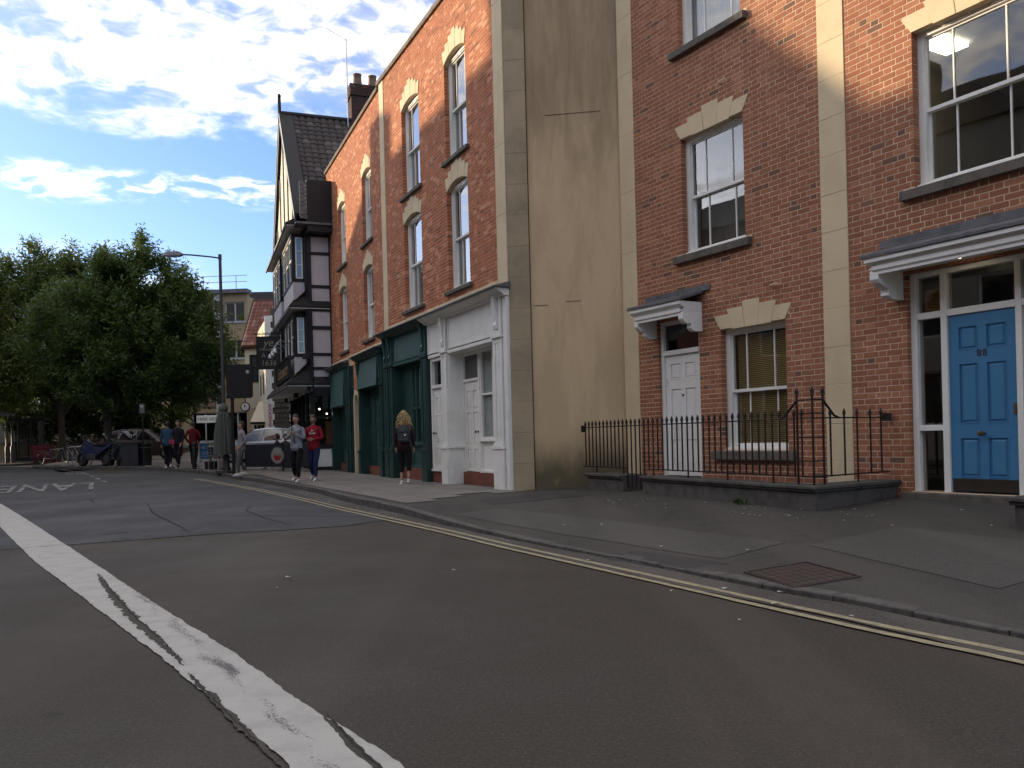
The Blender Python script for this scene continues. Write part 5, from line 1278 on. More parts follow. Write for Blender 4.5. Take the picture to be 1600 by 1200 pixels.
def aerial(x, y, z0, h, ln_, ang, label, tilt=.35, nel=9):
    a = thing('tv_aerial', label, 'aerial', (x, y, z0))
    MB().tube([(0, 0, 0), (0, 0, h)], .024, 8).build('mast', m_alu, a, smooth=True)
    m = MB(); d = Vector((math.cos(ang), math.sin(ang), tilt)).normalized(); p = Vector((0, 0, h-.06))
    m.tube([tuple(p-d*.1), tuple(p+d*ln_)], .011, 5); sd = Vector((-math.sin(ang), math.cos(ang), 0))
    for i in range(nel): c = p+d*(ln_*(i+.5)/nel); m.tube([tuple(c-sd*.13), tuple(c+sd*.13)], .005, 4); m.tube([tuple(c), tuple(c-Vector((0, 0, .05)))], .004, 4)
    m.build('antenna', m_alu, a); return a
aerial(-6.12, 33.4, 12.2, 4.75, .85, R(205), 'tv aerial on a tall thin mast beside the dark brick chimney', tilt=.42)

# ================================================================== BUILDINGS BEHIND
m_tan = M('tan_brick_far', (.33, .25, .15), .9, (.28, .21, .13), .6, bs=30)
m_tan2 = M('pinkish_brick_far', (.215, .135, .105), .9, (.18, .115, .09), .6, bs=30)
m_offw = M('office_frame', (.40, .40, .40), .6); m_gl_off = glass_mat('office_glass', (.25, .30, .38), .03, mult=1.2); m_gl_up = glass_mat('office_glass_blue', (.25, .32, .45), .45)
ob = thing('office_block', 'tan brick office block with blue-grey windows and a roof rail behind the trees', 'office building', (-22.2, 56, .4), R(-4))
OW = (-22, 5.15)
hol = []
for fl_ in range(4):
    z = 1.0+fl_*2.75 if fl_ else .95
    x = -21
    while x < -1.0:
        w_ = 2.6; hol.append((x, x+w_, z, z+(1.9 if fl_ == 0 else 1.25))); x += 3.35
hol += [(3.6, 4.95, 8.75, 10.05), (3.6, 4.95, 6.35, 7.55), (3.6, 4.95, 4.0, 5.1), (1.2, 3.0, .95, 2.85), (3.6, 4.95, .95, 2.85)]
wall_mesh(MB(), OW[0], OW[1], -.6, 10.6, hol, 0, .35)
def flipy(mb): mb.v = [(x, -y, z) for x, y, z in mb.v]; return mb
flipy(wall_mesh(MB(), OW[0], OW[1], -.6, 10.6, hol, -.35, 0)).build('wall', m_tan, ob)
MB().box(OW[0], OW[1], .36, 12, -.6, 10.4).build('block_body', m_tan, ob)
MB().box(OW[0]+.02, OW[1]-.02, .345, .355, -.5, 10.3).build('dark_rooms', m_dark, ob)  # thin dark sheet standing in for the unlit rooms behind the panes
MB().box(1.3, 2.88, -.10, -.005, 3.2, 10.58).build('pink_pier', m_tan2, ob)
MB().box(2.95, 3.42, -.16, -.005, .0, 10.58).build('stair_tower_panel', m_offw, ob)
for k in range(8): MB().box(3.02, 3.36, -.19, -.165, 1.0+k*1.2, 1.7+k*1.2).build('tower_louvre', m_dark, ob)
MB().box(OW[0]-.1, OW[1]+.1, -.3, .5, 10.6, 10.85).build('roof_edge', m_lead, ob)
for h in hol:
    m = MB().frame(h[0], h[1], h[2], h[3], .07, .10, .18); m.box((h[0]+h[1])/2-.04, (h[0]+h[1])/2+.04, .09, .17, h[2], h[3])
    if h[3]-h[2] < 1.5: pass
    wn = m.build('window', m_offw, ob); MB().quad((h[0], .15, h[2]), (h[1], .15, h[2]), (h[1], .15, h[3]), (h[0], .15, h[3])).build('pane', m_gl_up if h[2] > 3 else m_gl_off, wn, fix=False)
    MB().box(h[0]-.05, h[1]+.05, -.06, .1, h[2]-.08, h[2]).build('window_sill', m_offw, wn)
rr = MB(); 
for z in (11.35, 11.75): rr.box(OW[0], OW[1], -.02, .02, z, z+.035)
x = OW[0]
while x < OW[1]: rr.box(x, x+.04, -.02, .02, 10.85, 11.78); x += 2.2
rr.build('roof_railing', m_alu, ob)
# fascia sign of the block, half hidden behind the closed parasol
ps = thing('fascia_sign', 'long off-white sign with grey lettering on the tan office block, crossed by dark posts', 'sign', (-19.3, 54.6, 2.55), R(-3))
MB().box(-.9, .9, -.05, .05, 0, .48).build('sign_board', m_white_old, ps, bevel=.01)
text_obj('sign_lettering', 'PARK HOUSE', .30, m_lead, ps, (0, -.055, .24), (R(90), 0, 0), .003, .95)
# white flat-roofed block
wb = thing('white_block', 'white rendered block with a dark flat roof behind the red-tiled roof', 'building', (-16.55, 60, .5), R(2))
m_wr = M('white_render', (.52, .52, .53), .85, (.47, .47, .48), 1)
flipy(wall_mesh(MB(), -1.9, 4.5, 0, 10.6, [(.1, 2.1, 8.1, 9.4)], -.3, 0)).build('wall', m_wr, wb)
MB().box(-1.9, 4.5, .31, 7, 0, 10.5).build('block_body', m_wr, wb)
MB().box(-1.95, 1.6, -.12, 7, 10.6, 11.3).box(1.62, 4.6, -.14, 7, 10.75, 11.65).build('flat_roof', M('dark_roof_edge', (.045, .043, .045), .7), wb)
f = MB().frame(.1, 2.1, 8.1, 9.4, .07, .08, .16).box(1.05, 1.12, .08, .16, 8.1, 9.4).build('window', m_lead, wb); MB().quad((.1, .14, 8.1), (2.1, .14, 8.1), (2.1, .14, 9.4), (.1, .14, 9.4)).build('pane', m_gl_off, f, fix=False)
aerial(-14.6, 56, 9.2, 4.3, 1.1, R(180), 'tv aerial with a short comb-like antenna in front of the white flat-roofed block', tilt=.05)
# red-tiled house
rh = thing('tiled_house', 'cream jettied house with a red pantile roof beyond the barber shop', 'house', (-15.0, 49, .5), R(-3))
m_crm = M('cream_render', (.60, .54, .42), .85, (.55, .49, .38), 1.2)
MB().box(.1, 4.5, .3, 6, 0, 6.15).build('wall', m_crm, rh); MB().box(-.25, 4.5, -.05, .29, 2.7, 6.15).build('jettied_wall', m_crm, rh)
wf = MB().frame(.05, .95, 4.2, 5.75, .09, -.12, -.052).box(.47, .53, -.11, -.053, 4.29, 5.66).box(.14, .47, -.1, -.053, 5.0, 5.05).box(.53, .86, -.1, -.053, 5.0, 5.05).build('window', m_timber, rh)
MB().quad((.1, -.062, 4.25), (.9, -.062, 4.25), (.9, -.062, 5.7), (.1, -.062, 5.7)).build('pane', m_gl_off, wf, fix=False)
MB().box(-.4, 4.6, -.25, .1, 6.10, 6.28).build('eaves_board', m_timber, rh)
exv = Vector((1, 0, 0)); eyv = Vector((0, .62, .785)).normalized(); nv = exv.cross(eyv).normalized()
MB().prism([(-.35, 6.2), (2.0, 9.18), (2.0, 9.0), (-.2, 6.1)], 'x', -.3, 4.6).build('roof', m_tile_r, rh)
pantiles(rh, Vector((-.3, -.38, 6.24)), exv, eyv, nv, 21, 12, .235, .30, m_tile_r, True)
MB().prism([(-.42, 6.05), (2.0, 9.3), (2.0, 9.0), (-.3, 6.0)], 'x', -.42, -.31).build('barge_board', m_timber, rh)
MB().box(-.4, 4.6, 1.9, 2.15, 9.12, 9.26).build('ridge', m_tile_r, rh)
# barbers : stone side wall with white quoin strip and sunlit cream front
bh = thing('barber_shop', 'barber shop with a rough stone side wall, white painted quoins and red vertical BARBERS lettering', 'shop', (-12.05, 42, .18), R(-7))
m_rub = M('rubble_stone', (.125, .11, .088), .95, (.085, .075, .062), 6, thr=(.38, .62), bs=20, bmp=.6)
MB().box(.3, 6.5, .0, 6.5, -.3, 7.2).build('side_wall', m_rub, bh)
MB().prism([(.3, 7.2), (.3, 7.6), (1.0, 7.35), (6.5, 7.0), (6.5, 6.8)], 'y', .0, .4).build('wall_top', m_rub, bh)
z = -.2; k = 0; rb = random.Random(21)
while z < 6.9:
    h = .22; x = .36
    while x < 3.2:
        l = rb.uniform(.2, .45); MB().box(x, x+l-.02, -.03-rb.uniform(0, .02), .0, z, z+h-.02).build('rubble_stone', m_rub, bh, bevel=.01); x += l
    z += h+rb.uniform(0, .04)
    k += 1
z = .0; k = 0
while z < 7.1:
    MB().box(.0, .30+(.10 if k % 2 else 0), -.065, .3, z, z+.30).build('quoin_stone', m_white, bh, bevel=.004); z += .302; k += 1
MB().prism([(.0, .302), (.30, .302), (-2.75, 6.2), (-3.08, 6.2)], 'z', -.3, 7.3).build('front_wall', m_crm, bh)
for k_ in range(3):
    q_ = Vector((-.461, .887)); a_ = q_*(1.0+k_*1.9); b_ = q_*(1.7+k_*1.9); n_ = Vector((-.887, -.461))*.02
    for z_ in (3.6, 5.6): MB().prism([(a_.x+n_.x, a_.y+n_.y+.3), (b_.x+n_.x, b_.y+n_.y+.3), (b_.x-n_.x, b_.y-n_.y+.3), (a_.x-n_.x, a_.y-n_.y+.3)], 'z', z_, z_+1.1).build('window', m_timber, bh)
m_red = M('red_lettering', (.42, .012, .025), .6)
for i, c_ in enumerate('BARBERS'):
    text_obj('shop_lettering', c_, .24, m_red, bh, (.19, -.068, 2.80-i*.185), (R(90), 0, 0), .004, 1.15)
# cream bay shop, projecting in front of the red tiled house
bs_ = thing('bay_shop', 'small cream shop with a white glazed bay window and sloping awning behind the silver car', 'shop', (-13.6, 45.5, .30), R(-4))
MB().box(.0, .9, 1.0, 3.0, 0, 6.3).build('wall', m_crm, bs_); bs_.scale = (.6, 1, .9)
mm = MB().frame(-.35, .75, .55, 2.1, .07, -.05, .02); 
for x in (.0, .38): mm.box(x-.02, x+.02, -.045, .01, .6, 2.05)
mm.box(-.3, .7, -.045, .01, 1.0, 1.05); mm.build('bay_window', m_white, bs_)
pm = [M('poster_a', (.35, .36, .38), .7), M('poster_b', (.16, .18, .22), .7)]
for i in range(6): MB().box(-.28+i*.165, -.16+i*.165, .05, .055, 1.15+.1*(i % 2), 1.75).build('window_poster', pm[i % 2], bs_)
MB().box(-.35, .75, .1, 1.0, .0, 2.1).build('bay_body', m_dark, bs_); MB().box(-.35, .75, -.06, 1.0, .0, .55).build('stall_riser', m_white_old, bs_)
MB().prism([(-.35, 2.2), (1.0, 3.5), (1.0, 3.3), (-.35, 2.1)], 'x', -.42, .95).build('awning_roof', m_crm, bs_)
MB().box(-.40, .95, -.38, -.30, 2.08, 2.22).build('awning_edge', m_timber, bs_)
# dark low buildings and boundary wall under the trees, left
lw = thing('boundary_wall', 'low brown boundary wall behind the trees on the left', 'wall', (-30, 50.5, .55), R(3))
MB().box(-14, 10, 0, .3, -.4, .95).build('wall', m_tan, lw); MB().box(-14.05, 10.05, -.05, .35, .95, 1.03).build('coping', m_concrete, lw)
lb_ = thing('brick_hall', 'dim brown brick hall with tall narrow windows under the left-hand trees', 'building', (-38, 57, .5), R(6))
hl = [(x, x+1.1, 1.2, 3.6) for x in range(-16, 12, 3)]+[(x, x+1.1, 4.6, 6.6) for x in range(-16, 12, 3)]
flipy(wall_mesh(MB(), -18, 13, 0, 7.5, hl, -.3, 0)).build('wall', m_tan2, lb_); MB().box(-18, 13, .31, 9, 0, 7.4).build('hall_body', m_tan2, lb_)
MB().prism([(-.3, 7.5), (4.5, 10.2), (9.3, 7.5)], 'x', -18.3, 13.3).build('roof', m_tile, lb_)
for h in hl:
    wn = MB().frame(h[0], h[1], h[2], h[3], .08, .08, .16).box(h[0]+.5, h[0]+.57, .08, .15, h[2], h[3]).build('window', m_offw, lb_); MB().quad((h[0], .14, h[2]), (h[1], .14, h[2]), (h[1], .14, h[3]), (h[0], .14, h[3])).build('pane', m_gl_off, wn, fix=False)
# terrace on the other side of the street (behind and left of the camera): unseen, rooflines shaped to shade road and walls, shows in the glass
def opp(name_lab, px, py, ang, ln_, ht, dp, roofh, mat, wn=5, chim=()):
    t = thing('opposite_building', name_lab, 'building', (px, py, 0), R(ang))
    hs = [(x, x+1.2, z, z+1.9) for x in [ .9+i*(ln_-1.2)/wn for i in range(wn)] for z in np.arange(1.2, ht-2.2, 3.1)]
    wall_mesh(MB(), 0, ln_, 0, ht, hs, -.4, 0).build('wall', mat, t)
    MB().box(0, ln_, -dp, -.41, 0, ht-.1).build('building_body', mat, t)
    MB().prism([(.2, ht), (-dp/2, ht+roofh), (-dp-.2, ht)], 'x', -.1, ln_+.1).build('roof', m_tile, t)
    for h in hs:
        w_ = MB().frame(h[0], h[1], h[2], h[3], .08, -.2, -.1).build('window', m_white, t); MB().quad((h[0], -.15, h[2]), (h[1], -.15, h[2]), (h[1], -.15, h[3]), (h[0], -.15, h[3])).build('pane', m_gl_off, w_, fix=False)
    for x in chim: MB().box(x, x+1.1, -dp/2-.5, -dp/2+.5, ht, ht+roofh+1.3).build('chimney', m_tan2, t)
    return t
m_oppA = M('opposite_render', (.42, .38, .31), .85, (.36, .33, .27), 1); m_oppB = M('opposite_brick', (.26, .13, .09), .9, (.2, .1, .07), 2); m_oppC = M('opposite_dimmed_brick', (.10, .085, .07), .9, (.08, .07, .06), 2)  # third tone darkened to dim that house's reflection in the office panes
# street direction opposite: facade faces +X side. local +Y (front) must point to the street
OA = 115.5-180
def place_opp(label, s, ln_, ht, roofh, mat, wn, chim, off=10.3):
    # s measured along the street direction (-.4305,.9026) from the camera foot
    p = Vector((-.9026, -.4305))*off+Vector((-.4305, .9026))*(s+ln_)
    return opp(label, p.x, p.y, OA, ln_, ht, 9.0, roofh, mat, wn, chim)
place_opp('tall rendered house across the street, out of frame at the left', 35.0, 11.0, 11.8, 3.5, m_oppA, 4, (1.0, 9.3))
place_opp('brick house at the far end of the terrace across the street', 46.2, 7.5, 10.9, 3.1, m_oppC, 3, (2.5,))
place_opp('lower brick house across the street, left of the camera', 22.0, 12.8, 10.3, 2.6, m_oppB, 4, (10.5,))
place_opp('cream rendered house across the street, just left of the camera', 10.8, 11.0, 11.4, 3.2, m_oppA, 4, (1.0, 8.6))
place_opp('brick house across the street, beside the camera', -1.0, 11.6, 11.2, 3.2, m_oppB, 4, (.5,))
place_opp('tall brick house across the street, behind the camera', -13.5, 12.3, 12.0, 3.6, m_oppB, 4, (.6, 9.8))
place_opp('pale house across the street, farthest behind the camera', -25.0, 11.3, 11.2, 3.4, m_oppA, 4, (2.0,))

# ================================================================== TREES
def leaf_mat(name, a, b, c):
    m = bpy.data.materials.new(name); m.use_nodes = True; nt = m.node_tree; nt.nodes.clear()
    g_ = N(nt, 'ShaderNodeNewGeometry'); r = g_.outputs['Random Per Island']
    k = mixc(nt, r, a, b); k = mixc(nt, MAPR(nt, MATH(nt, 'FRACT', MATH(nt, 'MULTIPLY', r, 9.1)), .84, .92), k, c)
    k = mixc(nt, MAPR(nt, NOISE(nt, g_.outputs['Position'], .9, 3, .6), .38, .64, 0, .6), k, tuple(x*.55 for x in a))
    d = N(nt, 'ShaderNodeBsdfPrincipled'); lk(nt, k, d.inputs['Base Color']); d.inputs['Roughness'].default_value = .5; d.inputs['Specular IOR Level'].default_value = .35
    t = N(nt, 'ShaderNodeBsdfTranslucent'); lk(nt, mixc(nt, .5, k, (.14, .17, .02)), t.inputs[0])
    mxs = N(nt, 'ShaderNodeMixShader'); mxs.inputs[0].default_value = .40; lk(nt, d.outputs[0], mxs.inputs[1]); lk(nt, t.outputs[0], mxs.inputs[2])
    lk(nt, mxs.outputs[0], N(nt, 'ShaderNodeOutputMaterial').inputs[0]); return m
lf1 = leaf_mat('dark_leaves', (.055, .105, .028), (.080, .140, .036), (.125, .18, .046)); lf2 = leaf_mat('sunlit_green_leaves', (.105, .150, .036), (.14, .185, .05), (.19, .225, .07))  # second set lightened and yellowed, putting sunlight into the leaf colour
m_bark = M('bark', (.055, .045, .036), .95, (.03, .025, .022), 6, bs=40, bmp=.7, stretch=(1, 1, .3))
def tree(name, label, x, y, z, trunk_h, lobes, mat, r0=.16, leaf=.125, dens=1., seed=1, group=None):
    """lobes: (dx,dy,z,rx,ry,rz) ellipsoids. crown of many sprays of leaf blades held on limbs"""
    t = thing(name, label, 'tree', (x, y, z), 0, group); rnd = np.random.RandomState(seed)
    tk = MB(); tk.tube([(0, 0, -.1), (.02, .02, trunk_h*.5), (.05, -.03, trunk_h), (.0, .05, trunk_h*1.7)], [r0*1.25, r0, r0*.85, r0*.5], 10)
    limbs = []
    for L in lobes:
        c = Vector((L[0], L[1], L[2])); 
        for q in range(3):
            e_ = c+Vector((rnd.uniform(-.6, .6)*L[3], rnd.uniform(-.6, .6)*L[4], rnd.uniform(-.1, .7)*L[5])); b = Vector((0, 0, trunk_h*rnd.uniform(.85, 1.5)))
            mid = b.lerp(e_, .5)+Vector((0, 0, .3)); tk.tube([tuple(b), tuple(mid), tuple(e_)], [r0*.45, r0*.28, .02], 6)
    tk.build('trunk', m_bark, t, smooth=True)
    V, Fq = [], []
    for L in lobes:
        vol = L[3]*L[4]*L[5]; ns = int(190*dens*(vol**.66))
        for _ in range(ns):
            d = rnd.normal(size=3); d /= np.linalg.norm(d); rr = rnd.uniform(.30, 1.0)**.42
            rr *= 1+.16*math.sin(3.1*math.atan2(d[1], d[0])+seed)*math.sin(4*d[2]+seed)
            c = np.array(L[:3])+d*rr*np.array(L[3:6])
            if math.sin(c[0]*2.4+seed)*math.sin(c[1]*2.2+1.3*seed)*math.sin(c[2]*2.7+seed) > .16: continue
            # one spray: a twig pointing out and up with blades along it
            ax = d*np.array([1, 1, .6])+np.array([0, 0, 1.0])+rnd.normal(size=3)*.25; ax /= np.linalg.norm(ax)
            ln_ = rnd.uniform(.45, .95)
            nl = 15
            tt = (np.arange(nl)+.5)/nl
            pos = c+np.outer((tt-.4)*ln_, ax)+rnd.normal(size=(nl, 3))*.035
            sd = rnd.normal(size=(nl, 3)); sd -= np.outer(sd@ax, ax); sd /= np.linalg.norm(sd, axis=1)[:, None]
            dirs = sd*.85+ax*.35+np.array([0, 0, .02]); dirs /= np.linalg.norm(dirs, axis=1)[:, None]
            wv = np.cross(dirs, rnd.normal(size=(nl, 3))*.5+np.array([0, 0, 1.])); wv /= np.linalg.norm(wv, axis=1)[:, None]+1e-6
            sz = leaf*rnd.uniform(.7, 1.25, nl)*(1.15-.5*tt)
            p0 = pos; p1 = pos+dirs*(sz*.9)[:, None]+wv*(sz*.30)[:, None]; p2 = pos+dirs*(sz*1.9)[:, None]; p3 = pos+dirs*(sz*.9)[:, None]-wv*(sz*.30)[:, None]
            V.append(np.stack([p0, p1, p2, p3], 1).reshape(-1, 3))
    V = np.concatenate(V); n = len(V)
    me = bpy.data.meshes.new('crown'); me.vertices.add(n); me.vertices.foreach_set('co', V.ravel())
    me.loops.add(n); me.loops.foreach_set('vertex_index', np.arange(n)); me.polygons.add(n//4); me.polygons.foreach_set('loop_start', np.arange(0, n, 4)); me.polygons.foreach_set('loop_total', np.full(n//4, 4))
    me.update(); me.materials.append(mat); o = bpy.data.objects.new('crown', me); C.objects.link(o); o.parent = t
    return t
T1 = (-16.6, 34.9); T2 = (-22.5, 42.5)
tree('street_tree', 'large dark green street tree standing behind the parked motorcycles', T1[0], T1[1], gz(*T1), 2.3,
     [(1.7, .6, 4.9, 3.0, 2.4, 2.6), (.9, .8, 6.9, 2.1, 2.0, 2.3), (3.4, .4, 4.2, 1.7, 1.9, 1.9), (-1.2, .6, 5.3, 2.4, 2.2, 2.4), (1.5, .3, 8.3, .55, .55, 1.25), (.7, .3, 8.2, .4, .4, .9), (2.3, .3, 7.6, .45, .45, .9), (-.3, .3, 7.9, .4, .4, .7), (3.6, .4, 6.3, .4, .4, .7), (4.3, .4, 5.6, .35, .4, .6), (2.9, .5, 6.4, 1.25, 1.3, 1.6), (.2, .3, 7.9, .8, .8, 1.0), (.6, -.2, 3.7, 3.0, 1.6, 1.5)], lf1, dens=1.5, seed=3)
tree('street_tree', 'tree in a sunlit yellow-green leaf colour rising behind the red sign at the left', T2[0], T2[1], gz(*T2), 2.6,
     [(-1.5, .8, 7.0, 3.2, 2.5, 3.2), (1.2, .6, 7.6, 2.6, 2.2, 2.9), (-4.2, .8, 7.2, 2.7, 2.4, 2.9), (-.2, 0, 9.2, 1.5, 1.3, 1.5), (-3.4, 0, 9.4, 1.5, 1.3, 1.4), (2.9, .3, 5.4, 2.2, 2.0, 2.2), (-2.2, -.5, 4.6, 3.4, 1.8, 1.7), (-1.2, 0, 10.2, .5, .5, 1.0), (.9, 0, 10.0, .5, .5, 1.0), (-4.6, 0, 10.0, .6, .6, 1.0), (2.4, 0, 9.4, .6, .6, 1.1)], lf2, dens=1.15, seed=5, leaf=.135)
tree('background_tree', 'dark tree mass at the far left edge, partly out of the photo', -29.5, 44, .45, 2.6,
     [(0, 0, 4.6, 2.8, 2.4, 2.4), (1.8, 0, 4.2, 2.2, 2.0, 1.8), (-2.5, 0, 5, 2.6, 2.4, 2.2)], lf2, dens=.85, seed=8, leaf=.22)
tree('background_tree', 'dark tree behind the office lawn between the trunks', -20.8, 48.5, .55, 1.2,
     [(0, 0, 3.6, 3.0, 1.6, 2.6), (-3.2, 0, 3.4, 2.8, 1.6, 2.4), (-6.2, .6, 3.2, 2.6, 1.5, 2.3)], lf1, dens=.8, seed=9, leaf=.22)

# ================================================================== STREET FURNITURE
def at_px(x, y, D=None, z=None):
    """world point of a spot measured on the photograph, given its ground height"""
    u = (x-800)-.025*(y-683); v = (y-683)+.025*(x-800)
    zz = .15 if z is None else z
    for _ in range(12):
        d = (EYE-zz)*1330/v; X_ = u/1330*d
        if z is None: zz = gz(X_, d)
        else: break
    return X_, d
def at_d(x, D, y=690): return ((x-800)-.025*(y-683))/1330*D
# lamp post
lp = thing('street_lamp', 'tall grey street lamp with one long arm, behind the closed parasol', 'street lamp', (at_d(351, 31.5), 31.5, gz(at_d(351, 31.5), 31.5)))
m_pole = M('grey_pole_paint', (.06, .055, .055), .5, (.045, .042, .042), 4)
MB().lathe([(.13, -.1), (.13, .02), (.105, .05), (.105, 1.4), (.07, 1.55), (.055, 7.72), (.05, 7.9)], (0, 0, 0), 12).build('post', m_pole, lp, smooth=True)
MB().tube([(0, 0, 7.78), (-.35, 0, 7.84), (-1.1, 0, 7.93), (-1.45, 0, 7.95)], .03, 8).box(-.05, .05, -.05, .05, 7.7, 7.92).build('arm', m_pole, lp, smooth=True)
m_lhead = M('lamp_head_grey', (.30, .29, .30), .5)
hd = MB().prism([(-1.40, 7.90), (-1.40, 8.02), (-1.55, 8.07), (-1.95, 8.05), (-2.06, 7.94), (-2.04, 7.90)], 'y', -.12, .12).build('lantern', m_lhead, lp, bevel=.02)
MB().lathe([(.03, 0), (.03, .06), (.01, .08)], (-1.70, 0, 8.05), 8).build('photocell', m_pole, hd)
MB().box(-2.0, -1.48, -.09, .09, 7.87, 7.90).build('lens', m_curtain, hd, bevel=.01)
# small bracket lamp farther back
l2 = thing('bracket_lamp', 'small white wall lamp on a horizontal bracket in front of the office block', 'lamp', (-14.9, 48.6, 7.0), 0)
MB().tube([(0, 0, 0), (-1.4, 0, .05)], .025, 6).build('arm', m_black, l2); MB().prism([(-1.4, -.02), (-1.4, .1), (-1.7, .14), (-2.0, 0)], 'y', -.1, .1).build('lantern', m_lhead, l2)
# black board on a post
bx, by = at_px(366, 748)
bb = thing('notice_board', 'blank black board mounted high on a black post at the kerb', 'sign', (bx, by, gz(bx, by)))
ZB0 = EYE+74*by/1330-gz(bx, by)-.06; ZB1 = EYE+124*by/1330-gz(bx, by)
MB().box(-.045, .045, -.045, .045, 0, ZB0+.2).build('post', m_black, bb, bevel=.006)
MB().box(-.16, .62, -.08, -.045, ZB0, ZB1).build('board', m_black, bb, bevel=.006)
MB().box(.50, .60, -.084, -.081, ZB1-.30, ZB1-.20).build('sticker', m_curtain, bb); MB().box(-.10, .03, -.084, -.081, ZB1-.16, ZB1-.15).box(-.10, .03, -.084, -.081, ZB0+.14, ZB0+.15).build('clip', m_sill, bb)
MB().prism([(.62, ZB0), (.70, ZB0+.05), (.70, ZB1-.02), (.62, ZB1)], 'y', -.08, -.03).build('frame_edge', m_timber, bb)
# round clock-like projecting sign
cs = thing('round_sign', 'small round white projecting sign on a dark arm left of the barber shop', 'sign', (-12.95, 41.5, 2.95))
MB().lathe([(.23, -.05), (.24, 0), (.23, .05)], (0, 0, 0), 20, 'y').build('rim', m_black, cs, smooth=True); MB().lathe([(.185, -.062), (.185, -.05)], (0, 0, 0), 20, 'y').build('face', m_white, cs)
MB().box(-.05, .01, -.068, -.062, -.02, .10).box(.0, .07, -.068, -.062, -.12, -.10).build('marks', m_black, cs); MB().box(-.02, .02, -.02, .02, .2, 1.6).build('arm', m_black, cs)
# bollards
def on_kerb(px, D0=24.):
    d = D0
    while bvh.ray_cast(Vector((at_d(px, d), d, 5)), Vector((0, 0, -1)))[0] is None and d < 45: d += .05
    return at_d(px, d+.45), d+.45
def bollard(px, py, kind, label, h, r):
    x, y = on_kerb(px) if kind == 0 else at_px(px, py); t = thing('bollard', label, 'bollard', (x, y, gz(x, y)), 0, None)
    if kind == 0: prof = [(r, -.05), (r, h-.06), (r*.9, h-.02), (r*.6, h)]; MB().lathe(prof, (0, 0, 0), 14).build('post', m_black, t, smooth=True); MB().lathe([(r*1.05, h*.80), (r*1.05, h*.82)], (0, 0, 0), 14).build('band', m_pole, t)
    else:
        MB().lathe([(r*1.3, -.05), (r*1.3, h*.16), (r*.95, h*.2), (r*.85, h*.66), (r*1.15, h*.68), (r*1.15, h*.72), (r*.7, h*.76)], (0, 0, 0), 14).build('post', m_black, t, smooth=True)
        MB().lathe([(r*.7, h*.76), (r*1.1, h*.84), (r*1.0, h*.93), (r*.4, h)], (0, 0, 0), 14).build('cap', m_black, t, smooth=True)
bollard(262, 735, 0, 'thick plain black bollard between the person in blue and the person in black', .94, .115)
bollard(303, 740, 0, 'slim black bollard in front of the person in the red top', .98, .075)
bollard(355, 747, 1, 'ornate cast-iron black bollard beside the post of the black board', 1.0, .10)
# parking sign on post
x, y = on_kerb(224); t = thing('parking_sign', 'thin post with a small grey parking plate beside the motorcycle bay', 'sign', (x, y, gz(x, y)))
MB().lathe([(.032, 0), (.032, 2.35)], (0, 0, 0), 10).build('post', m_black, t, smooth=True); MB().box(-.10, .10, -.05, -.035, 2.05, 2.42).build('plate', m_lead, t, bevel=.006)
MB().box(-.06, .06, -.053, -.0505, 2.28, 2.36).build('plate_mark', m_curtain, t)
# dark cabinet
x, y = on_kerb(198); t = thing('utility_cabinet', 'dark grey utility cabinet at the end of the motorcycle bay', 'cabinet', (x, y+.3, gz(x, y)), R(8))
m_cab = M('cabinet_grey', (.032, .031, .034), .6, (.025, .024, .027), 3)
MB().box(-.34, .36, -.25, .25, 0, .88).build('body', m_cab, t, bevel=.015); MB().box(-.37, .39, -.28, .28, .88, .93).build('lid', m_cab, t, bevel=.01)
MB().box(.02, .03, -.256, -.25, .05, .84).build('door_gap', m_black, t); MB().box(.06, .09, -.27, -.25, .42, .54).build('handle', m_pole, t)
x, y = on_kerb(215); y += .3; t = thing('waste_bin', 'black litter bin right behind the utility cabinet', 'bin', (x, y+.4, gz(x, y)))
MB().lathe([(.22, 0), (.24, .8), (.26, .82), (.26, .9), (.2, .95)], (0, 0, 0), 14).build('body', m_black, t, smooth=True); MB().lathe([(.27, .70), (.27, .74)], (0, 0, 0), 14).build('rim', m_pole, t)
# two-lantern posts and kiosk at the far left
for i, (px, lab) in enumerate(((11, 'left of a pair of slim grey posts with lanterns at the far left'), (16, 'right of a pair of slim grey posts with lanterns at the far left'))):
    x = at_d(px, 43.5); t = thing('lantern_post', lab, 'lamp post', (x, 43.5+i*.2, gz(x, 43.5)))
    MB().lathe([(.10, 0), (.10, .9), (.055, 1.0), (.05, 2.5)], (0, 0, 0), 10).build('post', m_pole, t, smooth=True)
    MB().prism([(-.55, 2.5), (.1, 2.5), (.1, 2.6), (-.2, 2.68), (-.55, 2.55)], 'y', -.1, .1).build('lantern', m_lhead, t)
ksk = thing('bus_shelter', 'dim glazed shelter with dark framing behind the red sign', 'shelter', (at_d(38, 46), 46, .45), R(4))
m = MB()
for x in (-.95, -.3, .35, 1.0): m.box(x, x+.06, -.03, .03, 0, 2.25); m.box(x, x+.06, 1.0, 1.06, 0, 2.25)
m.box(-1.0, 1.1, -.08, 1.12, 2.25, 2.40).box(-.95, 1.05, -.02, .02, .0, .28); m.build('frame', m_pole, ksk, bevel=.004)
for x in (-.89, -.24, .41): MB().quad((x, 0, .3), (x+.59, 0, .3), (x+.59, 0, 2.2), (x, 0, 2.2)).build('pane', m_glass_dk, ksk, fix=False)
MB().box(-.6, -.45, -.02, -.01, 1.45, 1.7).build('notice', m_curtain, ksk)
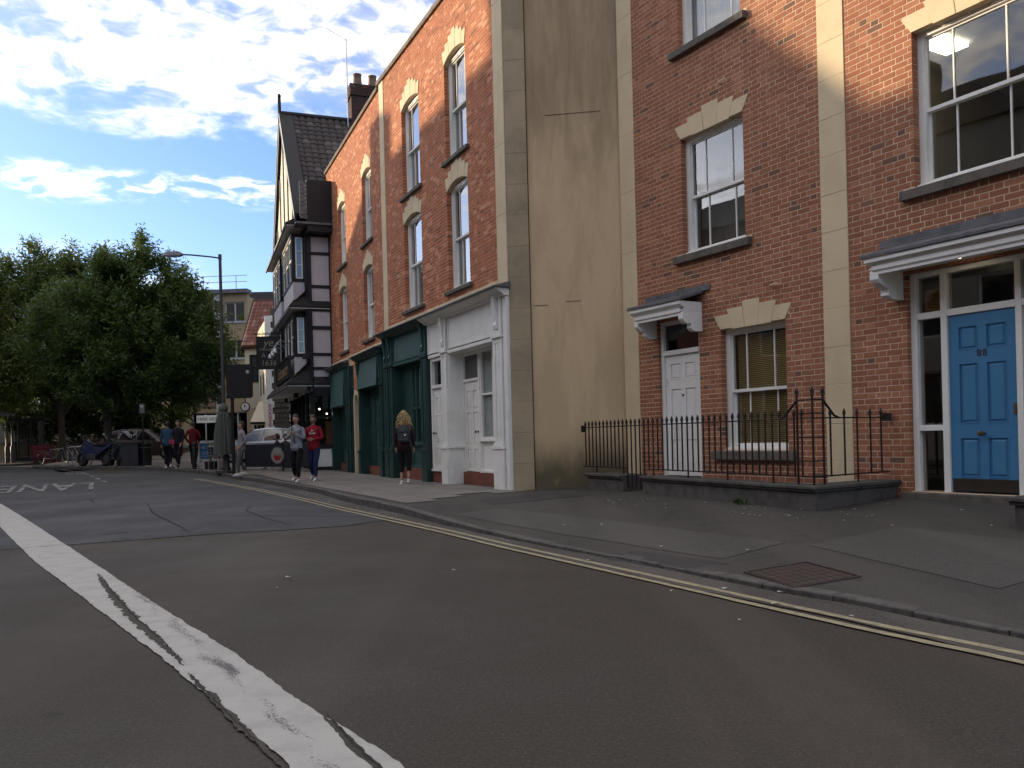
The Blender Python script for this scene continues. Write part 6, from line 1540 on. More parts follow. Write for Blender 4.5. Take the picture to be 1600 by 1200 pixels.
# red roadworks-like board
x, y = at_px(66, 720, z=.42); y = min(y, 43.0); x = at_d(66, y)
rbd = thing('red_sign_board', 'red free-standing board with three faded lines of lettering on the far kerb', 'sign', (x, y, gz(x, y)+.02), R(3))
m_redb = M('red_board', (.14, .018, .028), .6, (.11, .016, .024), 3); m_pink = M('faded_pink_letter', (.30, .10, .11), .7)
MB().box(-.55, .52, -.02, .02, .28, .98).build('panel', m_redb, rbd, bevel=.006); MB().box(-.42, -.36, -.02, .3, 0, .28).box(.34, .40, -.02, .3, 0, .28).build('legs', m_redb, rbd)
rt_ = random.Random(5); lm = MB()
for r_ in range(3):
    xx = -.40
    while xx < .36:
        w_ = rt_.uniform(.04, .08); z_ = .80-r_*.20
        lm.box(xx, xx+.018, -.024, -.021, z_, z_+.10); lm.box(xx+.018, xx+w_, -.024, -.021, z_+rt_.choice((0, .082)), z_+rt_.choice((.018, .10)) if False else z_+.10) if rt_.random() < .3 else lm.box(xx+.018, xx+w_, -.024, -.021, z_+.08, z_+.10)
        xx += w_+.03
lm.build('worn_lettering', m_pink, rbd)
t = thing('terracotta_planter', 'low salmon-coloured planter under the red sign', 'planter', (x+.15, y+.5, gz(x, y)))
MB().box(-.35, .35, -.15, .15, 0, .30).frustum(-.3, .3, -.1, .1, .3, .31, .01).build('trough', m_terra, t, bevel=.01)
# blue pavement board
x, y = at_d(320, 37.5), 37.5; t = thing('blue_pavement_sign', 'bright blue pavement sign standing on the far side of the plaza', 'sign', (x, y, gz(x, y)), R(2))
m_bsign = M('blue_sign', (.030, .19, .42), .5, (.028, .17, .37), 2)
MB().box(-.22, .22, -.02, .0, .12, .78).build('panel', m_bsign, t, bevel=.02); MB().frame(-.24, .24, .08, .82, .03, -.03, .01).build('frame', m_curtain, t)
MB().box(-.24, -.21, -.02, .35, 0, .1).box(.21, .24, -.02, .35, 0, .1).build('feet', m_curtain, t)
MB().lathe([(.08, 0), (.08, .003)], (-.05, -.024, .62), 12, 'y').box(-.14, .12, -.024, -.021, .40, .44).box(-.14, .06, -.024, -.021, .31, .35).box(-.14, .10, -.024, -.021, .22, .25).build('print', m_curtain, t)
# closed parasol
x, y = at_d(351, 28.5)-.02, 28.5; z = gz(x, y)
par = thing('closed_parasol', 'tall grey-green parasol, closed, in front of the street lamp', 'parasol', (x, y, z))
m_par = M('grey_green_canvas', (.125, .135, .11), .9, (.085, .09, .075), 3, stretch=(6, 6, .4))
pv = MB(); K_ = 28; rings = []
prof = [(.28, .62), (.27, .9), (.25, 1.3), (.20, 1.7), (.155, 1.95), (.11, 2.05), (.15, 2.12), (.13, 2.22), (.04, 2.34)]
for r_, h in prof:
    rings.append(len(pv.v))
    for q in range(K_): a = 2*math.pi*q/K_; rr = r_*(1+(.26 if q % 2 else -.12)*(1 if h < 2 else .3)); pv.v.append((rr*math.cos(a), rr*math.sin(a), h))
for a, b in zip(rings, rings[1:]):
    for q in range(K_): e_ = (q+1) % K_; pv.f.append((a+q, a+e_, b+e_, b+q))
pv.f.append(tuple(rings[0]+q for q in range(K_))[::-1]); pv.build('canopy', m_par, par)
MB().lathe([(.30, 0), (.30, .07), (.05, .09), (.028, .12), (.028, 2.42), (.01, 2.44)], (0, 0, 0), 14).build('pole', m_pole, par); MB().tube([(.14*math.cos(a), .14*math.sin(a), 1.98) for a in [i*.5236 for i in range(13)]], .012, 5).build('strap', m_black, par)
# cafe tables and chairs
def cafe_chair(label=None):
    t = thing('cafe_chair', label, 'chair', (0, 0, 0), 0, 'stacked-look metal cafe chairs outside the pub')
    MB().box(-.20, .20, -.20, .20, .44, .465).build('seat', m_black, t, bevel=.006)
    for a in (-.19, .19):
        for b in (-.19, .19): MB().tube([(a, b, 0), (a*.95, b*.95, .45)], .012, 6).build('leg', m_chrome, t)
    MB().tube([(-.19, .19, .45), (-.19, .23, .84), (.19, .23, .84), (.19, .19, .45)], .012, 6).build('back_frame', m_chrome, t)
    for i in range(3): MB().box(-.18, .18, .205+.01*i, .22+.01*i, .55+.1*i, .60+.1*i).build('slat', m_black, t)
    MB().tube([(-.21, -.17, .45), (-.22, -.17, .65), (-.22, .2, .66)], .010, 5).tube([(.21, -.17, .45), (.22, -.17, .65), (.22, .2, .66)], .010, 5).build('armrests', m_chrome, t)
    return t
c0 = cafe_chair('metal cafe chair nearest the dark planter, left end of the cafe furniture')
spots = [(334, 30.2, .4, None), (345, 29.6, 2.2, 'metal cafe chair turned to the left in front of the parasol base'), (358, 30.4, -1.0, 'metal cafe chair half hidden behind the ornate bollard'), (341, 31.6, 3.0, 'metal cafe chair at the back of the group behind the parasol')]
for i, (px, D, rz, lab) in enumerate(spots):
    o = c0 if i == 0 else copy_tree(c0)
    x = at_d(px, D); o.location = (x, D, gz(x, D)); o.rotation_euler = (0, 0, rz)
    if lab: o['label'] = lab
x = at_d(350, 30.8); t = thing('cafe_table', 'small round metal cafe table among the chairs by the parasol', 'table', (x, 30.8, gz(x, 30.8)))
MB().lathe([(.32, .70), (.33, .72), (.32, .735)], (0, 0, 0), 20).build('tabletop', m_chrome, t, smooth=True); MB().lathe([(.2, 0), (.19, .03), (.025, .05), (.025, .70)], (0, 0, 0), 12).build('pedestal', m_black, t, smooth=True)
x = at_d(329, 30.6); t = thing('planter', 'small square black planter with a thin shrub left of the cafe furniture', 'planter', (x, 30.6, gz(x, 30.6)))
MB().box(-.17, .17, -.17, .17, 0, .30).build('pot', m_black, t, bevel=.01); m = MB(); rp = random.Random(3)
for i in range(9): a = rp.uniform(0, 6.28); m.tube([(0, 0, .28), (.08*math.cos(a), .08*math.sin(a), .6), (.16*math.cos(a), .16*math.sin(a), rp.uniform(.8, 1.15))], .008, 4)
m.build('stems', m_leafw, t)
# cafe barrier with round brewery-style logo
b0 = Vector((at_d(383, 29.6), 29.6)); b1 = Vector((at_d(441, 28.9), 28.9)); b2 = Vector((at_d(484, 28.2), 28.2))
m_bar = M('black_canvas', (.014, .016, .024), .7, (.011, .012, .018), 2)
def barrier(a, b, label, logo=False):
    d = (b-a); L = d.length; t = thing('cafe_barrier', label, 'barrier', (a.x, a.y, gz(a.x, a.y)), math.atan2(d.y, d.x), 'black canvas barriers round the pub tables')
    MB().box(.02, L-.02, -.008, .008, .14, .92).build('canvas_panel', m_bar, t, bevel=.002)
    MB().tube([(0, 0, 0), (0, 0, .98)], .02, 8).tube([(L, 0, 0), (L, 0, .98)], .02, 8).tube([(0, 0, .95), (L, 0, .95)], .014, 6).build('frame', m_black, t)
    for x in (.05, L-.05): MB().box(x-.03, x+.03, -.22, .22, 0, .02).build('foot', m_chrome, t)
    MB().box(.15, L-.5, -.10, -.06, .045, .075).build('foot_rail', m_chrome, t)
    if logo:
        c = (L-.21, -.010, .53)
        MB().lathe([(.285, -.003), (.285, 0)], c, 28, 'y').build('logo_ring', M('logo_grey', (.20, .19, .17), .7), t)
        MB().lathe([(.245, -.003), (.245, 0)], (c[0], c[1]-.003, c[2]), 28, 'y').build('logo_disc', M('logo_pale', (.28, .26, .23), .7), t)
        pts = [(c[0]+.175*math.cos(a), c[2]-.0+.19*math.sin(a)) for a in [math.pi+i*math.pi/10 for i in range(11)]]
        MB().prism(pts, 'y', c[1]-.009, c[1]-.0065).build('logo_red', M('logo_redc', (.26, .022, .02), .6), t)
        text_obj('logo_lettering', 'ARTOIS', .10, m_sill, t, (c[0], c[1]-.008, c[2]+.05), (R(90), 0, 0), .001, 1.)
    return t
barrier(b0, b1, 'black canvas cafe barrier carrying a round red and grey logo', True); barrier(b1+Vector((.03, 0)), b2, 'plain black canvas cafe barrier behind the two walkers')
# bicycle racks
def hoop(x, y, rz, label):
    t = thing('cycle_stand', label, 'cycle stand', (x, y, gz(x, y)), rz, 'steel hoops by the motorcycle bay')
    MB().tube([(-.35, 0, 0), (-.35, 0, .62), (-.30, 0, .74), (-.2, 0, .78), (.2, 0, .78), (.30, 0, .74), (.35, 0, .62), (.35, 0, 0)], .025, 8).build('hoop', m_chrome, t, smooth=True); MB().box(-.33, .33, -.012, .012, .30, .33).build('crossbar', m_chrome, t)
hoop(at_d(119, 35.6), 35.6, .1, 'steel cycle hoop left of the blue and black motorcycle, nearer one'); hoop(at_d(127, 36.6), 36.6, .15, 'steel cycle hoop just behind the nearer hoop, left of the motorcycles')
def wheel(mb, c, r, tube_, ax=Vector((0, 1, 0))):
    pts = [(c[0]+r*math.cos(a), c[1], c[2]+r*math.sin(a)) for a in [i*math.pi/10 for i in range(21)]]; mb.tube(pts, tube_, 6, cap=False)
def bicycle(x, y, rz, label):
    t = thing('bicycle', label, 'bicycle', (x, y, gz(x, y)), rz)
    for cx in (-.5, .5):
        w_ = MB(); wheel(w_, (cx, 0, .34), .32, .018); o = w_.build('wheel', m_black, t, smooth=True)
        s_ = MB(); wheel(s_, (cx, 0, .34), .295, .008)
        for i in range(10): a = i*math.pi/5; s_.tube([(cx, 0, .34), (cx+.29*math.cos(a), 0, .34+.29*math.sin(a))], .002, 3)
        s_.build('spokes', m_chrome, o)
    MB().tube([(-.5, 0, .34), (-.12, 0, .30), (-.22, 0, .80)], .015, 6).tube([(-.12, 0, .30), (.38, 0, .72)], .017, 6).tube([(-.20, 0, .74), (.36, 0, .80)], .015, 6).tube([(-.5, 0, .34), (-.20, 0, .74)], .010, 6).tube([(.5, 0, .34), (.38, 0, .72), (.34, 0, .90)], .014, 6).build('frame', m_chrome, t)
    MB().tube([(.30, -.24, .98), (.36, -.2, .96), (.35, 0, .94), (.36, .2, .96), (.30, .24, .98)], .012, 6).build('handlebar', m_black, t)
    MB().prism([(-.34, .86), (-.10, .88), (-.10, .85), (-.3, .82)], 'y', -.06, .06).build('saddle', m_black, t, bevel=.01); MB().lathe([(.09, -.01), (.09, .01)], (-.12, 0, .30), 12, 'y').tube([(-.12, .05, .3), (-.02, .05, .18)], .008, 4).build('crank', m_pole, t)
bicycle(at_d(86, 42.2), 42.2, .2, 'bicycle parked behind the right edge of the red sign')
bicycle(at_d(112, 39.5), 39.5, 2.6, 'bicycle leaning by the cycle hoops near the thin tree trunk')
def motorcycle(x, y, rz, body, label):
    t = thing('motorcycle', label, 'motorcycle', (x, y, gz(x, y)), rz)
    for cx in (-.62, .66):
        w_ = MB(); wheel(w_, (cx, 0, .29), .235, .065); o = w_.build('wheel', m_black, t, smooth=True)
        r_ = MB(); r_.lathe([(.17, -.025), (.19, 0), (.17, .025)], (cx, 0, .29), 16, 'y').build('rim', m_pole, o)
    MB().tube([(.66, -.08, .29), (.42, -.08, .86)], .024, 6).tube([(.66, .08, .29), (.42, .08, .86)], .024, 6).build('fork', m_chrome, t)
    fb = MB()
    def ring(x_, w_, z0, z1): return [(x_, -w_, z0+.05), (x_, -w_*.9, (z0+z1)/2), (x_, -w_*.5, z1), (x_, w_*.5, z1), (x_, w_*.9, (z0+z1)/2), (x_, w_, z0+.05), (x_, 0, z0)]
    rs_ = [ring(.74, .05, .66, .80), ring(.60, .16, .50, .96), ring(.42, .20, .34, 1.12), ring(.26, .16, .30, .98), ring(.05, .14, .30, .93), ring(-.15, .14, .32, .80), ring(-.45, .13, .50, .80), ring(-.72, .10, .66, .86), ring(-.90, .04, .76, .90)]
    for a in rs_: fb.v += a
    for i in range(len(rs_)-1):
        for q in range(7): e_ = (q+1) % 7; fb.f.append((i*7+q, i*7+e_, (i+1)*7+e_, (i+1)*7+q))
    fb.f.append(tuple(range(7))); fb.f.append(tuple(range(len(fb.v)-1, len(fb.v)-8, -1)))
    fb.build('fairing', body, t, smooth=True)
    MB().prism([(-.70, .87), (-.55, .93), (-.30, .88), (-.05, .86), (.05, .92), (.05, .86), (-.3, .78), (-.7, .80)], 'y', -.11, .11).build('seat', m_black, t, bevel=.02)
    MB().prism([(.66, .90), (.44, 1.12), (.40, 1.26), (.46, 1.24), (.68, .94)], 'y', -.13, .13).build('windscreen', m_glass, t)
    MB().tube([(.30, -.34, 1.02), (.40, -.2, 1.04), (.42, .2, 1.04), (.30, .34, 1.02)], .015, 6).build('handlebar', m_black, t)
    for s in (-1, 1):
        MB().tube([(.42, .2*s, 1.08), (.44, .30*s, 1.24)], .008, 5).sphere((.44, .32*s, 1.27), .06, 8, 6, (.4, 1, .7)).build('mirror', m_chrome, t, smooth=True)
    MB().sphere((.70, 0, .80), .08, 10, 6, (.5, 1.1, .8)).build('headlight', m_chrome, t, smooth=True)
    MB().box(-.15, .30, -.17, .17, .24, .50).build('engine', m_pole, t, bevel=.03); MB().tube([(.1, -.18, .3), (-.3, -.19, .34), (-.75, -.19, .44)], .04, 8).build('exhaust', m_chrome, t, smooth=True)
    MB().tube([(-.62, 0, .29), (-.1, 0, .40)], .03, 6).build('swing_arm', m_pole, t); MB().tube([(-.05, .12, .3), (-.02, .26, .0)], .012, 5).build('side_stand', m_pole, t)
mb1 = M('navy_fairing', (.014, .022, .070), .25, (.05, .055, .07), 1.2, thr=(.55, .6), bmp=0, spec=.6); mb2 = M('dark_green_fairing', (.03, .045, .042), .25, (.16, .17, .17), 3, thr=(.58, .62), bmp=0, spec=.6)
motorcycle(at_d(148, 34.2), 34.2, 2.75, mb1, 'navy and black sports motorcycle left of the tree trunk'); motorcycle(at_d(180, 34.0), 34.0, 2.2, mb2, 'dark green and silver motorcycle between the tree trunk and the cabinet')
# ---- cars
def car(x, y, rz, paint, label, cat='car'):
    t = thing('parked_car', label, cat, (x, y, gz(x, y)), rz)
    # hatchback: side outline sampled into cross sections, narrowing above the waist
    secs = [(-1.98, .38, .62, .62, .60), (-1.90, .24, .86, .90, .74), (-1.62, .20, .92, 1.20, .80), (-1.30, .20, .93, 1.40, .82), (-.80, .20, .92, 1.48, .82), (-.2, .20, .90, 1.50, .82), (.35, .20, .89, 1.44, .82), (.75, .20, .88, 1.20, .82), (1.10, .20, .86, .93, .82), (1.60, .22, .78, .80, .78), (1.92, .28, .64, .65, .68), (2.02, .36, .52, .52, .60)]
    m = MB(); q = 10
    for x_, zl, zw, zr, w_ in secs:
        rw_ = w_*(.80 if zr-zw > .2 else .93)
        m.v += [(x_, -w_*.9, zl), (x_, -w_, zl+.15), (x_, -w_, zw-.05), (x_, -w_*.97, zw), (x_, -rw_, max(zr-.06, zw+.001)), (x_, -rw_*.8, zr+.002), (x_, rw_*.8, zr+.002), (x_, rw_, max(zr-.06, zw+.001)), (x_, w_*.97, zw), (x_, w_, zw-.05), (x_, w_, zl+.15), (x_, w_*.9, zl)]
    L = 12
    for i in range(len(secs)-1):
        for k in range(L): e_ = (k+1) % L; m.f.append((i*L+k, i*L+e_, (i+1)*L+e_, (i+1)*L+k))
    m.f.append(tuple(range(L))[::-1]); m.f.append(tuple(range(len(m.v)-L, len(m.v))))
    m.build('body', paint, t, smooth=True)
    for s in (-1, 1):
        y0 = .79*s
        g_ = [[(-1.52, .98), (-1.28, 1.30), (-.98, 1.37), (-.98, .97)], [(-.92, .97), (-.92, 1.38), (-.18, 1.41), (-.12, .96)], [(-.05, .96), (-.11, 1.41), (.32, 1.36), (.84, .97)]]
        for pl in g_:
            pts = []
            for a, b in pl: f = (b-.93)/.5; yy = s*(.80-.135*f+.012); pts.append((a, yy, b))
            m = MB(); m.poly(pts); m.build('side_window', m_glass_dk, t, fix=False)
        for cx in (-1.22, 1.28):
            w_ = MB(); w_.lathe([(.30, -.10), (.32, -.08), (.32, .08), (.30, .10)], (cx, .72*s, .32), 18, 'y'); o = w_.build('wheel', m_black, t, smooth=True); MB().lathe([(.20, 0), (.19, .11*s), (.05, .115*s)], (cx, .72*s, .32), 14, 'y').build('rim', m_chrome, o)
        MB().box(.62, .74, .84*s-.06, .84*s+.06, .96, 1.06).build('wing_mirror', paint, t, bevel=.02); MB().box(1.80, 1.95, .5*s-.12, .5*s+.12, .60, .70).build('headlight', m_chrome, t, bevel=.02)
        MB().box(-1.99, -1.90, .62*s-.08, .62*s+.08, .70, .92).build('tail_light', m_redb, t, bevel=.02); MB().box(-.6, -.45, .825*s, .835*s, .78, .81).build('door_handle', paint, t)
    m = MB().poly([(.40, -.60, 1.42), (.40, .60, 1.42), (1.08, .72, .96), (1.08, -.72, .96)]); m.v = [(a+.02, b, c+.02) for a, b, c in m.v]; m.build('windscreen', m_glass_dk, t, fix=False)
    m = MB().poly([(-1.36, -.58, 1.39), (-1.36, .58, 1.39), (-1.88, .66, .95), (-1.88, -.66, .95)]); m.v = [(a-.02, b, c+.01) for a, b, c in m.v]; m.build('rear_window', m_glass_dk, t, fix=False)
    return t
m_silver = M('silver_car_paint', (.46, .48, .50), .3, (.43, .45, .47), 1, bmp=0, spec=.6, metal=.35); m_maroon = M('brown_car_paint', (.05, .028, .025), .3, (.04, .022, .02), 1, bmp=0, spec=.6)
car(at_d(418, 36.8), 36.8, R(176), m_silver, 'silver hatchback parked behind the black cafe barrier')
car(at_d(226, 41.5), 41.5, R(4), m_maroon, 'dark brown car in the shade behind the parking sign post')
m_van = M('dull_white_van', (.30, .30, .30), .5, (.26, .26, .26), 1)
# ================================================================== PEOPLE
def skin_mesh(chains, sub=2):
    """chains: list of [(x,y,z,r,(ry))...] joined where points coincide; returns evaluated mesh"""
    vs = []; es = []; rs_ = []; key = {}
    for ch in chains:
        prev = None
        for p in ch:
            k = (round(p[0], 4), round(p[1], 4), round(p[2], 4))
            if k not in key: key[k] = len(vs); vs.append(k); rs_.append((p[3], p[4] if len(p) > 4 else p[3]))
            if prev is not None and prev != key[k]: es.append((prev, key[k]))
            prev = key[k]
    me = bpy.data.meshes.new('t'); me.from_pydata(vs, es, []); o = bpy.data.objects.new('t', me); C.objects.link(o)
    m = o.modifiers.new('s', 'SKIN'); m.use_smooth_shade = True
    for i, r in enumerate(rs_): d = me.skin_vertices[0].data[i]; d.radius = r; d.use_root = (i == 0)
    s = o.modifiers.new('u', 'SUBSURF'); s.levels = sub; s.render_levels = sub
    dg = bpy.context.evaluated_depsgraph_get(); dg.update()
    out = bpy.data.meshes.new_from_object(o.evaluated_get(dg)); bpy.data.objects.remove(o); bpy.data.meshes.remove(me)
    return out
def cloth(name, a, b): return M(name, a, .9, b, 9, bs=120, bmp=.3, spec=.15)
m_skin = M('skin', (.42, .235, .165), .55, (.38, .20, .14), 6, bmp=.05); m_skin2 = M('skin_tan', (.30, .17, .115), .55, (.26, .145, .10), 6, bmp=.05)
def join(parent_mesh_list, name, mat, parent):
    bm = bmesh.new()
    for me in parent_mesh_list: bm.from_mesh(me)
    out = bpy.data.meshes.new(name); bm.to_mesh(out); bm.free(); out.materials.clear(); out.materials.append(mat)
    out.polygons.foreach_set('use_smooth', [True]*len(out.polygons)); o = bpy.data.objects.new(name, out); C.objects.link(o); o.parent = parent; return o
def person(px, py, rz, h, label, top, legs, shoe, hair, skin=None, arms='down', step=.20, female=False, hair_long=False, zoff=0., lean=0., bag=None, strap=None, short_sleeve=False, crop=False, seated=False, group=None, logo=False):
    skin = skin or m_skin; k = h/1.75
    t = thing('person', label, 'person', (px, py, gz(px, py)+zoff), rz, group); t.scale = (k, k, k)
    SW = .158 if female else .178; HW = .095
    hip = .93; 
    Lf, Rf = step, -step*.75                                   # foot positions along the walking direction
    def leg(s, f):
        if seated: return [(s*HW, 0, .50), (s*.12, .42, .50), (s*.12, .44, .08)]
        ft = (s*.10, f, .085 if f >= 0 else .13); kn = (s*.10, f*.55+.045+(.05 if f < 0 else .03), .50); return [(s*HW, 0, hip-.04), kn, ft]
    L, Rr = leg(-1, Lf), leg(1, Rf)
    zo = -.43 if seated else 0
    pel = (0, 0, hip+.04+zo); wst = (0, .0, 1.08+zo); chs = (0, lean+.01, 1.30+zo); nk = (0, lean*1.3+.0, 1.47+zo); hd = (0, lean*1.6+.015, 1.62+zo)
    def arm(s):
        sh = (s*SW, lean, 1.40+zo)
        if arms == 'down': return [sh, (s*(SW+.055), lean-.02, 1.12+zo), (s*(SW+.06), .06, .87+zo)]
        if arms == 'swing': return [sh, (s*(SW+.05), lean-.04*s-.02, 1.12+zo), (s*(SW+.05), .10-.10*s, .89+zo)]
        if arms == 'front': return [sh, (s*(SW+.07), lean+.03, 1.13+zo), (s*.055, .235, 1.10+zo)]
        if arms == 'phone': return [sh, (s*(SW+.06), lean+.05, 1.12+zo), (s*.05, .27, 1.24+zo)]
        if arms == 'pocket': return [sh, (s*(SW+.10), lean-.06, 1.13+zo), (s*(SW+.0), .09, .93+zo)]
    AL, AR = arm(-1), arm(1)
    A = lambda p, r, r2=None: (p[0], p[1], p[2], r, r2 or r)
    mid = lambda a, b, t: tuple(a[i]+(b[i]-a[i])*t for i in range(3))
    # continuous body
    body = [[A(pel, .085, .065), A(wst, .080, .060), A(chs, .095, .070), A(nk, .048), A(mid(nk, hd, .5), .050)]]
    for s, lg in ((-1, L), (1, Rr)): body.append([A(pel, .085, .065), A(lg[0], .075), A(mid(lg[0], lg[1], .5), .072), A(lg[1], .052), A(mid(lg[1], lg[2], .35), .050), A(lg[2], .034)])
    for s, am in ((-1, AL), (1, AR)): body.append([A(chs, .095, .070), A(am[0], .045), A(mid(am[0], am[1], .5), .043), A(am[1], .036), A(mid(am[1], am[2], .5), .032), A(am[2], .024)])
    parts = [skin_mesh(body, 2)]
    # head: shaped skull, nose, ears, brows, chin
    hb = bmesh.new(); bmesh.ops.create_uvsphere(hb, u_segments=24, v_segments=18, radius=1)
    for v in hb.verts:
        x, y, z = v.co; fx = .076*(1-.16*max(0, -z)); v.co = Vector((x*fx, y*.096*(1-.10*max(0, -z)), z*.118))
        if y > .2: v.co.y -= .006*math.exp(-((abs(x)-.35)**2)/.02-((z-.05)**2)/.02)                   # eye sockets
        if y > .8 and abs(x) < .18 and -.30 < z < .15: v.co.y += .020*(1-abs(x)/.18)*(1-abs(z+.15)/.22 if abs(z+.15) < .22 else 0)
        if y > .5 and z < -.75: v.co.y += .010
    hm = bpy.data.meshes.new('h'); hb.transform(Matrix.Translation(hd) @ Matrix.Rotation(-lean*1.5, 4, 'X')); hb.to_mesh(hm); hb.free(); parts.append(hm)
    fm = MB(); 
    for s in (-1, 1): fm.sphere((hd[0]+s*.078, hd[1]-.005, hd[2]-.005), .022, 8, 6, (.35, .7, 1.3))
    e_ = bpy.data.meshes.new('e'); e_.from_pydata(fm.v, [], fm.f); parts.append(e_)
    # hands: palm, four unequal bent fingers, thumb
    for s, am in ((-1, AL), (1, AR)):
        w_ = Vector(am[2]); d = (w_-Vector(am[1])).normalized(); sd = Vector((0, 1, 0)) if abs(d.y) < .7 else Vector((0, 0, 1)); sd = (sd-d*sd.dot(d)).normalized(); pn = d.cross(sd).normalized()*(-s)
        ch = [[(*w_, .022), (*(w_+d*.045), .026), (*(w_+d*.08), .024)]]
        for i, (o_, l) in enumerate(((-.030, .062), (-.010, .074), (.010, .070), (.028, .054))):
            b = w_+d*.078+sd*(-o_); ch.append([(*(w_+d*.08), .024), (*b, .0095), (*(b+d*l*.5+pn*.004), .0085), (*(b+d*l*.85+pn*.020), .007), (*(b+d*l*.95+pn*.034), .006)])
        b = w_+d*.03; ch.append([(*(w_+d*.045), .026), (*(b+sd*.036+pn*.01), .011), (*(b+sd*.05+d*.03+pn*.02), .0095), (*(b+sd*.052+d*.052+pn*.026), .008)])
        parts.append(skin_mesh(ch, 1))
    join(parts, 'body', skin, t)
    # eyes, mouth
    ey = MB()
    for s in (-1, 1): ey.sphere((hd[0]+s*.029, hd[1]+.083, hd[2]+.010), .0085, 8, 6, (1.2, .6, .7))
    ey.box(hd[0]-.022, hd[0]+.022, hd[1]+.083, hd[1]+.090, hd[2]-.056, hd[2]-.050); ey.build('eyes_and_mouth', m_timber, t)
    # clothes follow the same skeleton
    e1 = .016
    tp = [[A(wst, .09, .07), A(chs, .10, .08), A(mid(chs, nk, .75), .060)]]
    for s, am in ((-1, AL), (1, AR)):
        if short_sleeve: tp.append([A(chs, .10, .08), A(am[0], .055), A(mid(am[0], am[1], .65), .050)])
        else: tp.append([A(chs, .10, .08), A(am[0], .054), A(mid(am[0], am[1], .5), .050), A(am[1], .048), A(mid(am[1], am[2], .5), .044), A(mid(am[1], am[2], .95), .038)])
    def loft(rings):
        q = 20; m = MB()
        for cx_, cy_, z_, rx_, ry_ in rings: m.v += [(cx_+rx_*math.cos(2*math.pi*i/q), cy_+ry_*math.sin(2*math.pi*i/q)*(1 if math.sin(2*math.pi*i/q) > 0 else .92), z_+.006*math.sin(5*i+z_*40)) for i in range(q)]
        for j in range(len(rings)-1):
            for i in range(q): e_ = (i+1) % q; m.f.append((j*q+i, j*q+e_, (j+1)*q+e_, (j+1)*q+i))
        m.f.append(tuple(range(q))[::-1]); m.f.append(tuple(range(len(m.v)-q, len(m.v)))); me = bpy.data.meshes.new('l'); me.from_pydata(m.v, [], m.f); return me
    ws = .9 if female else 1.
    join([skin_mesh(tp, 2), loft([(0, 0, hip-.12+zo, .158*ws, .118), (0, 0, hip-.02+zo, .168*ws, .124), (0, 0, hip+.10+zo, .155*ws, .112), (0, lean*.4, 1.12+zo, .150*ws, .108), (0, lean*.8, 1.26+zo, .168*ws, .120), (0, lean, 1.36+zo, .180*ws, .112), (0, lean, 1.42+zo, .150*ws, .090), (0, lean*1.1, 1.455+zo, .095, .072), (0, lean*1.2, 1.48+zo, .062, .058)])], 'top', top, t)
    tr = [[A((0, 0, hip+.14+zo), .105, .085), A((0, 0, hip+.05+zo), .118, .094), A((0, 0, hip-.02+zo), .125, .105)]]
    for s, lg in ((-1, L), (1, Rr)):
        e2 = mid(lg[1], lg[2], .62 if crop else .93)
        tr.append([A((0, 0, hip-.02+zo), .125, .105), A(mid((0, 0, hip-.02+zo), lg[1], .22) if False else (lg[0][0], lg[0][1], lg[0][2]-.03), .098), A(mid(lg[0], lg[1], .55), .086), A(lg[1], .068), A(mid(lg[1], lg[2], .4), .062), A(e2, .048)])
    join([skin_mesh(tr, 2), loft([(0, 0, hip-.17+zo, .120, .095), (0, 0, hip-.10+zo, .152*ws, .115), (0, 0, hip+.0+zo, .155*ws, .116), (0, 0, hip+.12+zo, .140*ws, .102)])], 'trousers', legs, t)
    for s, lg in ((-1, L), (1, Rr)):
        f = lg[2]; toe = .0 if f[1] >= 0 else .0
        ch = [[(f[0], f[1]-.035, f[2]-.035, .040, .040), (f[0], f[1]+.03, f[2]-.035, .044, .040), (f[0]+s*.008, f[1]+.12, f[2]-.052, .042, .028), (f[0]+s*.010, f[1]+.185, f[2]-.058, .030, .020)]]
        so = join([skin_mesh(ch, 2)], 'shoe', shoe, t)
        MB().prism([(f[0]-.036, f[1]-.075), (f[0]-.042, f[1]+.10), (f[0]-.02, f[1]+.205), (f[0]+.02, f[1]+.205), (f[0]+.044, f[1]+.10), (f[0]+.036, f[1]-.075)], 'z', f[2]-.084, f[2]-.064).build('sole', m_white, so, bevel=.004)
    # hair
    hb = bmesh.new(); bmesh.ops.create_uvsphere(hb, u_segments=22, v_segments=14, radius=1); rh_ = random.Random(int(px*10))
    for v in list(hb.verts):
        x, y, z = v.co; v.co = Vector((x*.094, y*.116-.010, z*.132+.014))*(1+rh_.uniform(-.03, .05))
    bmesh.ops.delete(hb, geom=[v for v in hb.verts if (v.co.y > .035 and v.co.z < .062) or v.co.z < (-.09 if hair_long else -.055)], context='VERTS')
    hm = bpy.data.meshes.new('hair'); hb.transform(Matrix.Translation(hd) @ Matrix.Rotation(-lean*1.5, 4, 'X')); hb.to_mesh(hm); hb.free()
    hs = [hm]
    if hair_long:
        lockm = MB(); rh_ = random.Random(4)
        for i in range(190):
            a = rh_.uniform(math.pi*.88, math.pi*2.12); r0_ = rh_.uniform(.55, 1.0); c0_ = Vector((hd[0]+.088*math.cos(a)*r0_, hd[1]-.008+.104*math.sin(a)*r0_, hd[2]+rh_.uniform(-.02, .10)))
            spread = rh_.uniform(1.2, 2.5); ln_ = rh_.uniform(.24, .44); pts = []
            ph = rh_.uniform(0, 6); 
            for q in range(7):
                u = q/6; pts.append((hd[0]+(c0_.x-hd[0])*(1+(spread-1)*math.sin(u*1.7))+.014*math.sin(ph+u*9), hd[1]+(c0_.y-hd[1])*(1+(spread-1)*.55*math.sin(u*1.7))+.012*math.cos(ph+u*8)-.01, c0_.z-ln_*u))
            lockm.tube(pts, [.014, .016, .017, .016, .014, .010, .004], 5)
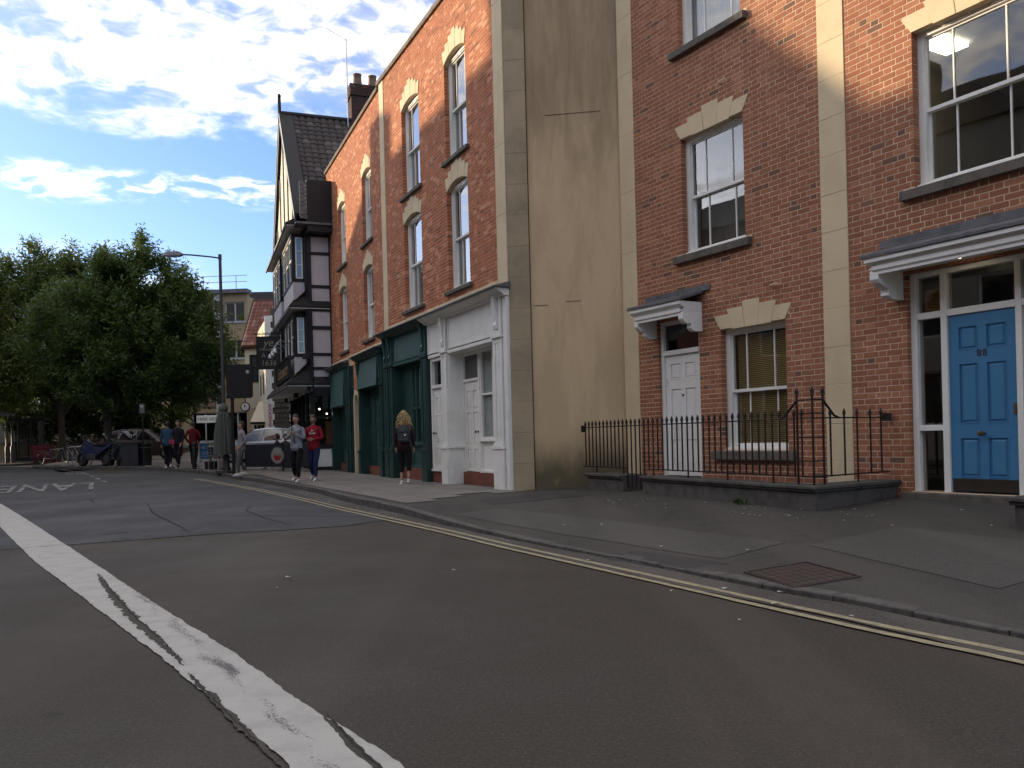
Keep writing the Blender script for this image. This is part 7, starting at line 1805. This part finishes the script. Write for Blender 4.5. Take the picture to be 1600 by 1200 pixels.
        lm_ = bpy.data.meshes.new('l'); lm_.from_pydata(lockm.v, [], lockm.f); hs.append(lm_)
    join(hs, 'hair', hair, t)
    if bag:   # backpack on the back (local -Y)
        bx_ = .05
        bp = MB(); bmv = bmesh.new(); bmesh.ops.create_cube(bmv, size=1)
        bmesh.ops.scale(bmv, vec=(.30, .17, .42), verts=bmv.verts); bmesh.ops.bevel(bmv, geom=bmv.edges, offset=.05, segments=3, affect='EDGES')
        bmv.transform(Matrix.Translation((bx_, lean-.19, 1.20))); me = bpy.data.meshes.new('b'); bmv.to_mesh(me); bmv.free()
        bo = tag(join([me], 'backpack', bag, None), 'mottled dark grey backpack worn by the woman with long blonde hair', 'backpack'); bo.location = t.location; bo.rotation_euler = t.rotation_euler; bo.scale = t.scale
        MB().box(bx_-.125, bx_+.125, lean-.295, lean-.262, 1.03, 1.20).build('front_pocket', bag, bo, bevel=.012); MB().box(bx_+.03, bx_+.075, lean-.2995, lean-.2955, 1.16, 1.185).build('white_label', m_white, bo)
        MB().box(bx_-.135, bx_+.135, lean-.283, lean-.268, 1.225, 1.24).build('zip', m_black, bo)
        for s in (-1, 1): MB().tube([(bx_+s*.09, lean-.11, 1.38), (bx_+s*.10, lean-.02, 1.475), (bx_+s*.10, lean+.09, 1.43), (bx_+s*.11, lean+.115, 1.30), (bx_+s*.12, lean-.02, 1.12), (bx_+s*.11, lean-.11, 1.06)], .016, 6).build('shoulder_strap', m_black, bo)
    if strap: MB().tube([(.11, lean+.02, 1.455), (.08, .125, 1.36), (.02, .135, 1.2), (.0, .13, 1.0)], .012, 6).build('strap', m_black, t)
    if logo:
        text_obj('sweatshirt_lettering', 'So', .075, m_white, t, (0, .128, 1.335), (R(90), 0, R(180)), .003, 1.1, .2); text_obj('sweatshirt_lettering', 'Sassy', .085, m_white, t, (0, .131, 1.265), (R(90), 0, R(180)), .003, 1.0, .2)
    return t
blk = cloth('black_cloth', (.012, .011, .012), (.018, .016, .018)); maroon = cloth('maroon_knit', (.045, .014, .018), (.03, .01, .013)); redc = cloth('red_sweatshirt', (.28, .018, .030), (.20, .014, .022))
greyc = cloth('grey_white_hoodie', (.30, .31, .34), (.13, .135, .15)); navy = cloth('navy_trousers', (.022, .030, .085), (.015, .022, .06)); greyt = cloth('grey_trousers', (.12, .11, .10), (.085, .08, .07)); lil = cloth('pale_lilac_top', (.27, .24, .25), (.20, .18, .19)); blu = cloth('blue_jacket', (.035, .075, .12), (.025, .055, .09)); pinkc = cloth('black_top', (.014, .012, .016), (.02, .016, .02)); dred = cloth('dark_red_top', (.11, .012, .014), (.07, .010, .012))
whs = M('white_shoe', (.62, .61, .58), .6, (.5, .49, .46), 10); bks = M('black_shoe', (.014, .013, .013), .5)
blond = M('blonde_hair', (.46, .33, .145), .55, (.30, .20, .085), 26, thr=(.4, .6), bs=90, bmp=.3, stretch=(3, 3, .8)); brown = M('brown_hair', (.055, .034, .022), .6, (.035, .022, .015), 20, stretch=(3, 3, .8)); bkh = M('black_hair', (.014, .012, .012), .5)
bagm = M('mottled_grey_bag', (.060, .066, .072), .85, (.025, .028, .032), 60, thr=(.45, .55), bs=150, bmp=.3)
def pp(px, py): return at_px(px, py)
x, y = pp(633, 756); person(x, y, R(-8), 1.66, 'woman with long wavy blonde hair seen from behind, dark clothes, walking past the green shopfront', maroon, blk, whs, blond, arms='down', step=.07, female=True, hair_long=True, lean=.02, bag=bagm, crop=True)
x, y = pp(465, 753); person(x, y, R(180-8), 1.76, 'person in a grey and white hoodie and black trousers walking towards the camera', greyc, blk, whs, brown, arms='phone', step=.16, strap=True)
x, y = pp(492, 751); person(x, y, R(180-5), 1.74, 'person in a red sweatshirt and navy trousers walking beside the one in the hoodie', redc, navy, whs, brown, skin=m_skin2, arms='front', step=.22, logo=True)
x = at_d(378, 26.6); person(x, 26.6, R(120), 1.70, 'person in a pale top and grey trousers standing at the end of the cafe barrier', lil, greyt, whs, brown, arms='pocket', step=.14)
x = at_d(262, 31.8); person(x, 31.8, R(10), 1.74, 'person in a blue jacket and black trousers behind the thick bollard', blu, blk, whs, bkh, arms='down', step=.10)
x = at_d(279, 31.6); pn_ = person(x, 31.6, R(170), 1.78, 'person all in black with a pink bag on the arm, between the two bollards', pinkc, blk, bks, bkh, arms='swing', step=.16)
m_pink2 = M('pink_bag', (.35, .03, .08), .6)
bg_ = thing('handbag', 'small bright pink bag held by the person in black', 'bag', (at_d(269, 31.5), 31.5, gz(at_d(269, 31.5), 31.5)+.88)); MB().prism([(-.10, 0), (.10, 0), (.085, .17), (-.085, .17)], 'y', -.035, .035).build('bag_body', m_pink2, bg_, bevel=.012); MB().tube([(-.06, 0, .165), (-.04, 0, .25), (.04, 0, .25), (.06, 0, .165)], .007, 5).build('handles', m_pink2, bg_)
x = at_d(302, 32.4); person(x, 32.4, R(5), 1.74, 'person in a dark red top and black trousers seen from behind near the slim bollard', dred, blk, bks, brown, arms='pocket', step=.18)
# two people seated behind the barrier
for px_, D, lab, cl, hr in ((433, 30.8, 'seated person in black behind the cafe barrier logo', blk, brown), (446, 31.4, 'seated person in a brown top at the pub table right of the logo', cloth('brown_cloth', (.10, .06, .05), (.08, .05, .04)), bkh)):
    x = at_d(px_, D); person(x, D, R(100 if px_ < 440 else 200), 1.70, lab, cl, blk, bks, hr, arms='front', seated=True)
    c = copy_tree(c0); c.location = (x, D, gz(x, D)); c.rotation_euler = (0, 0, R(100 if px_ < 440 else 200)+math.pi); c['label'] = 'metal cafe chair under the '+lab.split(' behind')[0].split(' at')[0]
x = at_d(440, 31.0)+.2; t = thing('cafe_table', 'round cafe table between the two seated people behind the barrier', 'table', (x, 31.5, gz(x, 31.5)))
MB().lathe([(.34, .70), (.35, .72), (.34, .735)], (0, 0, 0), 20).build('tabletop', m_timber, t, smooth=True); MB().lathe([(.2, 0), (.19, .03), (.025, .05), (.025, .70)], (0, 0, 0), 12).build('pedestal', m_black, t, smooth=True)
